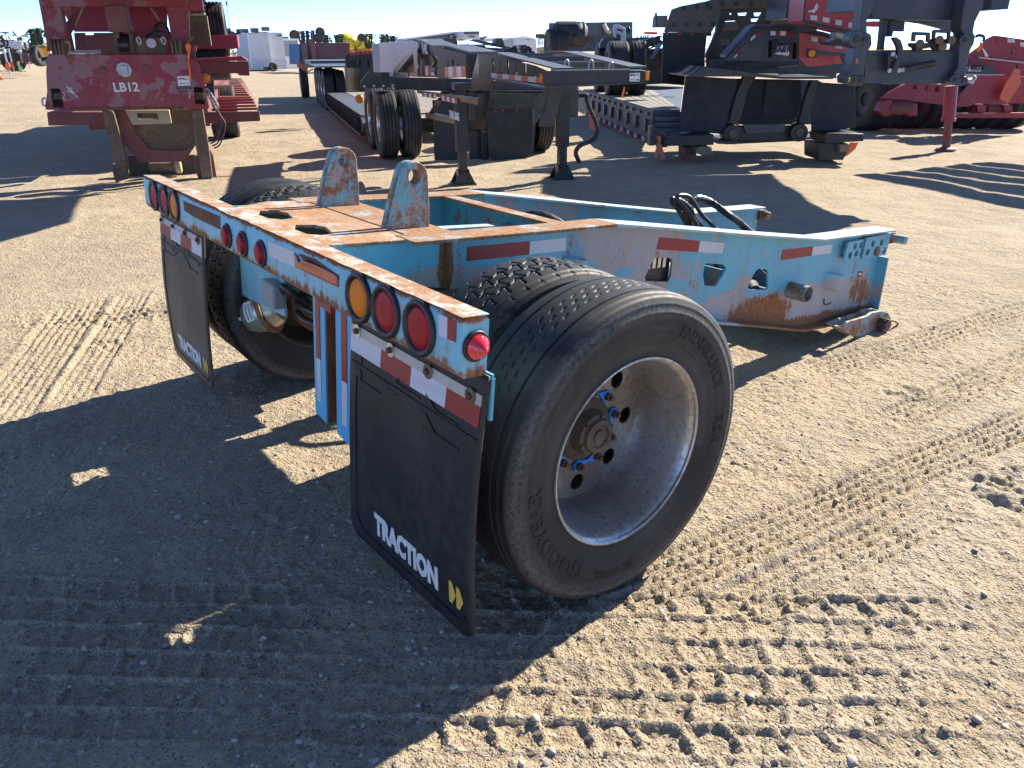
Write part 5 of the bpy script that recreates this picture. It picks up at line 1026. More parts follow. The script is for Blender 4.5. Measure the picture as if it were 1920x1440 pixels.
far_tyre([(0.884,0.15,1.078)][0], .12, .10, (1,0,0), parent=A, name='reel', seg=24)
fl1 = MB().plate([(0.241,2.2,0.726),(0.295,2.2,0.749),(0.954,2.2,0.774),(1.007,2.2,0.739),(1.024,2.2,0.117),(0.967,2.2,0.032),(0.692,2.2,-0.043),(0.318,2.2,-0.018),(0.261,2.2,0.062)], (0,.03,0)).build('mud_flap', M['dark_rubber'], A, bevel=.01)
for q in [(0.364,2.19,0.732),(0.492,2.19,0.737),(0.715,2.19,0.747)]: MB().cyl(q, Vector(q)+Vector((0,-.02,0)), .03, 10).build('bolt', M['rust'], fl1)
MB().plate([(0.17,2.3,0.429),(0.271,2.3,0.426),(0.29,2.3,-0.021),(0.16,2.3,-0.015)], (0,.03,0)).build('mud_flap', M['dark_rubber'], A)
MB().plate([(-0.606,2.25,0.914),(-0.214,2.25,0.905),(-0.237,2.25,0.008),(-0.614,2.25,0.025)], (0,.03,0)).build('mud_flap', M['dark_rubber'], A, bevel=.01)
MB().plate([(-0.024,2.4,0.427),(0.196,2.4,0.419),(0.223,2.4,-0.03),(-0,2.4,-0.02)], (0,.03,0)).build('mud_flap', M['black_brown'], A)
MB().plate([(0.298,2.2,0.929),(1.028,2.2,0.896),(1.01,2.2,0.756),(0.295,2.2,0.757)], (0,.2,0)).build('rear_beam', M['black'], A)
MB().plate([(-0.371,2.6,1.021),(0.409,2.6,0.989),(0.398,2.6,0.395),(-0.397,2.6,0.421)], (0,.1,0)).build('rear_frame', M['black'], A)
# wheels: two near duals, two behind them, one at the right end
for v_, us in ((3.0, (-1.24,-.88)), (4.22, (-1.24,-.88)), (3.0, (1.02,1.36)), (4.22,(1.02,1.36))):
    for k_, u_0 in enumerate(us): far_tyre((u_0, v_, .52), .52, .29, (-1,0,0), parent=A, rimmat=M['alu'] if u_0 < 0 else M['rim_rust'])
bl = [(-0.95,1.307,1.065),(-0.95,0.131,1.067),(-0.95,-0.143,1.07),(-0.95,-1.472,1.11)]
dk = MB().plate([(-0.9,1.897,1.071),(-0.9,-0.008,1.12),(-0.9,-1.714,1.152),(-0.9,-1.708,1.087),(-0.9,1.908,1.036)], (.05,0,0)).build('dolly_frame', M['black'], A)
m0, m1 = [(-0.91,1.422,1.013),(-0.91,0.397,1.034)]; dashes(A, m0, m1, 6, .055, ('tape_red','tape_white'), (-.004,0,0))
m0, m1 = [(-0.91,0.053,1.035),(-0.91,-0.813,1.047)]; dashes(A, m0, m1, 6, .055, ('tape_white','tape_red'), (-.004,0,0))
a0_, a1_ = [(-0.88,1.083,0.788),(-0.88,0.35,1.036)]; MB().bar(a0_, a1_, .05, .03).build('frame_brace', M['black'], A)
a0_, a1_ = [(-0.88,1.232,0.777),(-0.88,-0.652,0.844)]; MB().bar(a0_, a1_, .08, .07).build('lower_rail', M['black'], A)
o0 = [(-0.93,-0.673,0.87)][0]
letters('TRAIL KING', .12, 'lettering', M['white_paint'], A, flatfn(o0, (.0,-1,0), (-1,0,0)), extr=.002, bold=.004, sx=.8)

# second neck: silver guard, holed side plates
A = thing('black_deck_trailer', 'black lowboy trailer with bare silver neck guard, silver rims and a curled orange flag behind', 'trailer', *FRB)
sg_ = MB().plate([(-1.382,2.9,1.704),(-1.27,2.9,1.717),(-1.278,2.9,1.29),(-1.287,2.9,1.243),(-1.387,2.9,1.252)], (0,.03,0)).build('neck_guard_end', M['silver'], A)
MB().plate([(-1.15,3.791,1.726),(-1.15,0.734,1.735),(-1.15,0.238,1.709),(-1.15,0.274,1.596),(-1.15,0.496,1.566),(-1.15,2.173,1.327),(-1.15,2.253,1.256),(-1.15,3.885,1.213)], (.02,0,0)).build('neck_guard', M['silver'], A)
def nsq(pts, off): return [(p_[0]-off, p_[1], p_[2]) for p_ in pts]
MB().plate(nsq([(-1.15,2.253,1.256),(-1.15,2.157,1.361),(-1.15,0.474,1.633),(-1.15,0.111,1.636),(-1.15,0.172,1.367),(-1.15,0.419,1.359),(-1.15,0.408,1.572),(-1.15,0.555,1.562),(-1.15,1.818,1.326),(-1.15,0.174,1.362),(-1.15,0.187,1.318)], .006), (-.03,0,0)).build('guard_frame', M['black'], A)
for q in [(-1.19,0.08,1.576),(-1.19,0.081,1.444),(-1.19,0.897,1.32)]: MB().cyl(q, Vector(q)+Vector((-.015,0,0)), .03, 12).build('bolt_head', M['galv'], A)
hs = []
for a_, b in ((0,0),):
    for q in ([(-1.1,0.336,1.561),(-1.1,0.241,1.561),(-1.1,0.309,1.468)], [(-1.1,0.069,1.56),(-1.1,-0.022,1.561),(-1.1,0.057,1.461)], [(-1.1,-0.148,1.557),(-1.1,-0.178,1.459),(-1.1,-0.098,1.463)]): hs.append(q)
MB().plate([(-1.1,0.948,1.729),(-1.1,0.438,1.724),(-1.1,-0.669,1.645),(-1.1,-0.596,1.326),(-1.1,2.529,1.251),(-1.1,2.515,1.283)], (.02,0,0), hs).build('neck_side', M['black_brown'], A)
along([(-1.14, p_[1], p_[2]) for p_ in [(-1.1,0.946,1.734),(-1.1,0.436,1.731),(-1.1,-0.669,1.648)]], .3, .015, 'neck_flange', M['slate'], A)
m0, m1 = [(-1.11,0.424,1.319),(-1.11,-0.533,1.346)]; dashes(A, m0, m1, 5, .11, ('tape_white','tape_red'), (-.004,0,0))
o0 = [(-1.12,0.023,1.579)][0]; letters('TRAIL', .22, 'lettering', M['white_paint'], A, flatfn(o0, (0,-1,0), (-1,0,0)), extr=.002, bold=.006, sx=.75)
MB().tube(smooth_path([(-1.16,-0.716,1.557),(-1.16,-0.876,1.517),(-1.16,-0.753,1.474),(-1.16,-0.624,1.419),(-1.16,-0.795,1.412),(-1.16,-0.911,1.425),(-1.16,-0.871,1.372)], 5), .03, 6).build('chain', M['black'], A)
MB().plate([(-1.3,-1.643,1.643),(-1.3,-1.694,1.648),(-1.3,-2.889,1.588),(-1.3,-2.884,1.401),(-1.3,-1.601,1.349)], (.02,0,0), [q for q in ([(-1.3,-2.136,1.541),(-1.3,-2.162,1.532),(-1.3,-2.183,1.452),(-1.3,-2.082,1.449)], [(-1.3,-2.312,1.536),(-1.3,-2.406,1.537),(-1.3,-2.36,1.465),(-1.3,-2.342,1.463)], [(-1.3,-2.579,1.535),(-1.3,-2.622,1.449),(-1.3,-2.533,1.445)])]).build('front_side_panel', M['black_brown'], A)
along([(-1.33, p_[1], p_[2]) for p_ in [(-1.3,-1.644,1.648),(-1.3,-2.253,1.646),(-1.3,-3.142,1.593)]], .25, .015, 'neck_flange', M['slate'], A)
m0, m1 = [(-1.31,-2.045,1.377),(-1.31,-2.918,1.403)]; dashes(A, m0, m1, 5, .09, ('tape_faded','tape_white'), (-.004,0,0))
MB().plate([(-0.6,1.872,1.655),(-0.6,1.739,1.765),(-0.6,1.329,1.764),(-0.6,1.219,1.659)], (.2,0,0)).build('pivot_block', M['black'], A, bevel=.01)
MB().plate([(-1,-1.321,1.667),(-1,-1.703,1.665),(-1,-1.716,1.6),(-1,-1.286,1.599)], (.2,0,0)).build('pivot_block', M['black_brown'], A, bevel=.01)
MB().plate([(-0.353,1,1.564),(-0.191,1,1.563),(-0.199,1,1.258),(-0.362,1,1.254)], (0,.05,0)).build('neck_front', M['black'], A)
MB().plate([(-0.044,4,1.698),(1.249,4,1.621),(1.621,4,1.528),(1.622,4,1.401),(-0.055,4,1.453)], (0,.05,0)).build('neck_deck_edge', M['black'], A)
for k_, q in enumerate(([(-0.454,2,1.651),(0.343,2,1.636),(0.343,2,1.617),(-0.455,2,1.629)], [(-0.52,1.7,1.614),(0.377,1.7,1.606),(0.376,1.7,1.587),(-0.52,1.7,1.593)], [(-0.388,2.3,1.693),(0.375,2.3,1.69),(0.374,2.3,1.671),(-0.389,2.3,1.672)])):
    MB().plate(q, (0,.08,0)).build('cross_rail', M['slate'], A)
MB().plate([(-0.317,1.2,1.745),(-0.135,1.2,1.744),(0.427,1.2,1.623),(0.394,1.2,1.606),(0.039,1.2,1.665)], (0,.02,.0)).build('far_flange', M['slate'], A)
MB().plate([(0.067,1.1,1.66),(0.108,1.1,1.758),(0.196,1.1,1.762),(0.227,1.1,1.655)], (0,.2,0)).build('pivot_block', M['black'], A, bevel=.01)
MB().plate([(0.445,1.1,1.58),(0.453,1.1,1.672),(0.551,1.1,1.676),(0.559,1.1,1.579)], (0,.2,0)).build('pivot_block', M['black'], A, bevel=.01)
MB().tube(smooth_path([(0.144,0.9,1.59),(0.239,0.9,1.603),(0.319,0.9,1.637),(0.335,0.9,1.581),(0.431,0.9,1.574),(0.511,0.9,1.636),(0.535,0.9,1.58),(0.584,0.9,1.566)], 5), .03, 8).build('hose_loop', M['hose'], A)
# fender over the near duals, marker lamp, bolts
MB().plate([(-1.604,2.9,1.164),(-1.476,2.9,1.304),(-1.055,2.9,1.298),(-1.068,2.9,1.111),(-1.589,2.9,1.069)], (0,.04,0)).build('fender_plate', M['black'], A)
MB().plate([(-1.604,2.88,1.104),(-1.071,2.88,1.119),(-1.073,2.88,1.08),(-1.599,2.88,1.063)], (0,.02,0)).build('fender_bar', M['black_brown'], A)
for q in [(-1.556,2.87,1.1),(-1.406,2.87,1.104),(-1.259,2.87,1.105),(-1.112,2.87,1.107)]: MB().cyl(q, Vector(q)+Vector((0,-.02,0)), .02, 8).build('bolt_head', M['galv'], A)
MB().plate([(-1.03,3.1,1.222),(0.34,3.1,1.171),(0.335,3.1,0.971),(-1.043,3.1,1.028)], (0,.1,0)).build('under_frame', M['black'], A)
b_ = MB().plate([(-1.616,3.6,0.917),(-1.519,3.6,0.92),(-1.525,3.6,0.842),(-1.623,3.6,0.84)], (0,.05,0)).build('marker_box', M['black'], A); q = Vector([(-1.572,3.6,0.877)][0]); MB().lathe([(0,.07),(.02,.06),(.03,.001)], 16, q, (0,-1,0)).build('marker_lamp', M['amber_dull'], b_)
# the deck running away to the left and its far wheels
uN, vN, uF, vF, DZ = -1.41, 4.95, -1.42, 13.45, .50
MB().plate([(uF, vF, DZ), (uN, vN, DZ), (uN+.5, vN, DZ), (uF+.5, vF, DZ)], (0,0,.02)).build('deck_edge', M['slate'], A)
for k_ in range(7):
    MB().plate([(uF+.5+.26*k_, vF, DZ), (uN+.5+.26*k_, vN, DZ), (uN+.5+.26*k_+.25, vN, DZ), (uF+.5+.26*k_+.25, vF, DZ)], (0,0,.03)).build('plank', M['plank'], A)
MB().plate([(uF, vF, DZ-.03), (uN, vN, DZ-.03), (uN, vN, .16), (uF, vF, .16)], (.03,0,0)).build('deck_side', M['black'], A)
MB().plate([(uF-.06, vF, .19), (uN-.06, vN, .19), (uN-.06, vN, .16), (uF-.06, vF, .16)], (.1,0,0)).build('deck_lower_lip', M['black_brown'], A)
for k_ in range(15):
    t = (k_+.5)/15; uu, vv = uN+(uF-uN)*t, vN+(vF-vN)*t
    MB().plate([(uu, vv, DZ-.03), (uu-.09, vv, DZ-.03), (uu-.09, vv, DZ-.12), (uu-.04, vv, .19), (uu, vv, .19)], (0,.03,0)).build('outrigger', M['black_brown'], A)
MB().plate([(uN-.02, vN-.35, .36), (uN+.8, vN-.35, .36), (uN+.8, vN, DZ), (uN-.02, vN, DZ)], (0,0,-.04)).build('deck_ramp', M['slate'], A)
MB().box((uN+.1, vN-.1, .18), (uN+1.8, vN, .44)).build('deck_front', M['black'], A)
for k_ in range(4):
    vv = vF+.65+1.25*k_
    for du in (.14,.48): far_tyre((uF-.05+du, vv, .54), .54, .28, (-1,0,0), parent=A, rimmat=M['alu'])
vv = vF+.65+5.6
far_tyre((uF-.30, vv+.6, .54), .52, .28, (-1,0,0), parent=A); far_tyre((uF+.6, vv+.6, .54), .52, .28, (-1,0,0), parent=A)
MB().box((uF-.2, vF+.1, 1.16), (uF+2.2, vF+4.6, 1.20)).build('rear_fender', M['slate'], A)
MB().box((uF+1.0, vF+.2, .3), (uF+2.4, vF+5, 1.1)).build('bogie_frame', M['black'], A)
MB().box((uF-.1, vF+5.0, 1.15), (uF+2.6, vF+9.0, 1.28)).build('rear_deck', M['slate'], A)
ar = MB(); k = 14
cn = [(-1.24,9,1.493),(-1.145,9,1.554),(-0.985,9,1.584),(-0.805,9,1.593),(-0.601,9,1.596),(-0.488,9,1.591),(-0.522,9,1.148),(-0.636,9,1.161),(-0.838,9,1.195),(-0.994,9,1.229),(-1.106,9,1.24),(-1.241,9,1.238),(-1.251,9,1.326)]
hl_ = [[(-1.093,9,1.387),(-1.061,9,1.387),(-1.072,9,1.272),(-1.103,9,1.272)], [(-1.04,9,1.397),(-1.002,9,1.397),(-1.014,9,1.265),(-1.052,9,1.265)], [(-0.933,9,1.407),(-0.884,9,1.406),(-0.896,9,1.27),(-0.945,9,1.27)], [(-0.741,9,1.405),(-0.696,9,1.404),(-0.701,9,1.261),(-0.753,9,1.262)]]
an = MB().plate(cn, (0,.05,0), hl_).build('arched_neck', M['black_brown'], A); MB().plate([(-1.191,9.4,1.49),(-1.102,9.4,1.542),(-0.483,9.4,1.569),(-0.513,9.4,1.182),(-1.18,9.4,1.244)], (0,.02,0)).build('neck_opening_dark', M['opening_shade'], an)  # dark sheet behind the cut-outs paints their inner shade
ta = [(-1.119,8.98,1.492),(-1.039,8.98,1.508),(-0.948,8.98,1.522),(-0.835,8.98,1.527),(-0.722,8.98,1.53),(-0.62,8.98,1.534)]
for i in range(5): dashes(an, ta[i], ta[i+1], 3, .12, ('tape_faded','tape_red'), (0,-.01,0), gap=.25)
fg = thing('warning_flag', 'curled orange wide-load flag sticking out left of the far black trailer wheels', 'flag', *FRB)
MB().plate([(-2.057,17,1.359),(-1.953,17,1.256),(-1.808,17,1.166),(-1.699,17,1.091),(-1.699,17,1.032),(-1.767,17,0.989),(-1.856,17,1.019),(-1.953,17,1.124),(-2.004,17,1.212)], (0,.02,0)).build('flag_cloth', M['orange_cloth'], fg)
a0_, a1_ = [(-1.77,17,0.959),(-1.541,17,1.06)]; MB().cyl(a0_, a1_, .02, 8).build('flag_stick', M['galv'], fg)

# ------------------------------------------------------------------ grey lowboy with dolly wheels on its deck
FRK = ((-4.5,9.9,0), R_(53))
A = thing('grey_lowboy_trailer', 'low grey trailer deck with slotted side, taupe fender and black curtain flap, resting on timbers', 'trailer', *FRK)
def KX(*a_): return a_
# deck: outer corner on the near end, running away up-left
dz = .64
dp = [(-1.637,1.175,0.64),(-2.102,8.109,0.64),(-0.06,10.85,0.64),(0.763,9.551,0.64),(-1.187,1.131,0.64)]
dt = MB().plate(dp, (0,0,.02)).build('deck_sheet', M['slate'], A)
for k_ in range(6):
    t0, t1 = (k_+.06)/6, (k_+.94)/6; a_, b = Vector(dp[0]).lerp(Vector(dp[4]), t0), Vector(dp[0]).lerp(Vector(dp[4]), t1); c_, d_ = Vector(dp[1]).lerp(Vector(dp[2]), t1), Vector(dp[1]).lerp(Vector(dp[2]), t0)
    MB().plate([q+Vector((0,0,.021)) for q in (a_, b, c_, d_)], (0,0,.02)).build('plank', M['plank'], dt)
sd = [dp[0], dp[1]]; far_ = [(-2.464,7.784,0.64)][0]
S0, S1 = Vector(dp[0]), Vector(dp[1])
lo = [(-1.584,1.059,0.17)][0]
sdir = (S1-S0); 
def SP(t, z): q = S0+sdir*t; return (q.x, q.y, z)
slots = []
for k_ in range(9):
    t = .06+.105*k_; dt_ = .007
    slots.append([SP(t, .24), SP(t+dt_, .24), SP(t+dt_, .50), SP(t, .50)])
sp_ = MB().plate([SP(0, .64), SP(1.12, .64), SP(1.12, .10), SP(.02, .10)], (.03,.0,0), slots).build('deck_side', M['slate'], A)
for k_ in range(9):
    t = .03+.105*k_; q = Vector(SP(t+.018, .30)); MB().box(q-Vector((.05,.09,0)), q+Vector((.02,.09,.20))).build('stake_pocket', M['charcoal'], sp_, bevel=.01)
for k_ in range(12): q = Vector(SP(.04+.08*k_, .565)); MB().box(q-Vector((.04,.08,0)), q+Vector((.01,.08,.05))).build('tie_slot', M['charcoal'], sp_)
for k_ in range(11): dashes(sp_, SP(.03+.085*k_, .125), SP(.075+.085*k_, .125), 2, .07, ('tape_red','tape_white'), (-.035,-.02,0))
MB().plate([SP(0,.64), SP(0,.10), Vector(SP(0,.10))+Vector((.75,-.1,0)), Vector(SP(0,.64))+Vector((.75,-.1,0))], (0,.05,0)).build('deck_end', M['charcoal'], A)
for k_ in range(4): MB().plate([(-1.753,0.3,0.615),(-1.356,0.3,0.612),(-1.352,0.3,0.57),(-1.732,0.3,0.573)] if k_ == 0 else [Vector(q)+Vector((0,0,-.085*k_)) for q in [(-1.753,0.3,0.615),(-1.356,0.3,0.612),(-1.352,0.3,0.57),(-1.732,0.3,0.573)]], (0,.05,0)).build('end_step', M['slate'], A)
# taupe fender skin and black curtain
MB().plate([(-1.527,1.2,1.896),(-1.437,1.2,2.186),(-1.294,1.2,2.233),(-0.89,1.2,2.302),(-0.528,1.2,2.411),(0.72,1.2,2.405),(0.734,1.2,2.199),(-0.055,1.2,2.195),(-0.637,1.2,2.189),(-0.668,1.2,2.021),(-0.763,1.2,1.842),(-1.533,1.2,1.855)], (0,.04,0)).build('fender_skin', M['tan_panel'], A, bevel=.006)
for q in [(-1.387,1.19,1.964),(-1.18,1.19,1.967),(-0.971,1.19,1.969),(-0.76,1.19,1.968),(-1.25,1.19,2.205),(-1.039,1.19,2.21),(-0.822,1.19,2.206),(-0.871,1.19,2.262),(-0.639,1.19,2.266),(-0.403,1.19,2.264),(-0.174,1.19,2.259)]: MB().cyl(q, Vector(q)+Vector((0,-.012,0)), .035, 10).build('rivet', M['black_brown'], A)
MB().plate([(-1.531,1.3,1.853),(-0.732,1.3,1.849),(-0.727,1.3,1.794),(-0.805,1.3,1.795),(-0.813,1.3,1.503),(-0.796,1.3,1.333),(-1.109,1.3,1.198),(-1.115,1.3,1.046),(-1.5,1.3,1.076)], (0,.03,0)).build('curtain_flap', M['black_rubber'], A)
for q in [(-1.479,1.28,1.83),(-1.269,1.28,1.828),(-1.063,1.28,1.827),(-0.846,1.28,1.826)]: MB().cyl(q, Vector(q)+Vector((0,-.012,0)), .035, 10).build('rivet', M['rust'], A)
fr = MB().plate([(-0.576,1.6,2.206),(0.382,1.6,2.215),(0.542,1.6,2.135),(0.404,1.6,1.784),(-0.384,1.6,1.463),(-0.725,1.6,1.465),(-0.713,1.6,1.534),(-0.594,1.6,1.84)], (0,.08,0), [q for q in ([(-0.446,1.6,2.023),(-0.261,1.6,2.031),(-0.198,1.6,1.888),(-0.485,1.6,1.873)], [(-0.255,1.6,2.142),(-0.081,1.6,2.151),(-0.103,1.6,2.105),(-0.233,1.6,2.105)], [(0.012,1.6,2.146),(0.16,1.6,2.15),(0.121,1.6,2.095),(0.032,1.6,2.096)], [(-0.023,1.6,2.054),(0.125,1.6,2.062),(0.085,1.6,2.012),(-0.008,1.6,2.013)], [(-0.518,1.6,1.746),(-0.36,1.6,1.754),(-0.341,1.6,1.669),(-0.5,1.6,1.661)], [(-0.385,1.6,2.148),(-0.345,1.6,2.147),(-0.342,1.6,2.119),(-0.382,1.6,2.119)])]).build('cut_out_web', M['black_brown'], A)
MB().plate([(-0.343,2.4,2.029),(-0.05,2.4,2.045),(0.071,2.4,1.849),(-0.364,2.4,1.852)], (0,.05,0)).build('inner_plate', M['tan_panel'], A)
MB().plate([(-0.379,2.5,1.871),(0.882,2.5,1.954),(0.773,2.5,1.299),(-0.489,2.5,1.38)], (0,.05,0)).build('inner_wall', M['charcoal'], A)
MB().plate([(0.272,1.5,1.967),(0.323,1.5,2.132),(0.46,1.5,2.205),(0.863,1.5,2.211),(0.911,1.5,1.897),(0.278,1.5,1.917)], (0,.05,0)).build('rear_fender_skin', M['tan_panel'], A)
MB().plate([(-0.684,1.7,1.499),(1.05,1.7,1.488),(1.576,1.7,1.31),(1.608,1.7,1.124),(0.523,1.7,1.158),(-0.665,1.7,1.306)], (0,.04,0)).build('apron_back', M['charcoal'], A)
MB().plate([(-1.102,1,1.173),(1.025,1,1.126),(1.118,1,0.433),(-0.439,1,0.444),(-1.04,1,0.484)], (0,.04,0)).build('dark_fill_panel', M['charcoal'], A)  # dark sheet added to close off lit ground behind the flaps
MB().plate([(-0.597,0.35,0.248),(0.957,0.35,0.304),(0.965,0.35,0.253),(-0.591,0.35,0.196)], (0,.9,0)).build('floor_skid', M['black_brown'], A)
# front apron: arms, flaps, axle beam, ramps
ap = [(-1.423,-0.2,1.253),(-1.326,-0.2,1.283),(-1.186,-0.2,1.369),(-0.8,-0.2,1.318),(0.008,-0.2,1.221),(0.708,-0.2,1.217),(0.761,-0.2,1.201),(0.764,-0.2,1.183),(0.013,-0.2,1.188),(-0.458,-0.2,1.224),(-1.421,-0.2,1.231)]
MB().plate(ap, (0,1.6,0)).build('apron_shelf', M['charcoal'], A)
for k_, q in enumerate(([(-0.765,1.2,1.444),(0.108,1.2,1.49),(0.138,1.2,1.397),(-0.15,1.2,1.339),(-0.743,1.2,1.343)], [(-0.285,0.8,1.386),(0.66,0.8,1.465),(0.724,0.8,1.4),(0.698,0.8,1.334),(-0.264,0.8,1.287)], [(0.096,0.35,1.339),(1.051,0.35,1.428),(1.125,0.35,1.404),(1.152,0.35,1.245),(0.128,0.35,1.235)])):
    MB().plate(q, (0,.03,0)).build('apron_rib', M['charcoal'], A)
for q in ([(-0.515,0,1.234),(-0.327,0,1.217),(-0.433,0,1.045),(-0.471,0,0.727),(-0.516,0,0.516),(-0.658,0,0.55),(-0.658,0,0.631),(-0.602,0,0.968)], [(0.526,0,1.165),(0.683,0,1.14),(0.639,0,0.991),(0.567,0,0.687),(0.557,0,0.524),(0.416,0,0.542),(0.434,0,0.656),(0.473,0,0.96)]):
    MB().plate(q, (0,.12,0)).build('drop_arm', M['black_brown'], A, bevel=.01)
for q in ([(-0.617,-0.05,0.398)][0], [(0.432,-0.05,0.407)][0]):
    e_ = MB().cyl(q, Vector(q)+Vector((0,.25,0)), .135, 28).build('pivot_eye', M['black_brown'], A, bevel=.008); MB().cyl(Vector(q)+Vector((0,-.03,0)), q, .065, 20).build('pivot_pin', M['tan_panel'], e_, bevel=.005)
MB().plate([(-0.493,0.1,0.498),(0.388,0.1,0.509),(0.423,0.1,0.267),(-0.458,0.1,0.274)], (0,.15,0)).build('axle_beam', M['black_brown'], A, bevel=.01)
MB().plate([(-0.433,0.05,0.527),(0.228,0.05,0.522),(0.227,0.05,0.407),(-0.365,0.05,0.395)], (0,.03,0)).build('beam_plate', M['charcoal'], A)
for q in ([(-1.401,0,1.24),(-0.628,0,1.188),(-0.679,0,0.889),(-0.714,0,0.435),(-0.771,0,0.394),(-1.443,0,0.449)], [(-0.303,0.5,1.152),(-0.004,0.5,1.159),(0,0.5,0.855),(-0.007,0.5,0.57),(-0.323,0.5,0.58),(-0.32,0.5,0.857)], [(-0.021,0.45,1.16),(0.525,0.45,1.149),(0.605,0.45,0.853),(0.554,0.45,0.603),(0.47,0.45,0.562),(0.021,0.45,0.573),(-0.012,0.45,0.624)], [(0.616,0,1.133),(1.2,0,1.098),(1.312,0,0.478),(0.924,0,0.407),(0.634,0,0.425),(0.584,0,0.8)]):
    MB().plate(q, (0,.03,0)).build('rubber_flap', M['dark_rubber'], A, bevel=.01)
MB().plate([(-0.649,0.1,1.177),(-0.589,0.1,1.176),(-0.582,0.1,1.042),(-0.641,0.1,0.802),(-0.655,0.1,0.623),(-0.691,0.1,0.558),(-0.699,0.1,0.786)], (0,.03,0)).build('side_strut', M['charcoal'], A)
for q, m_ in (([(-1.711,-0.4,0.393),(-1.001,-0.4,0.428),(-0.985,-0.4,0.275),(-1.701,-0.4,0.264),(-1.755,-0.4,0.305)],'black_brown'), ([(0.636,-0.5,0.417),(0.716,-0.5,0.441),(1.229,-0.5,0.429),(1.248,-0.5,0.325),(0.673,-0.5,0.298)],'black_brown')):
    MB().plate(q, (0,.6,0)).build('ramp_beam', M[m_], A, bevel=.008)
MB().plate([(-0.904,-0.3,0.32),(-0.631,-0.3,0.318),(-0.626,-0.3,0.269),(-0.899,-0.3,0.279)], (0,.4,0)).build('base_plate', M['black_brown'], A)
b_ = Vector([(-1.795,-0.3,0.383)][0]); MB().lathe([(-.02,.09),(.04,.10),(.04,.05),(-.02,.05)], 20, b_, (0,-1,0)).build('tow_eye', M['rust'], A)
MB().box(b_+Vector((-.15,-.02,-.12)), b_+Vector((-.09,.2,.16))).build('corner_bracket', M['charcoal'], A); MB().box(b_+Vector((.0,.1,-.16)), b_+Vector((.15,.25,.02))).build('corner_bracket', M['charcoal'], A)

# timbers and straps
def timber(lab, q, dv, m_='wood'):
    t = MB().plate(q, (0,dv,0)).build('timber_block', M[m_], None, bevel=.008); t.location = FRK[0]; t.rotation_euler = (0,0,FRK[1]); tag(t, lab, 'timber', 'timbers under the grey trailer'); return t
timber('pale timber end poking out under the left ramp of the grey trailer', [(-1.23,-0.35,0.231),(-1.132,-0.35,0.262),(-0.992,-0.35,0.229),(-0.987,-0.35,0.139),(-1.117,-0.35,0.116),(-1.223,-0.35,0.149)], .5)
timber('reddish timber standing under the left ramp of the grey trailer', [(-1.341,-0.1,0.203),(-1.167,-0.1,0.201),(-1.147,-0.1,-0.016),(-1.322,-0.1,-0.015)], .5, 'red_dull')
timber('thick dark timber stack under the right ramp of the grey trailer', [(0.613,-0.4,0.287),(1.054,-0.4,0.284),(1.077,-0.4,0.153),(1.029,-0.4,0.039),(0.652,-0.4,0.042)], .6, 'black_brown')
timber('small square timber end beside the orange sheet, under the right ramp', [(0.894,-0.5,0.28),(1.043,-0.5,0.279),(1.061,-0.5,0.174),(0.914,-0.5,0.167)], .5)
s_ = thing('orange_sheet', 'bright orange sheet hanging from the right ramp timbers of the grey trailer', 'tarp', *FRK)
MB().plate([(1.149,-0.3,0.28),(1.267,-0.3,0.287),(1.234,-0.3,0.189),(1.131,-0.3,0.091),(1.082,-0.3,0.075),(1.087,-0.3,0.191)], (0,.02,0)).build('sheet_cloth', M['orange_cloth'], s_)
s_ = thing('tie_strap', 'faded orange strap with two tails tied to the tow eye of the slotted deck', 'strap', *FRK)
MB().plate([(-1.847,-0.45,0.327),(-1.814,-0.45,0.335),(-1.769,-0.45,0.247),(-1.706,-0.45,0.081),(-1.773,-0.45,0.072),(-1.806,-0.45,0.174),(-1.842,-0.45,0.093),(-1.898,-0.45,0.102),(-1.875,-0.45,0.199),(-1.856,-0.45,0.279)], (0,.01,0)).build('strap_tails', M['faded_cloth'], s_)
MB().plate([(-1.865,-0.45,0.415),(-1.811,-0.45,0.42),(-1.803,-0.45,0.367),(-1.82,-0.45,0.319),(-1.842,-0.45,0.319)], (0,-.03,0)).build('knot', M['faded_cloth'], s_, bevel=.008)
s_ = thing('tie_strap', 'faded salmon strap hanging beside the drooping black hose', 'strap', *FRB)
MB().plate([(1.554,1.2,0.751),(1.678,1.2,0.787),(1.67,1.2,0.764),(1.628,1.2,0.702),(1.658,1.2,0.503),(1.618,1.2,0.493),(1.572,1.2,0.53),(1.554,1.2,0.673)], (0,.01,0)).build('strap_tails', M['faded_cloth'], s_)
s_ = thing('ribbon_tag', 'short bright orange ribbon under the nose beam of the black gooseneck', 'ribbon', *FRB)
MB().plate([(0.198,-2.95,1.297),(0.211,-2.95,1.292),(0.207,-2.95,1.248),(0.187,-2.95,1.195),(0.176,-2.95,1.2),(0.186,-2.95,1.258)], (0,.006,0)).build('ribbon_strip', M['orange_cloth'], s_)

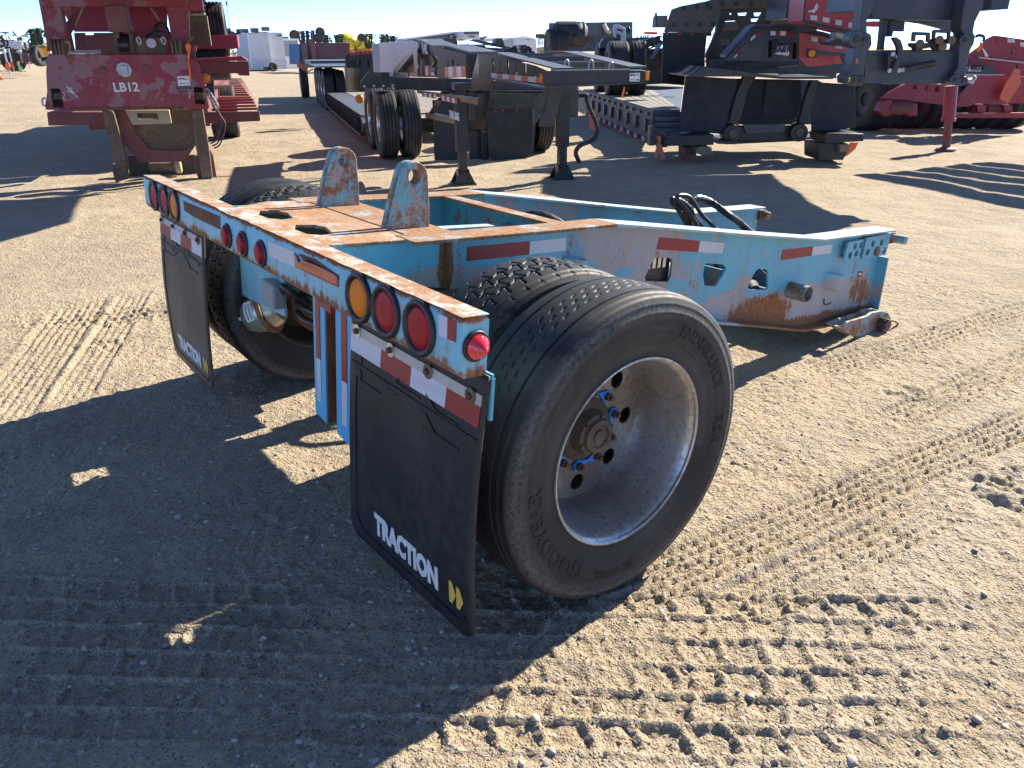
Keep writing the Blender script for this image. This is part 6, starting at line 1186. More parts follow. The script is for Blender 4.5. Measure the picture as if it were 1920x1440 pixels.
# dolly with its own tyres parked on the grey deck, and machinery behind
A = thing('wheel_dolly', 'black dolly with grooved tyres riding on the grey trailer deck', 'dolly', *FRK)
for v_, pts_ in ((7.0, [(-1.765,7,1.188)]), (5.6, [(-1.688,5.6,1.203),(-1.594,5.6,1.202)]), (5.6, [(-1.193,5.6,1.2)])):
    for q in pts_: far_tyre(q, .56 if v_ < 6 else .54, .34, (-1,0,-.0), parent=A, rimmat=M['galv'])
MB().plate([(-1.913,6.5,1.705),(-1.83,6.5,1.833),(-1.637,6.5,1.84),(-1.318,6.5,1.83),(-0.542,6.5,1.85),(-0.532,6.5,1.713),(-0.887,6.5,1.715),(-0.969,6.5,1.619),(-1.91,6.5,1.625)], (0,.3,0)).build('dolly_frame', M['charcoal'], A)
gn = MB().plate([(-1.699,6,2.036),(-1.667,6,2.098),(-1.582,6,2.089),(-1.433,6,2.019),(-1.409,6,1.903),(-1.407,6,1.716),(-1.503,6,1.732),(-1.503,6,1.888),(-1.624,6,1.92),(-1.628,6,1.826),(-1.664,6,1.858)], (0,.12,0)).build('lever_arm', M['silver'], A, bevel=.01)
MB().plate([(-1.624,5.98,2.02),(-1.485,5.98,1.981),(-1.483,5.98,1.942),(-1.622,5.98,1.981)], (0,-.01,0)).build('arm_decal', M['tape_red'], gn)
MB().plate([(-1.596,6.2,1.923),(-1.473,6.2,1.891),(-1.481,6.2,1.717),(-1.578,6.2,1.749)], (0,.1,0)).build('arm_back', M['black'], A)
MB().plate([(-1.387,6.3,2.026),(-1.311,6.3,2.064),(-1.255,6.3,2.001),(-1.259,6.3,1.923),(-1.354,6.3,1.907)], (0,.15,0)).build('arm_head', M['black'], A, bevel=.01)
p14 = MB().plate([(-1.051,6.45,1.804),(-0.814,6.45,1.808),(-0.81,6.45,1.755),(-1.048,6.45,1.753)], (0,-.02,0)).build('number_plate', M['sign'], A)
q = [(-0.922,6.42,1.763)][0]; letters('14851', .17, 'lettering', M['ink'], p14, flatfn(q, (1,0,0), (0,-1,0)), extr=.002, bold=.006)
MB().plate([(-1.301,4.5,1.729),(-0.881,4.5,1.827),(-0.874,4.5,1.741),(-1.16,4.5,1.634),(-1.217,4.5,1.533),(-1.227,4.5,1.692)], (0,.1,0), [circle(c_, .10, 1, 12) for c_ in [(-1.172,4.5,1.692),(-1.11,4.5,1.709),(-1.037,4.5,1.731),(-0.962,4.5,1.751)]]).build('holed_rail', M['black_brown'], A)
MB().plate([(-1.281,3.6,1.427),(-1.105,3.6,1.701),(-1.06,3.6,1.701),(-1.227,3.6,1.42)], (0,.3,0)).build('side_brace', M['slate'], A)
MB().plate([(-1.331,3.8,1.593),(-0.998,3.8,1.619),(-0.949,3.8,0.969),(-1.289,3.8,0.957)], (0,.2,0)).build('side_box', M['black'], A)
MB().plate([(-1.117,5,0.884),(-0.28,5,0.847),(-0.278,5,0.824),(-0.76,5,0.796),(-1.111,5,0.798)], (0,.2,0)).build('deck_sill', M['black_brown'], A)

A = thing('parked_black_trailer', 'black trailer frame with two left tyres in front of the slate panels', 'trailer', *FRK)
for q in [(-2.507,14,1.743),(-2.259,14,1.737)]: far_tyre(q, .44, .36, (-1,-.2,0), parent=A, rimmat=M['rim'])
MB().plate([(-2.251,14,1.966),(-1.316,14,2.005),(-0.552,14,2.023),(-0.528,14,1.528),(-2.267,14,1.515)], (0,.4,0)).build('trailer_side', M['charcoal'], A)
MB().plate([(-2.218,13.8,1.963),(-1.337,13.8,1.963),(-1.335,13.8,1.925),(-2.217,13.8,1.919)], (0,.4,0)).build('edge_rail', M['black'], A)
MB().plate([(-1.361,13.7,1.983),(-1.295,13.7,1.988),(-1.293,13.7,1.93),(-1.359,13.7,1.926)], (0,.02,0)).build('reflector_tape', M['tape_red'], A)
for q in [(-2.175,14.2,2.009),(-1.939,14.2,2.007),(-1.691,14.2,1.997)]: MB().lathe([(-.3,.25),(-.2,.4),(.2,.4),(.3,.25)], 20, q, (-1,0,0)).build('tyre', M['tyre_far'], A)
for q in ([(-1.668,13.9,2.327),(-1.603,13.9,2.183),(-1.568,13.9,2.005)], [(-0.898,13.9,2.312),(-0.819,13.9,2.168),(-0.742,13.9,2.09),(-0.669,13.9,2.107)]): MB().tube(smooth_path(q, 4), .07, 6).build('load_chain', M['galv'], A)
A = thing('panel_wall', 'long slate grey panel wall with two dark posts behind the black tyres', 'wall', *FRK)
q = [(-2.429,17,2.432),(0.505,17,2.453),(0.546,17,1.764),(-2.419,17,1.781)]
for k_ in range(3):
    t0, t1 = ((0,.35),(.37,.64),(.66,1.0))[k_]
    L_ = lambda a_, b, t: Vector(a_).lerp(Vector(b), t)
    MB().plate([L_(q[0],q[1],t0), L_(q[0],q[1],t1), L_(q[3],q[2],t1), L_(q[3],q[2],t0)], (0,.15,0)).build('panel', M['slate'], A)
for t in (.36,.65): MB().plate([L_(q[0],q[1],t-.012), L_(q[0],q[1],t+.012), L_(q[3],q[2],t+.012), L_(q[3],q[2],t-.012)], (0,-.12,0)).build('post', M['black_brown'], A)
A = thing('distant_red_machine', 'small red and grey cab panel showing above the dolly, left of the taupe fender', 'machine', *FRK)
MB().plate([(-0.18,9,2.368),(0.089,9,2.372),(0.11,9,2.099),(-0.197,9,2.1)], (0,.5,0)).build('side_panel', M['red_dull'], A); MB().plate([(-0.245,8.9,2.416),(-0.204,8.9,2.436),(-0.165,8.9,2.098),(-0.208,8.9,2.098)], (0,.1,0)).build('corner_post', M['charcoal'], A)
MB().plate([(-0.198,8.8,2.361),(-0.05,8.8,2.361),(-0.031,8.8,2.12),(-0.181,8.8,2.121)], (0,.05,0)).build('window', M['slate'], A); MB().plate([(0.114,12,2.05),(0.44,12,2.04),(0.445,12,1.975),(0.134,12,1.991)], (0,.5,0)).build('hood', M['sign_red'], A)

# ------------------------------------------------------------------ gooseneck with grey arms and pink-red side (nearest on the right)
A = thing('grey_red_gooseneck', 'charcoal hydraulic gooseneck with red side panels and white number tape, raised at upper right', 'gooseneck', *FRK)
wb = MB().plate([(-0.981,-0.6,1.497),(-0.645,-0.6,1.868),(-0.601,-0.6,1.884),(-0.225,-0.6,1.889),(-0.097,-0.6,1.875),(0.391,-0.6,1.77),(0.724,-0.6,1.675),(0.771,-0.6,1.406),(0.105,-0.6,1.366),(0.062,-0.6,1.44),(-1.008,-0.6,1.454)], (0,.05,0), [[(-0.401,-0.6,1.706),(-0.344,-0.6,1.703),(-0.319,-0.6,1.493),(-0.385,-0.6,1.498)], [(-0.051,-0.6,1.687),(0.01,-0.6,1.683),(0.035,-0.6,1.469),(-0.035,-0.6,1.473)]]).build('neck_web', M['charcoal'], A, bevel=.006)
MB().plate([(-0.35,-0.35,1.734),(-0.245,-0.35,1.733),(-0.209,-0.35,1.468),(-0.315,-0.35,1.468)], (0,.02,0)).build('slot_back', M['opening_shade'], wb); MB().plate([(0.016,-0.35,1.71),(0.113,-0.35,1.709),(0.153,-0.35,1.443),(0.055,-0.35,1.444)], (0,.02,0)).build('slot_back', M['opening_shade'], wb)  # slot shade painted as dark sheets
MB().plate([(0.009,-0.61,1.814),(0.391,-0.61,1.748),(0.718,-0.61,1.665),(0.762,-0.61,1.414),(0.197,-0.61,1.366),(0.057,-0.61,1.472)], (0,-.004,0)).build('red_panel', M['red_bright'], wb)
tb = MB(); tq = [(-1.038,-0.75,1.499),(-0.714,-0.75,1.861),(-0.656,-0.75,1.888),(-0.277,-0.75,1.892),(-0.152,-0.75,1.88),(0.33,-0.75,1.779),(0.658,-0.75,1.687)]
for a_, b in zip(tq[:-1], tq[1:]): tb.plate([Vector(a_), Vector(b), Vector(b)+Vector((0,.3,0)), Vector(a_)+Vector((0,.3,0))], (0,0,.03))
tb.build('neck_flange', M['charcoal'], A)
for k_, q in enumerate(([(-0.675,-0.62,1.74),(-0.614,-0.62,1.792),(-0.609,-0.62,1.754),(-0.666,-0.62,1.701)], [(-0.614,-0.62,1.792),(-0.544,-0.62,1.824),(-0.544,-0.62,1.789),(-0.609,-0.62,1.754)], [(-0.891,-0.62,1.492),(-0.849,-0.62,1.54),(-0.832,-0.62,1.533),(-0.856,-0.62,1.492)], [(-0.849,-0.62,1.54),(-0.787,-0.62,1.626),(-0.782,-0.62,1.583),(-0.832,-0.62,1.533)], [(-0.404,-0.62,1.831),(-0.333,-0.62,1.83),(-0.326,-0.62,1.776),(-0.397,-0.62,1.777)], [(-0.333,-0.62,1.83),(-0.263,-0.62,1.83),(-0.258,-0.62,1.773),(-0.326,-0.62,1.776)], [(-0.263,-0.62,1.83),(-0.185,-0.62,1.828),(-0.181,-0.62,1.773),(-0.258,-0.62,1.773)], [(-0.185,-0.62,1.828),(-0.11,-0.62,1.825),(-0.105,-0.62,1.771),(-0.181,-0.62,1.773)], [(0.188,-0.62,1.759),(0.277,-0.62,1.745),(0.283,-0.62,1.687),(0.193,-0.62,1.699)], [(0.279,-0.62,1.735),(0.36,-0.62,1.72),(0.365,-0.62,1.673),(0.283,-0.62,1.687)], [(0.541,-0.62,1.676),(0.639,-0.62,1.658),(0.65,-0.62,1.593),(0.549,-0.62,1.611)])):
    MB().plate(q, (0,-.008,0)).build('reflector_tape', M['tape_white' if k_ in (0,2,4,6,8,10) else 'tape_red'], wb, smooth=0)
np_ = MB().plate([(-0.308,-0.62,1.645),(-0.119,-0.62,1.651),(-0.1,-0.62,1.543),(-0.112,-0.62,1.511),(-0.308,-0.62,1.533)], (0,-.025,0)).build('maker_plate', M['alu'], wb, bevel=.006)
q = [(-0.224,-0.65,1.561)][0]; letters('Nixand', .075*3.2, 'lettering', M['ink'], np_, flatfn(q, (1,0,0), (0,-1,0)), extr=.004, bold=.006, sx=.42)
MB().plate([(0.106,-0.9,1.602),(0.191,-0.9,1.599),(0.209,-0.9,1.486),(0.124,-0.9,1.487)], (0,.2,0)).build('arm_head', M['charcoal'], A, bevel=.008); q = Vector([(0.114,-0.91,1.543)][0]); MB().lathe([(0,.05),(.02,.045),(.025,.001)], 16, q, (0,-1,0)).build('amber_lamp', M['amber_dull'], A)
MB().plate([(0.194,-0.9,1.585),(0.619,-0.9,1.543),(0.627,-0.9,1.498),(0.203,-0.9,1.529)], (0,.06,0)).build('arm_rod', M['charcoal'], A); MB().plate([(0.529,-0.9,1.527),(0.646,-0.9,1.526),(0.656,-0.9,1.376),(0.614,-0.9,1.398)], (0,.06,0)).build('arm_gusset', M['charcoal'], A)
# upper red box and its frame
up = MB().plate([(-0.326,-1.6,2.245),(0.396,-1.6,2.241),(0.498,-1.6,2),(0.481,-1.6,1.781),(0.365,-1.6,1.782),(-0.313,-1.6,1.928)], (0,.6,0)).build('upper_box', M['red_bright'], A, bevel=.008)
MB().plate([(-0.331,-1.62,1.934),(-0.347,-1.62,2.244),(-0.333,-1.62,2.243),(-0.307,-1.62,1.938),(0.472,-1.62,1.784),(0.477,-1.62,1.753),(-0.265,-1.62,1.895)], (0,.02,0)).build('box_edge', M['charcoal'], up)
for q in ([(-0.239,-1.61,1.998),(-0.152,-1.61,1.988),(-0.148,-1.61,1.933),(-0.236,-1.61,1.943)], [(-0.077,-1.61,1.975),(0.01,-1.61,1.962),(0.014,-1.61,1.904),(-0.073,-1.61,1.92)], [(0.091,-1.61,1.945),(0.177,-1.61,1.931),(0.181,-1.61,1.871),(0.096,-1.61,1.884)], [(0.263,-1.61,1.912),(0.352,-1.61,1.896),(0.358,-1.61,1.834),(0.266,-1.61,1.85)]):
    MB().plate(q, (0,-.01,0)).build('reflector_tape', M['tape_white'], up, smooth=0)
yl = MB().plate([(0.336,-1.61,2.058),(0.423,-1.61,2.057),(0.431,-1.61,1.969),(0.342,-1.61,1.97)], (0,-.01,0)).build('warning_label', M['yellow'], up, smooth=0)
for k_ in range(4): MB().plate([Vector(q)+Vector((0,0,-.033*k_)) for q in [(0.343,-1.625,2.045),(0.407,-1.625,2.043),(0.408,-1.625,2.037),(0.344,-1.625,2.039)]], (0,-.002,0)).build('label_print', M['ink'], yl, smooth=0)
m = MB(); m.tube([(-0.275,-1.63,2.048),(-0.259,-1.63,2.031),(-0.236,-1.63,2.051),(-0.221,-1.63,2.029),(-0.199,-1.63,2.041),(-0.179,-1.63,2.064),(-0.172,-1.63,2.092),(-0.191,-1.63,2.123)], .012, 5); m.tube([(-0.234,-1.63,2.035),(-0.209,-1.63,2.06),(-0.192,-1.63,2.111)], .010, 5); m.build('bird_decal', M['white_paint'], up)
MB().plate([(-0.163,-1.3,1.923),(0.004,-1.3,1.889),(-0.014,-1.3,1.816),(-0.148,-1.3,1.823)], (0,.4,0)).build('box_leg', M['charcoal'], A)
MB().plate([(0.091,-1.7,1.795),(0.507,-1.7,1.709),(0.558,-1.7,1.669),(0.533,-1.7,1.65),(0.1,-1.7,1.743)], (0,.2,0)).build('ram_rod', M['galv'], A)
MB().plate([(0.116,-1.4,1.68),(0.284,-1.4,1.733),(0.501,-1.4,1.678),(0.51,-1.4,1.624),(0.15,-1.4,1.653)], (0,.3,0)).build('ram_body', M['charcoal'], A)
MB().plate([(-.5,.0,2.50),(.6,-1.9,2.50),(2.3,-2.2,2.50),(2.5,.2,2.56),(2.7,1.2,2.60),(-.3,1.3,2.60)], (0,0,.16)).build('shadow_caster_neck', M['charcoal'], A)  # guessed frame above the view, shaped to cast the neck's ground shadow
for c_ in ((-.1,-.3),(1.3,-2.9),(-.2,-2.9)): MB().box((c_[0],c_[1],2.0),(c_[0]+.2,c_[1]+.9,2.5)).build('shadow_caster_strut', M['charcoal'], A)  # struts added to carry the shadow-casting frame
# nose plate with side arms
NP = -3.2
nose = MB().plate([(-0.161,-3.2,1.589),(0.867,-3.2,1.591),(0.912,-3.2,1.242),(0.157,-3.2,1.235),(0.079,-3.2,1.247),(-0.111,-3.2,1.254),(-0.155,-3.2,1.422)], (0,.08,0)).build('nose_plate', M['charcoal'], A, bevel=.01)
MB().plate([(-0.147,-3.05,2.266),(0.903,-3.05,2.261),(0.845,-3.05,1.884),(-0.067,-3.05,1.911),(-0.11,-3.05,1.939)], (0,.3,0)).build('upper_plate', M['charcoal'], A, bevel=.01)
MB().plate([(0.385,-2.6,1.918),(1.132,-2.6,1.896),(1.19,-2.6,1.761),(0.735,-2.6,1.864),(0.507,-2.6,1.894),(0.517,-2.6,1.783),(0.411,-2.6,1.789)], (0,.1,0)).build('back_plate', M['slate'], A)
for q in ([(-0.333,-3.3,2.144),(-0.19,-3.3,2.143),(-0.22,-3.3,1.952),(-0.254,-3.3,1.877),(-0.225,-3.3,1.757),(-0.179,-3.3,1.735),(-0.15,-3.3,1.647),(-0.181,-3.3,1.586),(-0.188,-3.3,1.424),(-0.179,-3.3,1.31),(-0.151,-3.3,1.258),(-0.189,-3.3,1.228),(-0.225,-3.3,1.224),(-0.38,-3.3,1.254),(-0.398,-3.3,1.323),(-0.328,-3.3,1.379),(-0.341,-3.3,1.559),(-0.316,-3.3,1.654),(-0.376,-3.3,1.682),(-0.379,-3.3,1.736),(-0.31,-3.3,1.758)],):
    MB().plate(q, (0,.22,0)).build('side_arm', M['charcoal'], A, bevel=.01)
for q in ([(0.765,-3.3,2.139),(0.956,-3.3,2.138),(0.976,-3.3,2.011),(0.929,-3.3,1.86),(0.935,-3.3,1.762),(0.97,-3.3,1.718),(0.971,-3.3,1.641),(0.945,-3.3,1.596),(0.939,-3.3,1.417),(0.957,-3.3,1.314),(0.99,-3.3,1.257),(0.96,-3.3,1.225),(0.809,-3.3,1.229),(0.804,-3.3,1.304),(0.852,-3.3,1.417),(0.817,-3.3,1.642),(0.836,-3.3,1.741),(0.784,-3.3,1.807)],):
    MB().plate(q, (0,.22,0)).build('side_arm', M['charcoal'], A, bevel=.01)
for q, r_ in (([(-0.34,-3.33,1.701)][0], .085), ([(-0.241,-3.33,1.702)][0], .06), ([(-0.287,-3.33,1.289)][0], .05), ([(-0.212,-3.33,1.283)][0], .05), ([(0.845,-3.33,1.685)][0], .055), ([(0.835,-3.33,1.287)][0], .055), ([(0.926,-3.33,1.27)][0], .05)):
    b_ = MB().cyl(q, Vector(q)+Vector((0,.2,0)), r_, 24).build('pivot_boss', M['charcoal'], A, bevel=.006); MB().cyl(Vector(q)+Vector((0,-.012,0)), q, r_*.45, 12).build('pin_end', M['black_brown'], b_)
MB().plate([(-0.356,-3.31,1.321),(-0.305,-3.31,1.311),(-0.299,-3.31,1.265),(-0.349,-3.31,1.268)], (0,-.005,0)).build('warning_label', M['yellow'], A, smooth=0)
MB().plate([(-0.313,-3.31,1.512),(-0.29,-3.31,1.503),(-0.278,-3.31,1.458),(-0.305,-3.31,1.456)], (0,-.005,0)).build('small_decal', M['tape_faded'], A, smooth=0)
ck = MB().plate([(0.009,-3.4,1.711),(0.055,-3.4,1.72),(0.11,-3.4,1.689),(0.148,-3.4,1.623),(0.166,-3.4,1.535),(0.141,-3.4,1.39),(0.113,-3.4,1.374),(0.071,-3.4,1.374),(0.103,-3.4,1.513),(0.092,-3.4,1.601),(0.056,-3.4,1.656)], (0,.06,0)).build('lock_hook', M['black'], A, bevel=.008)
MB().plate([(0.026,-3.34,1.557),(0.045,-3.34,1.585),(0.083,-3.34,1.579),(0.117,-3.34,1.378),(0.057,-3.34,1.372)], (0,.1,0)).build('hook_bracket', M['black'], A, bevel=.006)
for q in [(0.056,-3.37,1.549),(0.112,-3.37,1.526),(0.053,-3.37,1.384),(0.159,-3.37,1.386),(0.206,-3.37,1.392)]: MB().cyl(q, Vector(q)+Vector((0,-.02,0)), .024, 10).build('bolt_head', M['galv'], ck)
p_, q_ = [(0.216,-3.38,1.398),(0.534,-3.38,1.46)]; MB().cyl(p_, q_, .034, 12).build('gas_strut', M['black'], A)
for c_ in ([(0.271,-3.3,1.766),(0.294,-3.3,1.771),(0.453,-3.3,1.765),(0.468,-3.3,1.754),(0.481,-3.3,1.666),(0.445,-3.3,1.666),(0.436,-3.3,1.732),(0.314,-3.3,1.735),(0.321,-3.3,1.672),(0.284,-3.3,1.676)], [(0.492,-3.3,1.781),(0.514,-3.3,1.792),(0.673,-3.3,1.788),(0.688,-3.3,1.774),(0.7,-3.3,1.697),(0.671,-3.3,1.692),(0.661,-3.3,1.753),(0.528,-3.3,1.759),(0.535,-3.3,1.698),(0.505,-3.3,1.699)]):
    MB().plate(c_, (0,.04,0)).build('lift_handle', M['black'], A, bevel=.004)
for c_ in ([(0.294,-3.25,1.661),(0.521,-3.25,1.66),(0.514,-3.25,1.61),(0.442,-3.25,1.599),(0.436,-3.25,1.571),(0.368,-3.25,1.572),(0.347,-3.25,1.611),(0.308,-3.25,1.622)], [(0.519,-3.25,1.699),(0.777,-3.25,1.698),(0.774,-3.25,1.659),(0.691,-3.25,1.643),(0.646,-3.25,1.57),(0.579,-3.25,1.593),(0.513,-3.25,1.644)]):
    MB().plate(c_, (0,.08,0)).build('coupler_block', M['black_brown'], A, bevel=.006)
for q in [(0.373,-3.28,1.65),(0.631,-3.28,1.621),(0.579,-3.28,1.687),(0.72,-3.28,1.684)]: MB().cyl(q, Vector(q)+Vector((0,-.03,0)), .045, 14).build('coupler_ring', M['brown'], A, bevel=.004)
for a_ in ([(0.155,-2.8,1.913),(0.2,-2.8,1.912),(0.225,-2.8,1.589),(0.18,-2.8,1.589)], [(0.238,-2.8,1.912),(0.296,-2.8,1.912),(0.294,-2.8,1.728),(0.256,-2.8,1.728)]): MB().plate(a_, (0,.1,0)).build('guide_bar', M['charcoal'], A)
MB().tube(smooth_path([(0.976,-3.3,1.314),(1.056,-3.3,1.316),(1.068,-3.3,1.285),(0.99,-3.3,1.257)], 4), .014, 6).build('hoop', M['galv'], A)
MB().tube(smooth_path([(1.037,-3.2,1.708),(1.044,-3.2,1.73),(1.1,-3.2,1.727),(1.127,-3.2,1.702),(1.121,-3.2,1.668)], 4), .016, 6).build('hoop', M['black'], A)
MB().plate([(1.73,1,1.994),(1.926,1,1.993),(1.942,1,1.913),(1.743,1,1.922)], (0,.3,0)).build('red_block', M['sign_red'], A)
q = thing('flagging_ribbon', 'orange and white ribbon tied at the right arm of the charcoal gooseneck', 'ribbon', *FRK)
MB().plate([(1.214,-3,1.669),(1.248,-3,1.658),(1.249,-3,1.606),(1.216,-3,1.56),(1.191,-3,1.583),(1.211,-3,1.629)], (0,.01,0)).build('ribbon_strip', M['orange_cloth'], q); MB().plate([(1.249,-3,1.606),(1.271,-3,1.594),(1.339,-3,1.525),(1.343,-3,1.484),(1.319,-3,1.492),(1.298,-3,1.536)], (0,.01,0)).build('ribbon_strip', M['white_paint'], q); MB().plate([(1.306,-3.01,1.519),(1.334,-3.01,1.519),(1.34,-3.01,1.478),(1.311,-3.01,1.49)], (0,-.004,0)).build('ribbon_tip', M['orange_cloth'], q)

# ------------------------------------------------------------------ red trailer at the right edge
FRE = ((-4.8,16.3,0), R_(48))
A = thing('red_deck_trailer', 'dark red trailer with many grooved tyres at the right edge, standing on one stout leg', 'trailer', *FRE)
for q in [(-1.553,0.2,0.47),(-1.349,0.2,0.47)]: far_tyre((q[0], .2, .62), .62, .34, (-1,-.35,0), parent=A, rimmat=M['charcoal'])
for k_, q in enumerate([(-0.756,0.6,0.285),(-0.497,0.6,0.262),(-0.197,0.6,0.262),(0.108,0.6,0.24),(0.526,0.6,0.217),(0.778,0.6,0.217),(1.121,0.6,0.217),(1.418,0.6,0.217),(1.662,0.6,0.239)]): far_tyre((q[0], .6, .52), .52, .28, (-1,-.55,0), parent=A)
MB().plate([(-1.543,-0.6,0.679),(-1.2,-0.6,0.894),(-1.004,-0.6,0.975),(-0.083,-0.6,0.911),(-0.037,-0.6,0.522),(-1.132,-0.6,0.658)], (0,.1,0), [q for q in ([(-0.941,-0.6,0.924),(-0.861,-0.6,0.918),(-0.85,-0.6,0.842),(-0.878,-0.6,0.828),(-0.934,-0.6,0.842)], [(-0.706,-0.6,0.917),(-0.622,-0.6,0.917),(-0.639,-0.6,0.801),(-0.697,-0.6,0.821)], [(-0.511,-0.6,0.892),(-0.442,-0.6,0.917),(-0.414,-0.6,0.79),(-0.518,-0.6,0.8)])]).build('front_side', M['red_clean'], A)
MB().plate([(-1.249,0.4,0.926),(0.368,0.4,0.921),(0.444,0.4,0.586),(-1.186,0.4,0.588)], (0,.1,0)).build('shadowed_frame', M['red_dull'], A)
for a_ in ([(-1.518,-0.7,0.582),(-1.468,-0.7,0.654),(-1.319,-0.7,0.654),(-1.305,-0.7,0.363),(-1.43,-0.7,0.342),(-1.557,-0.7,0.447)], [(-1.009,-0.7,0.591),(-0.838,-0.7,0.591),(-0.781,-0.7,0.363),(-0.96,-0.7,0.353)]): MB().plate(a_, (0,.3,0)).build('hanger', M['red_clean'], A, bevel=.01)
p_, q_ = [(-1.336,-0.6,0.492),(-0.908,-0.6,0.502)]; MB().cyl(p_, q_, .13, 18).build('axle_tube', M['red_dull'], A)
_el = lambda x, y, z: (math.cos(R_(48))*(x+4.8)+math.sin(R_(48))*(y-16.3), -math.sin(R_(48))*(x+4.8)+math.cos(R_(48))*(y-16.3), z)
for k_ in range(5):
    t0, t1 = k_/5, (k_+.62)/5; P0, P1, Q0, Q1 = Vector((-3.1,13.75)), Vector((-2.5,16.9)), Vector((.9,12.7)), Vector((1.2,16.9))
    MB().plate([_el(*P0.lerp(P1, t0), 2.6), _el(*Q0.lerp(Q1, t0), 2.6), _el(*Q0.lerp(Q1, t1), 2.6), _el(*P0.lerp(P1, t1), 2.6)], (0,0,.12)).build('shadow_caster_slat', M['red_clean'], A)  # unseen overhead slats added to cast the shadow band at right
ls = [(-1.4,-3.2,1.026),(-1.325,-3.2,0.486),(-1.262,-3.2,0.019)]
lg = MB().cyl(ls[0], ls[1], .10, 20).build('landing_leg', M['red_clean'], A); MB().cyl(ls[1], ls[2], .065, 18).build('inner_leg', M['red_dull'], lg)
MB().lathe([(0,.001),(0,.16),(.03,.16),(.05,.08),(.05,.001)], 24, (ls[2][0], ls[2][1], max(0, ls[2][2]-.03)), (0,0,1)).build('foot', M['red_dull'], lg); MB().cyl(Vector(ls[1])+Vector((0,0,-.02)), Vector(ls[1])+Vector((0,0,.03)), .115, 20).build('collar', M['red_clean'], lg)
MB().plate([(-0.144,-0.8,0.412),(1.215,-0.8,0.421),(1.239,-0.8,0.329),(-0.125,-0.8,0.325)], (0,.1,0)).build('side_guard', M['red_clean'], A)
MB().plate([(0.184,-0.7,1.095),(1.099,-0.7,1.072),(1.225,-0.7,0.588),(0.263,-0.7,0.579),(0.149,-0.7,0.528),(-0.083,-0.7,0.528),(-0.069,-0.7,0.652)], (0,.1,0)).build('lower_side', M['red_clean'], A)
MB().plate([(0.075,-0.4,1.449),(0.252,-0.4,1.587),(0.38,-0.4,1.744),(0.489,-0.4,1.805),(1.086,-0.4,1.729),(1.265,-0.4,1.042),(0.142,-0.4,1.066)], (0,.1,0), [[(0.848,-0.4,1.593),(0.922,-0.4,1.583),(0.968,-0.4,1.464),(0.851,-0.4,1.475)]]).build('upper_side', M['red_clean'], A, bevel=.01)
MB().plate([(0.936,-0.1,1.623),(1.125,-0.1,1.622),(1.177,-0.1,1.42),(0.986,-0.1,1.421)], (0,.05,0)).build('window_back', M['charcoal'], A)
MB().plate([(0.2,-0.5,1.429),(1.138,-0.5,1.326),(1.145,-0.5,1.302),(0.248,-0.5,1.399)], (0,.15,0)).build('rub_rail', M['galv'], A)
MB().plate([(-0.131,-0.6,1.309),(0.536,-0.6,1.255),(0.566,-0.6,1.131),(-0.086,-0.6,1.109)], (0,.3,0)).build('tool_shelf', M['charcoal'], A); MB().plate([(-0.112,-0.65,1.125),(0.721,-0.65,1.116),(0.727,-0.65,1.092),(-0.103,-0.65,1.085)], (0,.4,0)).build('shelf_lip', M['galv'], A)
nm = MB().plate([(-0.01,-0.61,1.253),(0.263,-0.61,1.248),(0.278,-0.61,1.168),(0.008,-0.61,1.173)], (0,-.01,0)).build('number_plate', M['sign'], A, smooth=0); q = [(0.15,-0.63,1.185)][0]; letters('14850', .135, 'lettering', M['ink'], nm, flatfn(q, (1,0,0), (0,-1,0)), extr=.002, bold=.004)
for q, m_ in (([(0.526,-0.41,1.762),(0.725,-0.41,1.751),(0.743,-0.41,1.678),(0.544,-0.41,1.688)],'tape_red'), ([(0.726,-0.41,1.749),(0.862,-0.41,1.74),(0.879,-0.41,1.672),(0.743,-0.41,1.678)],'tape_white'), ([(0.974,-0.41,1.681),(1.086,-0.41,1.67),(1.106,-0.41,1.592),(0.992,-0.41,1.612)],'tape_white'), ([(0.059,-0.71,1.006),(0.138,-0.71,1.006),(0.148,-0.71,0.946),(0.073,-0.71,0.946)],'tape_white')): MB().plate(q, (0,-.01,0)).build('reflector_tape', M[m_], A, smooth=0)
for a_ in ([(0.308,-0.7,0.569),(0.476,-0.7,0.569),(0.513,-0.7,0.414),(0.344,-0.7,0.414)], [(0.814,-0.7,0.558),(0.971,-0.7,0.558),(1.018,-0.7,0.414),(0.85,-0.7,0.414)]): MB().plate(a_, (0,.2,0)).build('hanger', M['red_clean'], A, bevel=.01)
p_, q_ = [(0.593,-0.5,0.483),(0.945,-0.5,0.483)]; MB().cyl(p_, q_, .12, 18).build('axle_tube', M['red_dull'], A)
A = thing('warning_flag', 'torn red flag drooping on the side of the dark red trailer at right edge', 'flag', *FRE)
MB().plate([(0.75,-0.9,1.227),(0.853,-0.9,1.207),(0.868,-0.9,1.099),(0.925,-0.9,0.981),(0.884,-0.9,0.862),(0.806,-0.9,0.682),(0.77,-0.9,0.581),(0.711,-0.9,0.652),(0.685,-0.9,0.632),(0.598,-0.9,0.692),(0.612,-0.9,0.843),(0.664,-0.9,1.001)], (0,.02,0)).build('flag_cloth', M['tape_faded'], A)
p_, q_ = [(0.813,-0.8,1.303),(0.855,-0.8,1.195)]; MB().cyl(p_, q_, .02, 8).build('flag_stick', M['black'], A)

# ------------------------------------------------------------------ far side of the yard (x about -60 to -130)
def W(name, lab, cat, group=None): return thing(name, lab, cat, (0,0,0), 0, group)
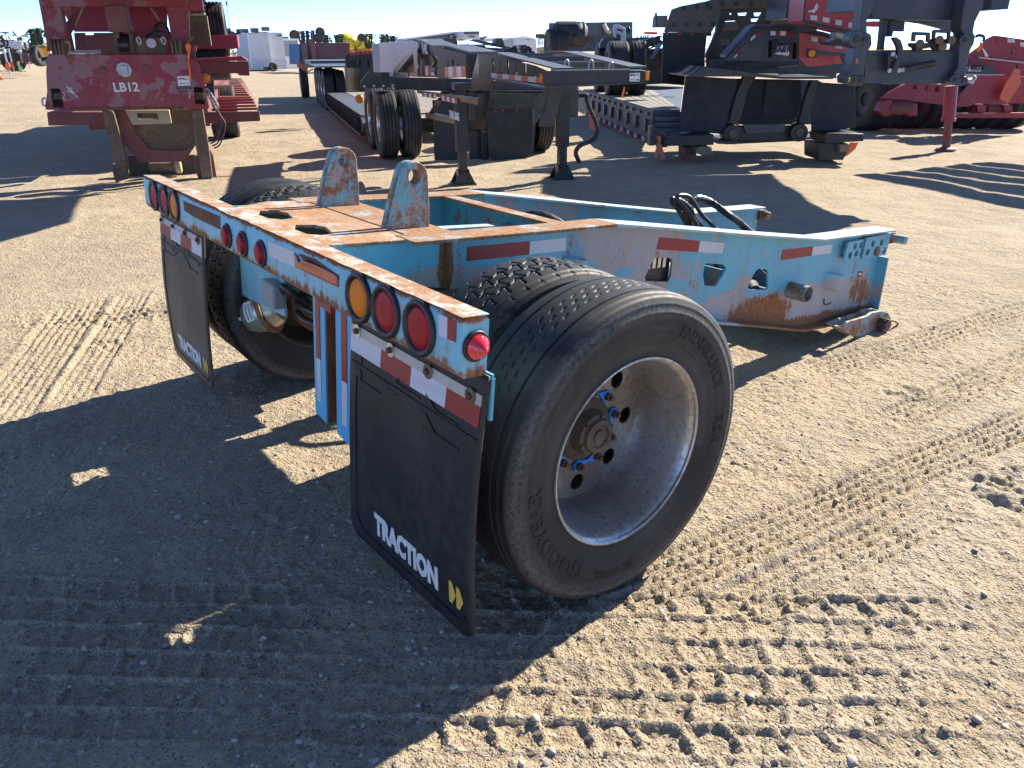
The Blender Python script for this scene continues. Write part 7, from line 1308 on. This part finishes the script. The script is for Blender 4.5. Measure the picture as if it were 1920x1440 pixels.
# enclosed silver trailers
A = W('enclosed_trailer', 'silver enclosed trailer with V nose and black coupler, nearest of the boxy ones', 'trailer')
fn_ = [(-64,23.989,2.898),(-64,25.58,2.977),(-64,25.547,0.092),(-64,23.93,0.068)]; sd_ = [(-68,24.355,2.827),(-68,25.479,2.973),(-68,25.416,-0.025),(-68,24.083,0.059)]
fr_ = [(-64.5,25.776,2.971),(-64.5,27.092,2.952),(-64.5,27.093,0.083),(-64.5,25.764,0.081)]
MB().plate(fn_, (-.4,0,0)).build('nose_panel', M['white_gloss'], A); MB().plate([sd_[0], fn_[0], fn_[3], sd_[3]], (-.2,.1,0)).build('side_wall', M['grey_skin'], A); MB().plate(fr_, (-6,0,0)).build('nose_panel', M['white_gloss'], A)
a_ = [(-63.9,23.949,0.857),(-63.9,25.519,0.848),(-63.9,25.514,0.095),(-63.9,23.911,0.07)]; MB().plate(a_, (-.02,0,0)).build('stone_guard', M['silver'], A); a_ = [(-64.4,25.717,0.843),(-64.4,27.116,0.814),(-64.4,27.064,0.086),(-64.4,25.724,0.083)]; MB().plate(a_, (-.02,0,0)).build('stone_guard', M['silver'], A)
a_ = [(-63.8,25.501,2.973),(-63.8,25.575,2.974),(-63.8,25.574,0.403),(-63.8,25.488,0.376)]; MB().plate(a_, (-.05,0,0)).build('corner_trim', M['sign'], A)
a_ = [(-63.9,23.955,2.912),(-63.9,25.605,2.997),(-63.9,25.598,2.949),(-63.9,23.964,2.859)]; MB().plate(a_, (-.1,0,0)).build('roof_trim', M['slate'], A)
a_ = [(-64.2,26.596,2.768),(-64.2,26.913,2.78),(-64.2,26.911,2.67),(-64.2,26.594,2.658)]; MB().plate(a_, (-.3,0,0)).build('name_badge', M['slate'], A)
for q in [(-63.9,23.468,2.654),(-63.9,23.764,2.441),(-63.9,24.048,2.334)][:1]: pass
a_ = [(-62.5,24.526,0.354),(-62.5,25.319,0.313),(-62.5,25.285,0.066),(-62.5,24.488,0.081)]; MB().plate(a_, (-.6,0,0)).build('coupler', M['black'], A)
q = [(-62.5,25.109,-0.085)][0]; far_tyre((q[0], q[1], .34), .34, .3, (1,.2,0), parent=A); a_ = [(-62.6,25.089,0.59),(-62.6,25.178,0.698),(-62.6,25.205,0.313),(-62.6,25.112,0.315)]; MB().plate(a_, (-.2,0,0)).build('jack_post', M['black'], A)
a_ = [(-63.5,23.569,0.122),(-63.5,25.07,0.109),(-63.5,25.042,-0.085),(-63.5,23.543,-0.053)]; MB().plate(a_, (-.1,0,0)).build('chassis', M['black'], A)
for q in [(-66,24.408,3.016),(-66,25.283,3.088),(-66,26.238,3.184)]: MB().box(Vector(q)-Vector((.3,.25,.1)), Vector(q)+Vector((.3,.25,.22))).build('roof_vent', M['slate'], A)
A = W('enclosed_trailer', 'second boxy trailer, dark grey upper half and white lower half, behind the silver one', 'trailer')
a_ = [(-70,29.407,2.4),(-70,30.79,2.401),(-70,30.724,1.051),(-70,29.457,1.064)]; MB().plate(a_, (-5,0,0)).build('upper_wall', M['grey_skin'], A)
a_ = [(-69.9,29.414,1.053),(-69.9,30.929,1.037),(-69.9,30.797,-0.006),(-69.9,29.412,-0.011)]; MB().plate(a_, (-5,0,0)).build('lower_wall', M['white_gloss'], A)
a_ = [(-69.8,29.298,2.566),(-69.8,30.793,2.55),(-69.8,30.774,2.399),(-69.8,29.31,2.398)]; MB().plate(a_, (-5,0,0)).build('roof_edge', M['sign'], A); a_ = [(-70,29.472,2.731),(-70,29.922,2.732),(-70,29.901,2.569),(-70,29.45,2.568)]; MB().plate(a_, (-1,0,0)).build('roof_vent', M['slate'], A)
a_ = [(-69,28.106,-0.004),(-69,30.119,-0.011),(-69,30.091,-0.227),(-69,28.077,-0.216)]; MB().plate(a_, (-.5,0,0)).build('timber_sill', M['wood'], A)
A = W('light_mast', 'thin tall mast rising behind the silver enclosed trailer', 'mast'); p_, q_ = [(-110,38.453,3.442),(-110,38.672,7.095)]; MB().cyl((p_[0],p_[1],0), q_, .10, 6, .05).build('mast_pole', M['galv'], A); MB().cyl(q_, Vector(q_)+Vector((0,0,.5)), .14, 6).build('mast_head', M['slate'], A)
for q, lb in (([(-90,30.959,3.557),(-90,31.443,3.56),(-90,31.361,3.047),(-90,30.877,3.046)], 'small dark machine silhouette nearest the upright tyres on the red trailer'), ([(-90,31.472,3.487),(-90,31.935,3.6),(-90,32.186,3.382),(-90,32.175,3.05),(-90,31.402,3.048)], 'low dark machine silhouette with sloped top, beneath the thin mast'), ([(-90,32.56,3.421),(-90,32.977,3.46),(-90,32.915,3.053),(-90,32.503,3.052)], 'tiny dark machine silhouette just left of the silver enclosed trailer')):
    A = W('distant_machine', lb, 'machinery', 'dark machines behind the red trailer'); MB().plate(q, (-2,0,0)).build('machine_body', M['dark_steel'], A, bevel=.1); MB().box(Vector(q[0])+Vector((-.5,-.1,0)), Vector(q[0])+Vector((.1,.2,.35))).build('exhaust', M['dark_steel'], A)

# folded cultivators against the sky
def cultivator(lab, x, pts, mat, seed, name='folded_cultivator'):
    A = W(name, lab, 'cultivator', 'folded cultivators on the skyline'); r = random.Random(seed)
    (y0, z0, y1, z1) = (pts[0][1], pts[1][2], pts[1][1], pts[0][2])
    if y0 > y1: y0, y1 = y1, y0
    H = z1-z0; m = MB()
    for k_ in range(4):
        yy = y0+(y1-y0)*(k_+.2)/3.6; m.bar((x, yy, z0), (x+r.uniform(-.5,.5), yy+r.uniform(-.2,.2), z1), .16, .16)
    for k_ in range(6): zz = z0+H*(k_+.5)/6; m.bar((x-.3, y0, zz+r.uniform(-.1,.1)), (x-.3, y1, zz+r.uniform(-.1,.1)), .10, .10)
    m.build('fold_frame', mat, A)
    for k_ in range(30):
        yy, zz = r.uniform(y0, y1), r.uniform(z0+.1*H, z1); d = r.choice((-1,1)); s_ = r.uniform(.25,.55)
        MB().tube([(x+.2, yy, zz), (x+.2, yy+d*s_*.5, zz+s_*.2), (x+.2, yy+d*s_*.8, zz-s_*.3), (x+.2, yy+d*s_*.4, zz-s_*.7)], .05, 4).build('tine', mat, A)
    return A
c_ = cultivator('brown folded cultivator with a gauge wheel, tallest on the skyline beside the blue box', -80, [(-80,35.329,3.417),(-80,36.131,1.091)], M['dark_steel'], 1)
for k_, q in enumerate([(-79,34.401,2.949)]): far_tyre(q, .55, .3, (1,0,0), parent=c_)
a_, b = [(-79.5,34.83,3.002),(-79.5,35.16,3.138)]; MB().bar(a_, b, .1, .1).build('wheel_arm', M['dark_steel'], c_)
c_ = cultivator('brown folded cultivator just left of the dark green tines, with two gauge wheels', -80, [(-80,36.423,3.47),(-80,36.995,1.083)], M['dark_steel'], 2)
for q in [(-79,37.052,2.714),(-79,37.279,3.277)]: far_tyre(q, .5, .3, (1,0,0), parent=c_)
cultivator('dark green folded cultivator left of the yellow tank', -85, [(-85,40.396,3.156),(-85,41.06,2.027)], M['green_steel'], 3)
cultivator('narrow green folded cultivator touching the yellow tank on its left', -85, [(-85,42.034,3.163),(-85,42.625,2.023)], M['green_steel'], 4)
c_ = cultivator('green folded cultivator with one gauge wheel, right of the yellow tank', -85, [(-85,45.673,3.281),(-85,46.803,1.703)], M['green_steel'], 5)
for q in [(-84,44.738,2.862)]: far_tyre(q, .45, .3, (1,0,0), parent=c_)
cultivator('dark green folded cultivator just above the silver neck guard', -85, [(-85,47.674,3.24),(-85,48.722,2.006)], M['green_steel'], 6)
cultivator('small reddish folded cultivator at right end of the row', -90, [(-90,51.71,3.175),(-90,52.804,2.244)], M['dark_steel'], 7)
A = W('yellow_sprayer_tank', 'large round yellow tank with railing above the maroon container', 'tank')
q = [(-88,44.828,2.345)][0]; MB().lathe([(-1.35,.001),(-1.25,.55),(-.8,.95),(0,1.1),(.8,.95),(1.25,.55),(1.35,.001)], 28, q, (0,1,0)).build('tank_shell', M['yellow'], A, smooth=60)
m = MB()
for k_ in range(4): a_, b = [w for w in ([(-87,44.96,3.105),(-87,45.208,3.106),(-87,45.481,3.097),(-87,45.768,3.088)][k_], [(-87,44.871,2.234),(-87,45.115,2.182),(-87,45.387,2.151),(-87,45.673,2.129)][k_])]; m.bar(a_, b, .06, .06)
for k_ in range(3): a_, b = [(-87,44.958,3.085),(-87,45.791,3.067)]; m.bar(Vector(a_)-Vector((0,0,.55*k_)), Vector(b)-Vector((0,0,.55*k_)), .06, .06)
m.build('railing', M['galv'], A)
A = W('yellow_green_sprayer', 'small yellow and green machine right of the yellow tank', 'machine')
q = [(-86,46.101,2.225)][0]; MB().lathe([(-.8,.001),(-.7,.8),(0,1.1),(.7,.8),(.8,.001)], 20, q, (0,1,0)).build('tank_shell', M['yellow'], A, smooth=60); a_ = [(-86.5,45.466,2.024),(-86.5,46.099,2.074),(-86.5,46.165,1.451),(-86.5,45.348,1.456)]; MB().plate(a_, (-1,0,0)).build('hood', M['green'], A, bevel=.05)
a_, b = [(-85.5,44.932,1.866),(-85.5,45.76,2.731)]; MB().bar(a_, b, .12, .12).build('boom', M['green'], A)
A = W('maroon_container', 'plain maroon steel container beside the blue one', 'container'); a_ = [(-55,25.452,2.076),(-55,28.452,2.099),(-55,28.351,0.566),(-55,25.52,0.63)]; MB().plate(a_, (-2.4,0,0)).build('container_side', M['maroon'], A, bevel=.02)
for k_ in range(3): b = [(-54.95,25.384,2.075),(-54.95,25.557,2.075),(-54.95,25.498,0.63),(-54.95,25.346,0.633)]; 
MB().plate(b, (-.2,0,0)).build('corner_post', M['red_dull'], A)
a_ = [(-54,24.43,0.638),(-54,27.42,0.591),(-54,27.398,0.38),(-54,24.401,0.401)]; MB().plate(a_, (-2,0,0)).build('skid_frame', M['black_brown'], A)
A = W('rusty_rack', 'rusty open steel rack between the blue and maroon containers', 'rack'); m = MB()
for k_ in range(5):
    a_, b = [(-56,25.421,2.032),(-56,26.031,2.031)], [(-56,25.324,0.622),(-56,25.9,0.613)]; p_, q_ = Vector(a_[0]).lerp(Vector(a_[1]), k_/4), Vector(b[0]).lerp(Vector(b[1]), k_/4); m.bar(p_, q_, .14, .14); p_, q_ = Vector(a_[0]).lerp(Vector(b[0]), k_/4), Vector(a_[1]).lerp(Vector(b[1]), k_/4); m.bar(p_, q_, .12, .12)
m.build('rack_frame', M['red_dull'], A)
A = W('blue_container', 'small blue steel box right of the white trailer', 'container'); a_ = [(-58,25.637,2.033),(-58,26.299,2.032),(-58,26.211,0.554),(-58,25.504,0.565)]; MB().plate(a_, (-2,0,0)).build('container_side', M['blue_c'], A, bevel=.02); a_ = [(-57.9,25.624,1.241),(-57.9,26.171,1.236),(-57.9,26.151,1.067),(-57.9,25.603,1.073)]; MB().plate(a_, (.05,0,0)).build('latch_bar', M['black'], A)

# campers and white trailers in the middle distance
A = W('camper_trailer', 'long dark camper trailer with pale curved roof above the silver neck guard', 'camper')
rf = [(-40,25.613,3.676),(-40,27.604,3.989),(-40,27.606,4.031),(-40,28.507,4.114),(-40,28.753,4.046),(-40,28.746,3.862),(-40,28.499,3.918),(-40,27.434,3.803),(-40,25.604,3.527)]
a_ = [(-38,23.127,2.12),(-38,23.534,2.194),(-38,24.931,2.336),(-38,26.244,2.492),(-38,27.254,2.559),(-38,27.398,2.407),(-38,27.385,2.049),(-38,23.12,2.023)]; MB().plate(a_, (-.6,0,0)).build('camper_side', M['slate'], A)
a_ = [(-37.9,23.032,2.046),(-37.9,23.163,2.153),(-37.9,24.869,2.354),(-37.9,26.179,2.51),(-37.9,27.152,2.577),(-37.9,27.385,2.456),(-37.9,27.438,2.048),(-37.9,27.288,2.048),(-37.9,27.249,2.445),(-37.9,27.115,2.505),(-37.9,24.865,2.284),(-37.9,23.22,2.095)]; MB().plate(a_, (-.8,0,0)).build('roof_trim', M['sign'], A)
a_ = [(-37.8,26.315,2.323),(-37.8,26.704,2.35),(-37.8,26.692,2.087),(-37.8,26.304,2.077)]; w_ = MB().plate(a_, (-.1,0,0)).build('window_frame', M['sign'], A); a_ = [(-37.75,26.321,2.297),(-37.75,26.635,2.319),(-37.75,26.626,2.112),(-37.75,26.312,2.101)]; MB().plate(a_, (-.1,0,0)).build('pane', M['charcoal'], w_)
a_ = [(-37,26.684,2.522),(-37,27.772,2.559),(-37,27.784,2.131),(-37,26.685,2.13)]; MB().plate(a_, (-1.2,0,0)).build('camper_front', M['white_gloss'], A, bevel=.03); a_ = [(-36.9,26.631,2.538),(-36.9,27.66,2.556),(-36.9,27.695,2.391),(-36.9,26.641,2.386)]; MB().plate(a_, (-.1,0,0)).build('front_window', M['slate'], A); a_ = [(-36.85,26.941,2.305),(-36.85,27.337,2.306),(-36.85,27.335,2.23),(-36.85,26.938,2.228)]; MB().plate(a_, (-.05,0,0)).build('name_badge', M['slate'], A)
A = W('white_cargo_trailer', 'rounded white cargo trailer between the black pivots and stacked tyres', 'trailer')
a_ = [(-45,36.801,2.281),(-45,36.968,2.356),(-45,37.428,2.402),(-45,38.446,2.36),(-45,38.726,2.285),(-45,38.845,1.143),(-45,36.964,1.16),(-45,36.904,1.88)]; MB().plate(a_, (-.4,0,0)).build('front_wall', M['white_gloss'], A, bevel=.03)
a_ = [(-45.5,37.154,2.333),(-45.5,37.829,2.47),(-45.5,38.598,2.443),(-45.5,39.118,2.323),(-45.5,39.119,2.283),(-45.5,37.175,2.279)]; MB().plate(a_, (-4,0,0)).build('roof_cap', M['sign'], A); a_ = [(-46,36.459,2.218),(-46,37.591,2.325),(-46,37.692,1.151),(-46,36.529,1.162)]; MB().plate(a_, (-.2,0,0)).build('side_wall', M['silver'], A)
a_ = [(-44.9,37.747,2.216),(-44.9,37.959,2.217),(-44.9,37.96,2.169),(-44.9,37.748,2.169)]; MB().plate(a_, (.03,0,0)).build('name_badge', M['ink'], A)
m = MB()
for p_, q_ in ((0,1),(1,2),(2,3),(4,5)): w = [(-50,39.973,2.364),(-50,39.998,2.688),(-50,41.415,2.63),(-50,41.415,2.433),(-50,40.702,2.675),(-50,40.701,2.431)]; m.bar(w[p_], w[q_], .04, .04)
m.build('roof_rack', M['galv'], A)
def block_rows(lab, x, quads, mats, name='parked_vehicle', cat='vehicle', group='vehicles parked far off'):
    A = W(name, lab, cat, group)
    for i, q in enumerate(quads): MB().plate(q, (-1.5,0,0)).build('body', M[mats[i % len(mats)]], A, bevel=.03)
    return A
A = W('rail_stack', 'white slatted livestock panels left of the stacked black tyres', 'fence')
for k_ in range(6):
    a_, b = [(-52,44.704,2.364),(-52,45.855,2.384)]; MB().bar(Vector(a_)-Vector((0,0,.35*k_)), Vector(b)-Vector((0,0,.35*k_)), .05, .10).build('rail', M['sign'], A)
for k_ in range(5): a_ = [(-51.9,44.669,2.432),(-51.9,44.868,2.432),(-51.9,45.117,2.416),(-51.9,45.417,2.434),(-51.9,45.744,2.435)][k_]; b = [(-51.9,44.676,1.772),(-51.9,44.876,1.771),(-51.9,45.126,1.77),(-51.9,45.427,1.769),(-51.9,45.755,1.768)][k_]; MB().bar(a_, b, .12, .08).build('post', M['sign'], A)
for q in [(-52,44.925,2.555),(-52,45.676,2.523)]: MB().box(Vector(q)-Vector((.3,.22,.15)), Vector(q)+Vector((.3,.22,.18))).build('vent_cap', M['dark_steel'], A)
A = W('low_wall', 'beige low wall section below the white livestock panels', 'barrier'); a_ = [(-50,42.998,1.666),(-50,43.818,1.731),(-50,43.877,1.083),(-50,43.004,1.091)]; MB().plate(a_, (-.3,0,0)).build('wall_panel', M['beige'], A)
LT_ = iter(('second', 'third', 'fourth', 'first'))
for q in ([(-90,66.675,3.021),(-90,67.132,3.05),(-90,67.119,2.518),(-90,66.586,2.518)], [(-90,67.282,2.939),(-90,68.166,3.025),(-90,68.195,2.518),(-90,67.234,2.518)], [(-90,68.202,2.884),(-90,69.055,2.903),(-90,69.049,2.518),(-90,68.195,2.518)], [(-90,66.064,2.797),(-90,66.518,2.825),(-90,66.51,2.518),(-90,66.056,2.518)]):
    A = W('truck', next(LT_)+' small white truck cab from the left on the skyline right of the camper', 'truck', 'white truck cabs on the skyline'); MB().plate(q, (-2,0,0)).build('cab', M['white_gloss'], A, bevel=.05)
    c_ = (Vector(q[0])+Vector(q[2]))/2; MB().box(c_+Vector((.02,-.35,.05)), c_+Vector((.06,.35,.4))).build('window', M['charcoal'], A)

# left edge: lane signs, sheds, machines, cones
def lane_sign(num, lab, q, pole, x, sz):
    A = W('lane_sign', lab, 'sign', 'numbered lane signs'); b = MB().plate(q, (-.06,0,0)).build('sign_board', M['sign'], A, smooth=0)
    c_ = (Vector(q[0])+Vector(q[1])+Vector(q[2])+Vector(q[3]))/4; letters(num, sz, 'numeral', M['ink'], b, flatfn(c_+Vector((.03,0,-sz*.35)), (0,1,0), (1,0,0)), extr=.01, bold=.03)
    MB().cyl((x, pole[0][1], 0), (x-.1, pole[0][1], c_.z), .06, 8).build('sign_post', M['galv'], A)
lane_sign('3', 'white lane sign with numeral 3 at the far left', [(-70,7.132,2.557),(-70,7.454,2.557),(-70,7.386,2.075),(-70,7.06,2.063)], [(-70,7.258,1.692)], -70, 1.0)
lane_sign('2', 'white lane sign with numeral 2, second from the left edge', [(-80,8.598,2.431),(-80,8.828,2.431),(-80,8.763,1.975),(-80,8.532,1.961)], [(-80,8.73,1.698)], -80, .9)
lane_sign('1', 'white lane sign with numeral 1 beside the grey slatted shed', [(-95,11.853,2.378),(-95,12.221,2.395),(-95,12.166,1.944),(-95,11.802,1.945)], [(-95,11.943,1.701)], -95, .9)
A = W('slatted_shed', 'pale grey slatted shed wall under the left sky', 'shed')
q = [(-100,11.387,2.634),(-100,12.468,2.634),(-100,12.328,1.889),(-100,11.262,1.894)]
for k_ in range(5):
    L_ = lambda a_, b, t: Vector(a_).lerp(Vector(b), t); MB().plate([L_(q[0],q[3],k_/5), L_(q[1],q[2],k_/5), L_(q[1],q[2],(k_+.8)/5), L_(q[0],q[3],(k_+.8)/5)], (-.4,0,0)).build('slat', M['white_gloss'], A)
MB().plate(q, (0,0,0)) if False else None
MB().plate([Vector(w)+Vector((-.3,0,0)) for w in q], (-2,0,0)).build('shed_wall', M['grey_skin'], A)
A = W('stop_sign', 'small round red stop sign before the dark machines', 'sign'); q = Vector([(-85,9.659,1.551)][0]); b = MB().cyl(q, q+Vector((-.05,0,0)), .42, 8).build('sign_board', M['sign'], A); MB().cyl(q+Vector((.02,0,0)), q, .37, 8).build('red_face', M['sign_red'], b); MB().box(q+Vector((.02,-.25,-.07)), q+Vector((.04,.25,.07))).build('white_bar', M['sign'], b); MB().cyl((q.x-.1,q.y,0), (q.x-.1,q.y,q.z), .05, 6).build('sign_post', M['galv'], A)
def machine(lab, quads, x, wheels=(), name='parked_machine', cat='machine', bb=.05):
    A = W(name, lab, cat)
    for q, m_, nm_ in quads: MB().plate(q, (-1.6,0,0)).build(nm_, M[m_], A, bevel=bb)
    for q, r_ in wheels: far_tyre((q[0], q[1], r_), r_, r_*.55, (1,0,0), parent=A)
    return A
machine('dark tractor with black wheels left of the maroon bin', [([(-84,9.244,1.793),(-84,9.801,1.82),(-84,10.128,1.726),(-84,10.005,1.077),(-84,9.09,1.026)],'dark_steel','body'), ([(-83,9.764,1.696),(-83,10.074,1.725),(-83,10.038,1.511),(-83,9.75,1.513)],'sign','side_board')], -84, [([(-82,8.932,1.1)][0],.8),([(-82,9.271,1.096)][0],.8)])
machine('teal cabbed tractor behind the maroon bin', [([(-88,10.841,1.826),(-88,11.152,1.841),(-88,11.05,1.404),(-88,10.712,1.407)],'green_steel','cab'), ([(-88,11.133,1.76),(-88,11.635,1.79),(-88,11.554,1.302),(-88,11.043,1.371)],'dark_steel','body'), ([(-87,10.162,1.413),(-87,10.403,1.411),(-87,10.336,1.123),(-87,10.124,1.125)],'yellow_m','hood'), ([(-87.5,11.153,1.468),(-87.5,11.519,1.449),(-87.5,11.485,1.303),(-87.5,11.212,1.322)],'yellow','panel')], -88)
machine('maroon steel bin near the safety barriers', [([(-80,9.689,1.412),(-80,10.18,1.408),(-80,10.06,0.709),(-80,9.652,0.715)],'maroon','bin_side'), ([(-80.5,9.637,1.397),(-80.5,9.721,1.396),(-80.5,9.701,0.71),(-80.5,9.631,0.711)],'beige','bin_end')], -80, name='steel_bin', cat='bin')
machine('orange-yellow machine partly hidden behind the red nose plate', [([(-60,8.284,1.874),(-60,8.895,1.872),(-60,8.839,1.622),(-60,8.423,1.238),(-60,8.404,1.443)],'yellow_m','body'), ([(-59,8.175,1.936),(-59,8.587,1.957),(-59,8.588,1.864),(-59,8.159,1.866)],'dark_steel','boom'), ([(-55,7.912,2.103),(-55,8.204,2.103),(-55,8.171,1.957),(-55,7.899,1.957)],'yellow','head')], -60)
A = machine('dark seed cart with large leaning black wheel beside the red nose plate', [([(-72,9.3,1.414),(-72,9.721,1.68),(-72,9.543,0.791),(-72,9.183,0.796)],'dark_steel','body')], -72, [], name='seed_cart', cat='cart')
q = [(-66,8.934,1.329)][0]; far_tyre(q, .72, .55, (1,.9,0), parent=A, rimmat=M['charcoal'])
# tall dark tines standing up like a tree
cultivator('tall dark green folded cultivator left of the red nose plate', -75, [(-75,9.873,3.294),(-75,10.352,2.005)], M['green_steel'], 8)
cultivator('dark folded cultivator closest to the red neck upright', -75, [(-75,10.524,3.326),(-75,10.771,2.003)], M['green_steel'], 9)
def barrier(lab, q, m_='orange'):
    A = MB().plate(q, (-.5,0,0)).build('safety_barrier', M[m_], None, bevel=.05); tag(A, lab, 'barrier', 'safety barriers by the lane signs'); return A
barrier('orange safety barrier with white edges, largest of the group', [(-60,6.07,0.907),(-60,6.221,1.017),(-60,6.262,0.882),(-60,6.256,0.5),(-60,5.994,0.46)])
barrier('orange safety barrier behind the largest one, to its right', [(-66,6.955,0.761),(-66,7.145,0.979),(-66,7.161,0.758),(-66,7.265,0.559),(-66,6.974,0.552)])
barrier('small orange barrier right of the pair', [(-68,7.703,0.93),(-68,7.828,0.954),(-68,7.787,0.675),(-68,7.679,0.626)])
barrier('orange barrier cut by the left edge, lowest of the group', [(-42,3.656,0.613),(-42,3.723,0.611),(-42,3.832,0.415),(-42,3.695,0.403),(-42,3.61,0.421)])
A = W('traffic_cone', 'lime green traffic cone right of the orange barriers', 'cone'); q = [(-60,6.846,0.398),(-60,6.883,0.918)]; MB().cyl((q[0][0],q[0][1],q[0][2]), (q[0][0],q[0][1]-.08,q[1][2]), .17, 16, .03).build('cone_body', plain('lime_plastic', (.25,.75,.22), .5, 0, .1), A); MB().box((q[0][0]-.2,q[0][1]-.2,q[0][2]-.02),(q[0][0]+.2,q[0][1]+.2,q[0][2]+.03)).build('cone_base', M['orange'], A)
A = W('yard_light', 'twin-headed yard light pole above the lane signs', 'light'); q = [(-140,15.772,3.099),(-140,15.786,3.945),(-140,15.622,4.142),(-140,15.928,4.144)]; MB().cyl((q[0][0],q[0][1],0), q[1], .12, 6, .08).build('pole', M['galv'], A)
for w in q[2:]: MB().bar(q[1], w, .1, .1).build('lamp_arm', M['galv'], A); MB().box(Vector(w)-Vector((.2,.3,.1)), Vector(w)+Vector((.2,.3,.1))).build('lamp_head', M['slate'], A)
# dry scrub on the horizon
r = random.Random(5); m = MB()
def scrub(y0, y1, x, h, n, seed):
    for k_ in range(n):
        yy = r.uniform(y0, y1); xx = x+r.uniform(-6,6); zz = r.uniform(0, h)*r.uniform(.4,1); s_ = r.uniform(.25,.7)
        a_ = Vector((r.uniform(-1,1), r.uniform(-1,1), r.uniform(-.3,1))).normalized()*s_; b = Vector((r.uniform(-1,1), r.uniform(-1,1), r.uniform(-1,1))).normalized()*s_*.6; c_ = Vector((xx,yy,zz))
        m.add([c_, c_+a_, c_+a_+b, c_+b], [(0,1,2,3)])
yy = [(-130,13.041,1.747),(-130,14.614,1.737)]; scrub(yy[0][1]-10, yy[1][1]+3, -132, 4.2, 1600, 1); scrub(yy[1][1], 140, -190, 3.0, 3500, 2)
o = m.build('scrub_row', M['foliage_dry'], None, smooth=0, fix=False); tag(o, 'dry olive scrub along the far edge of the yard', 'scrub', kind='stuff')

rebase()
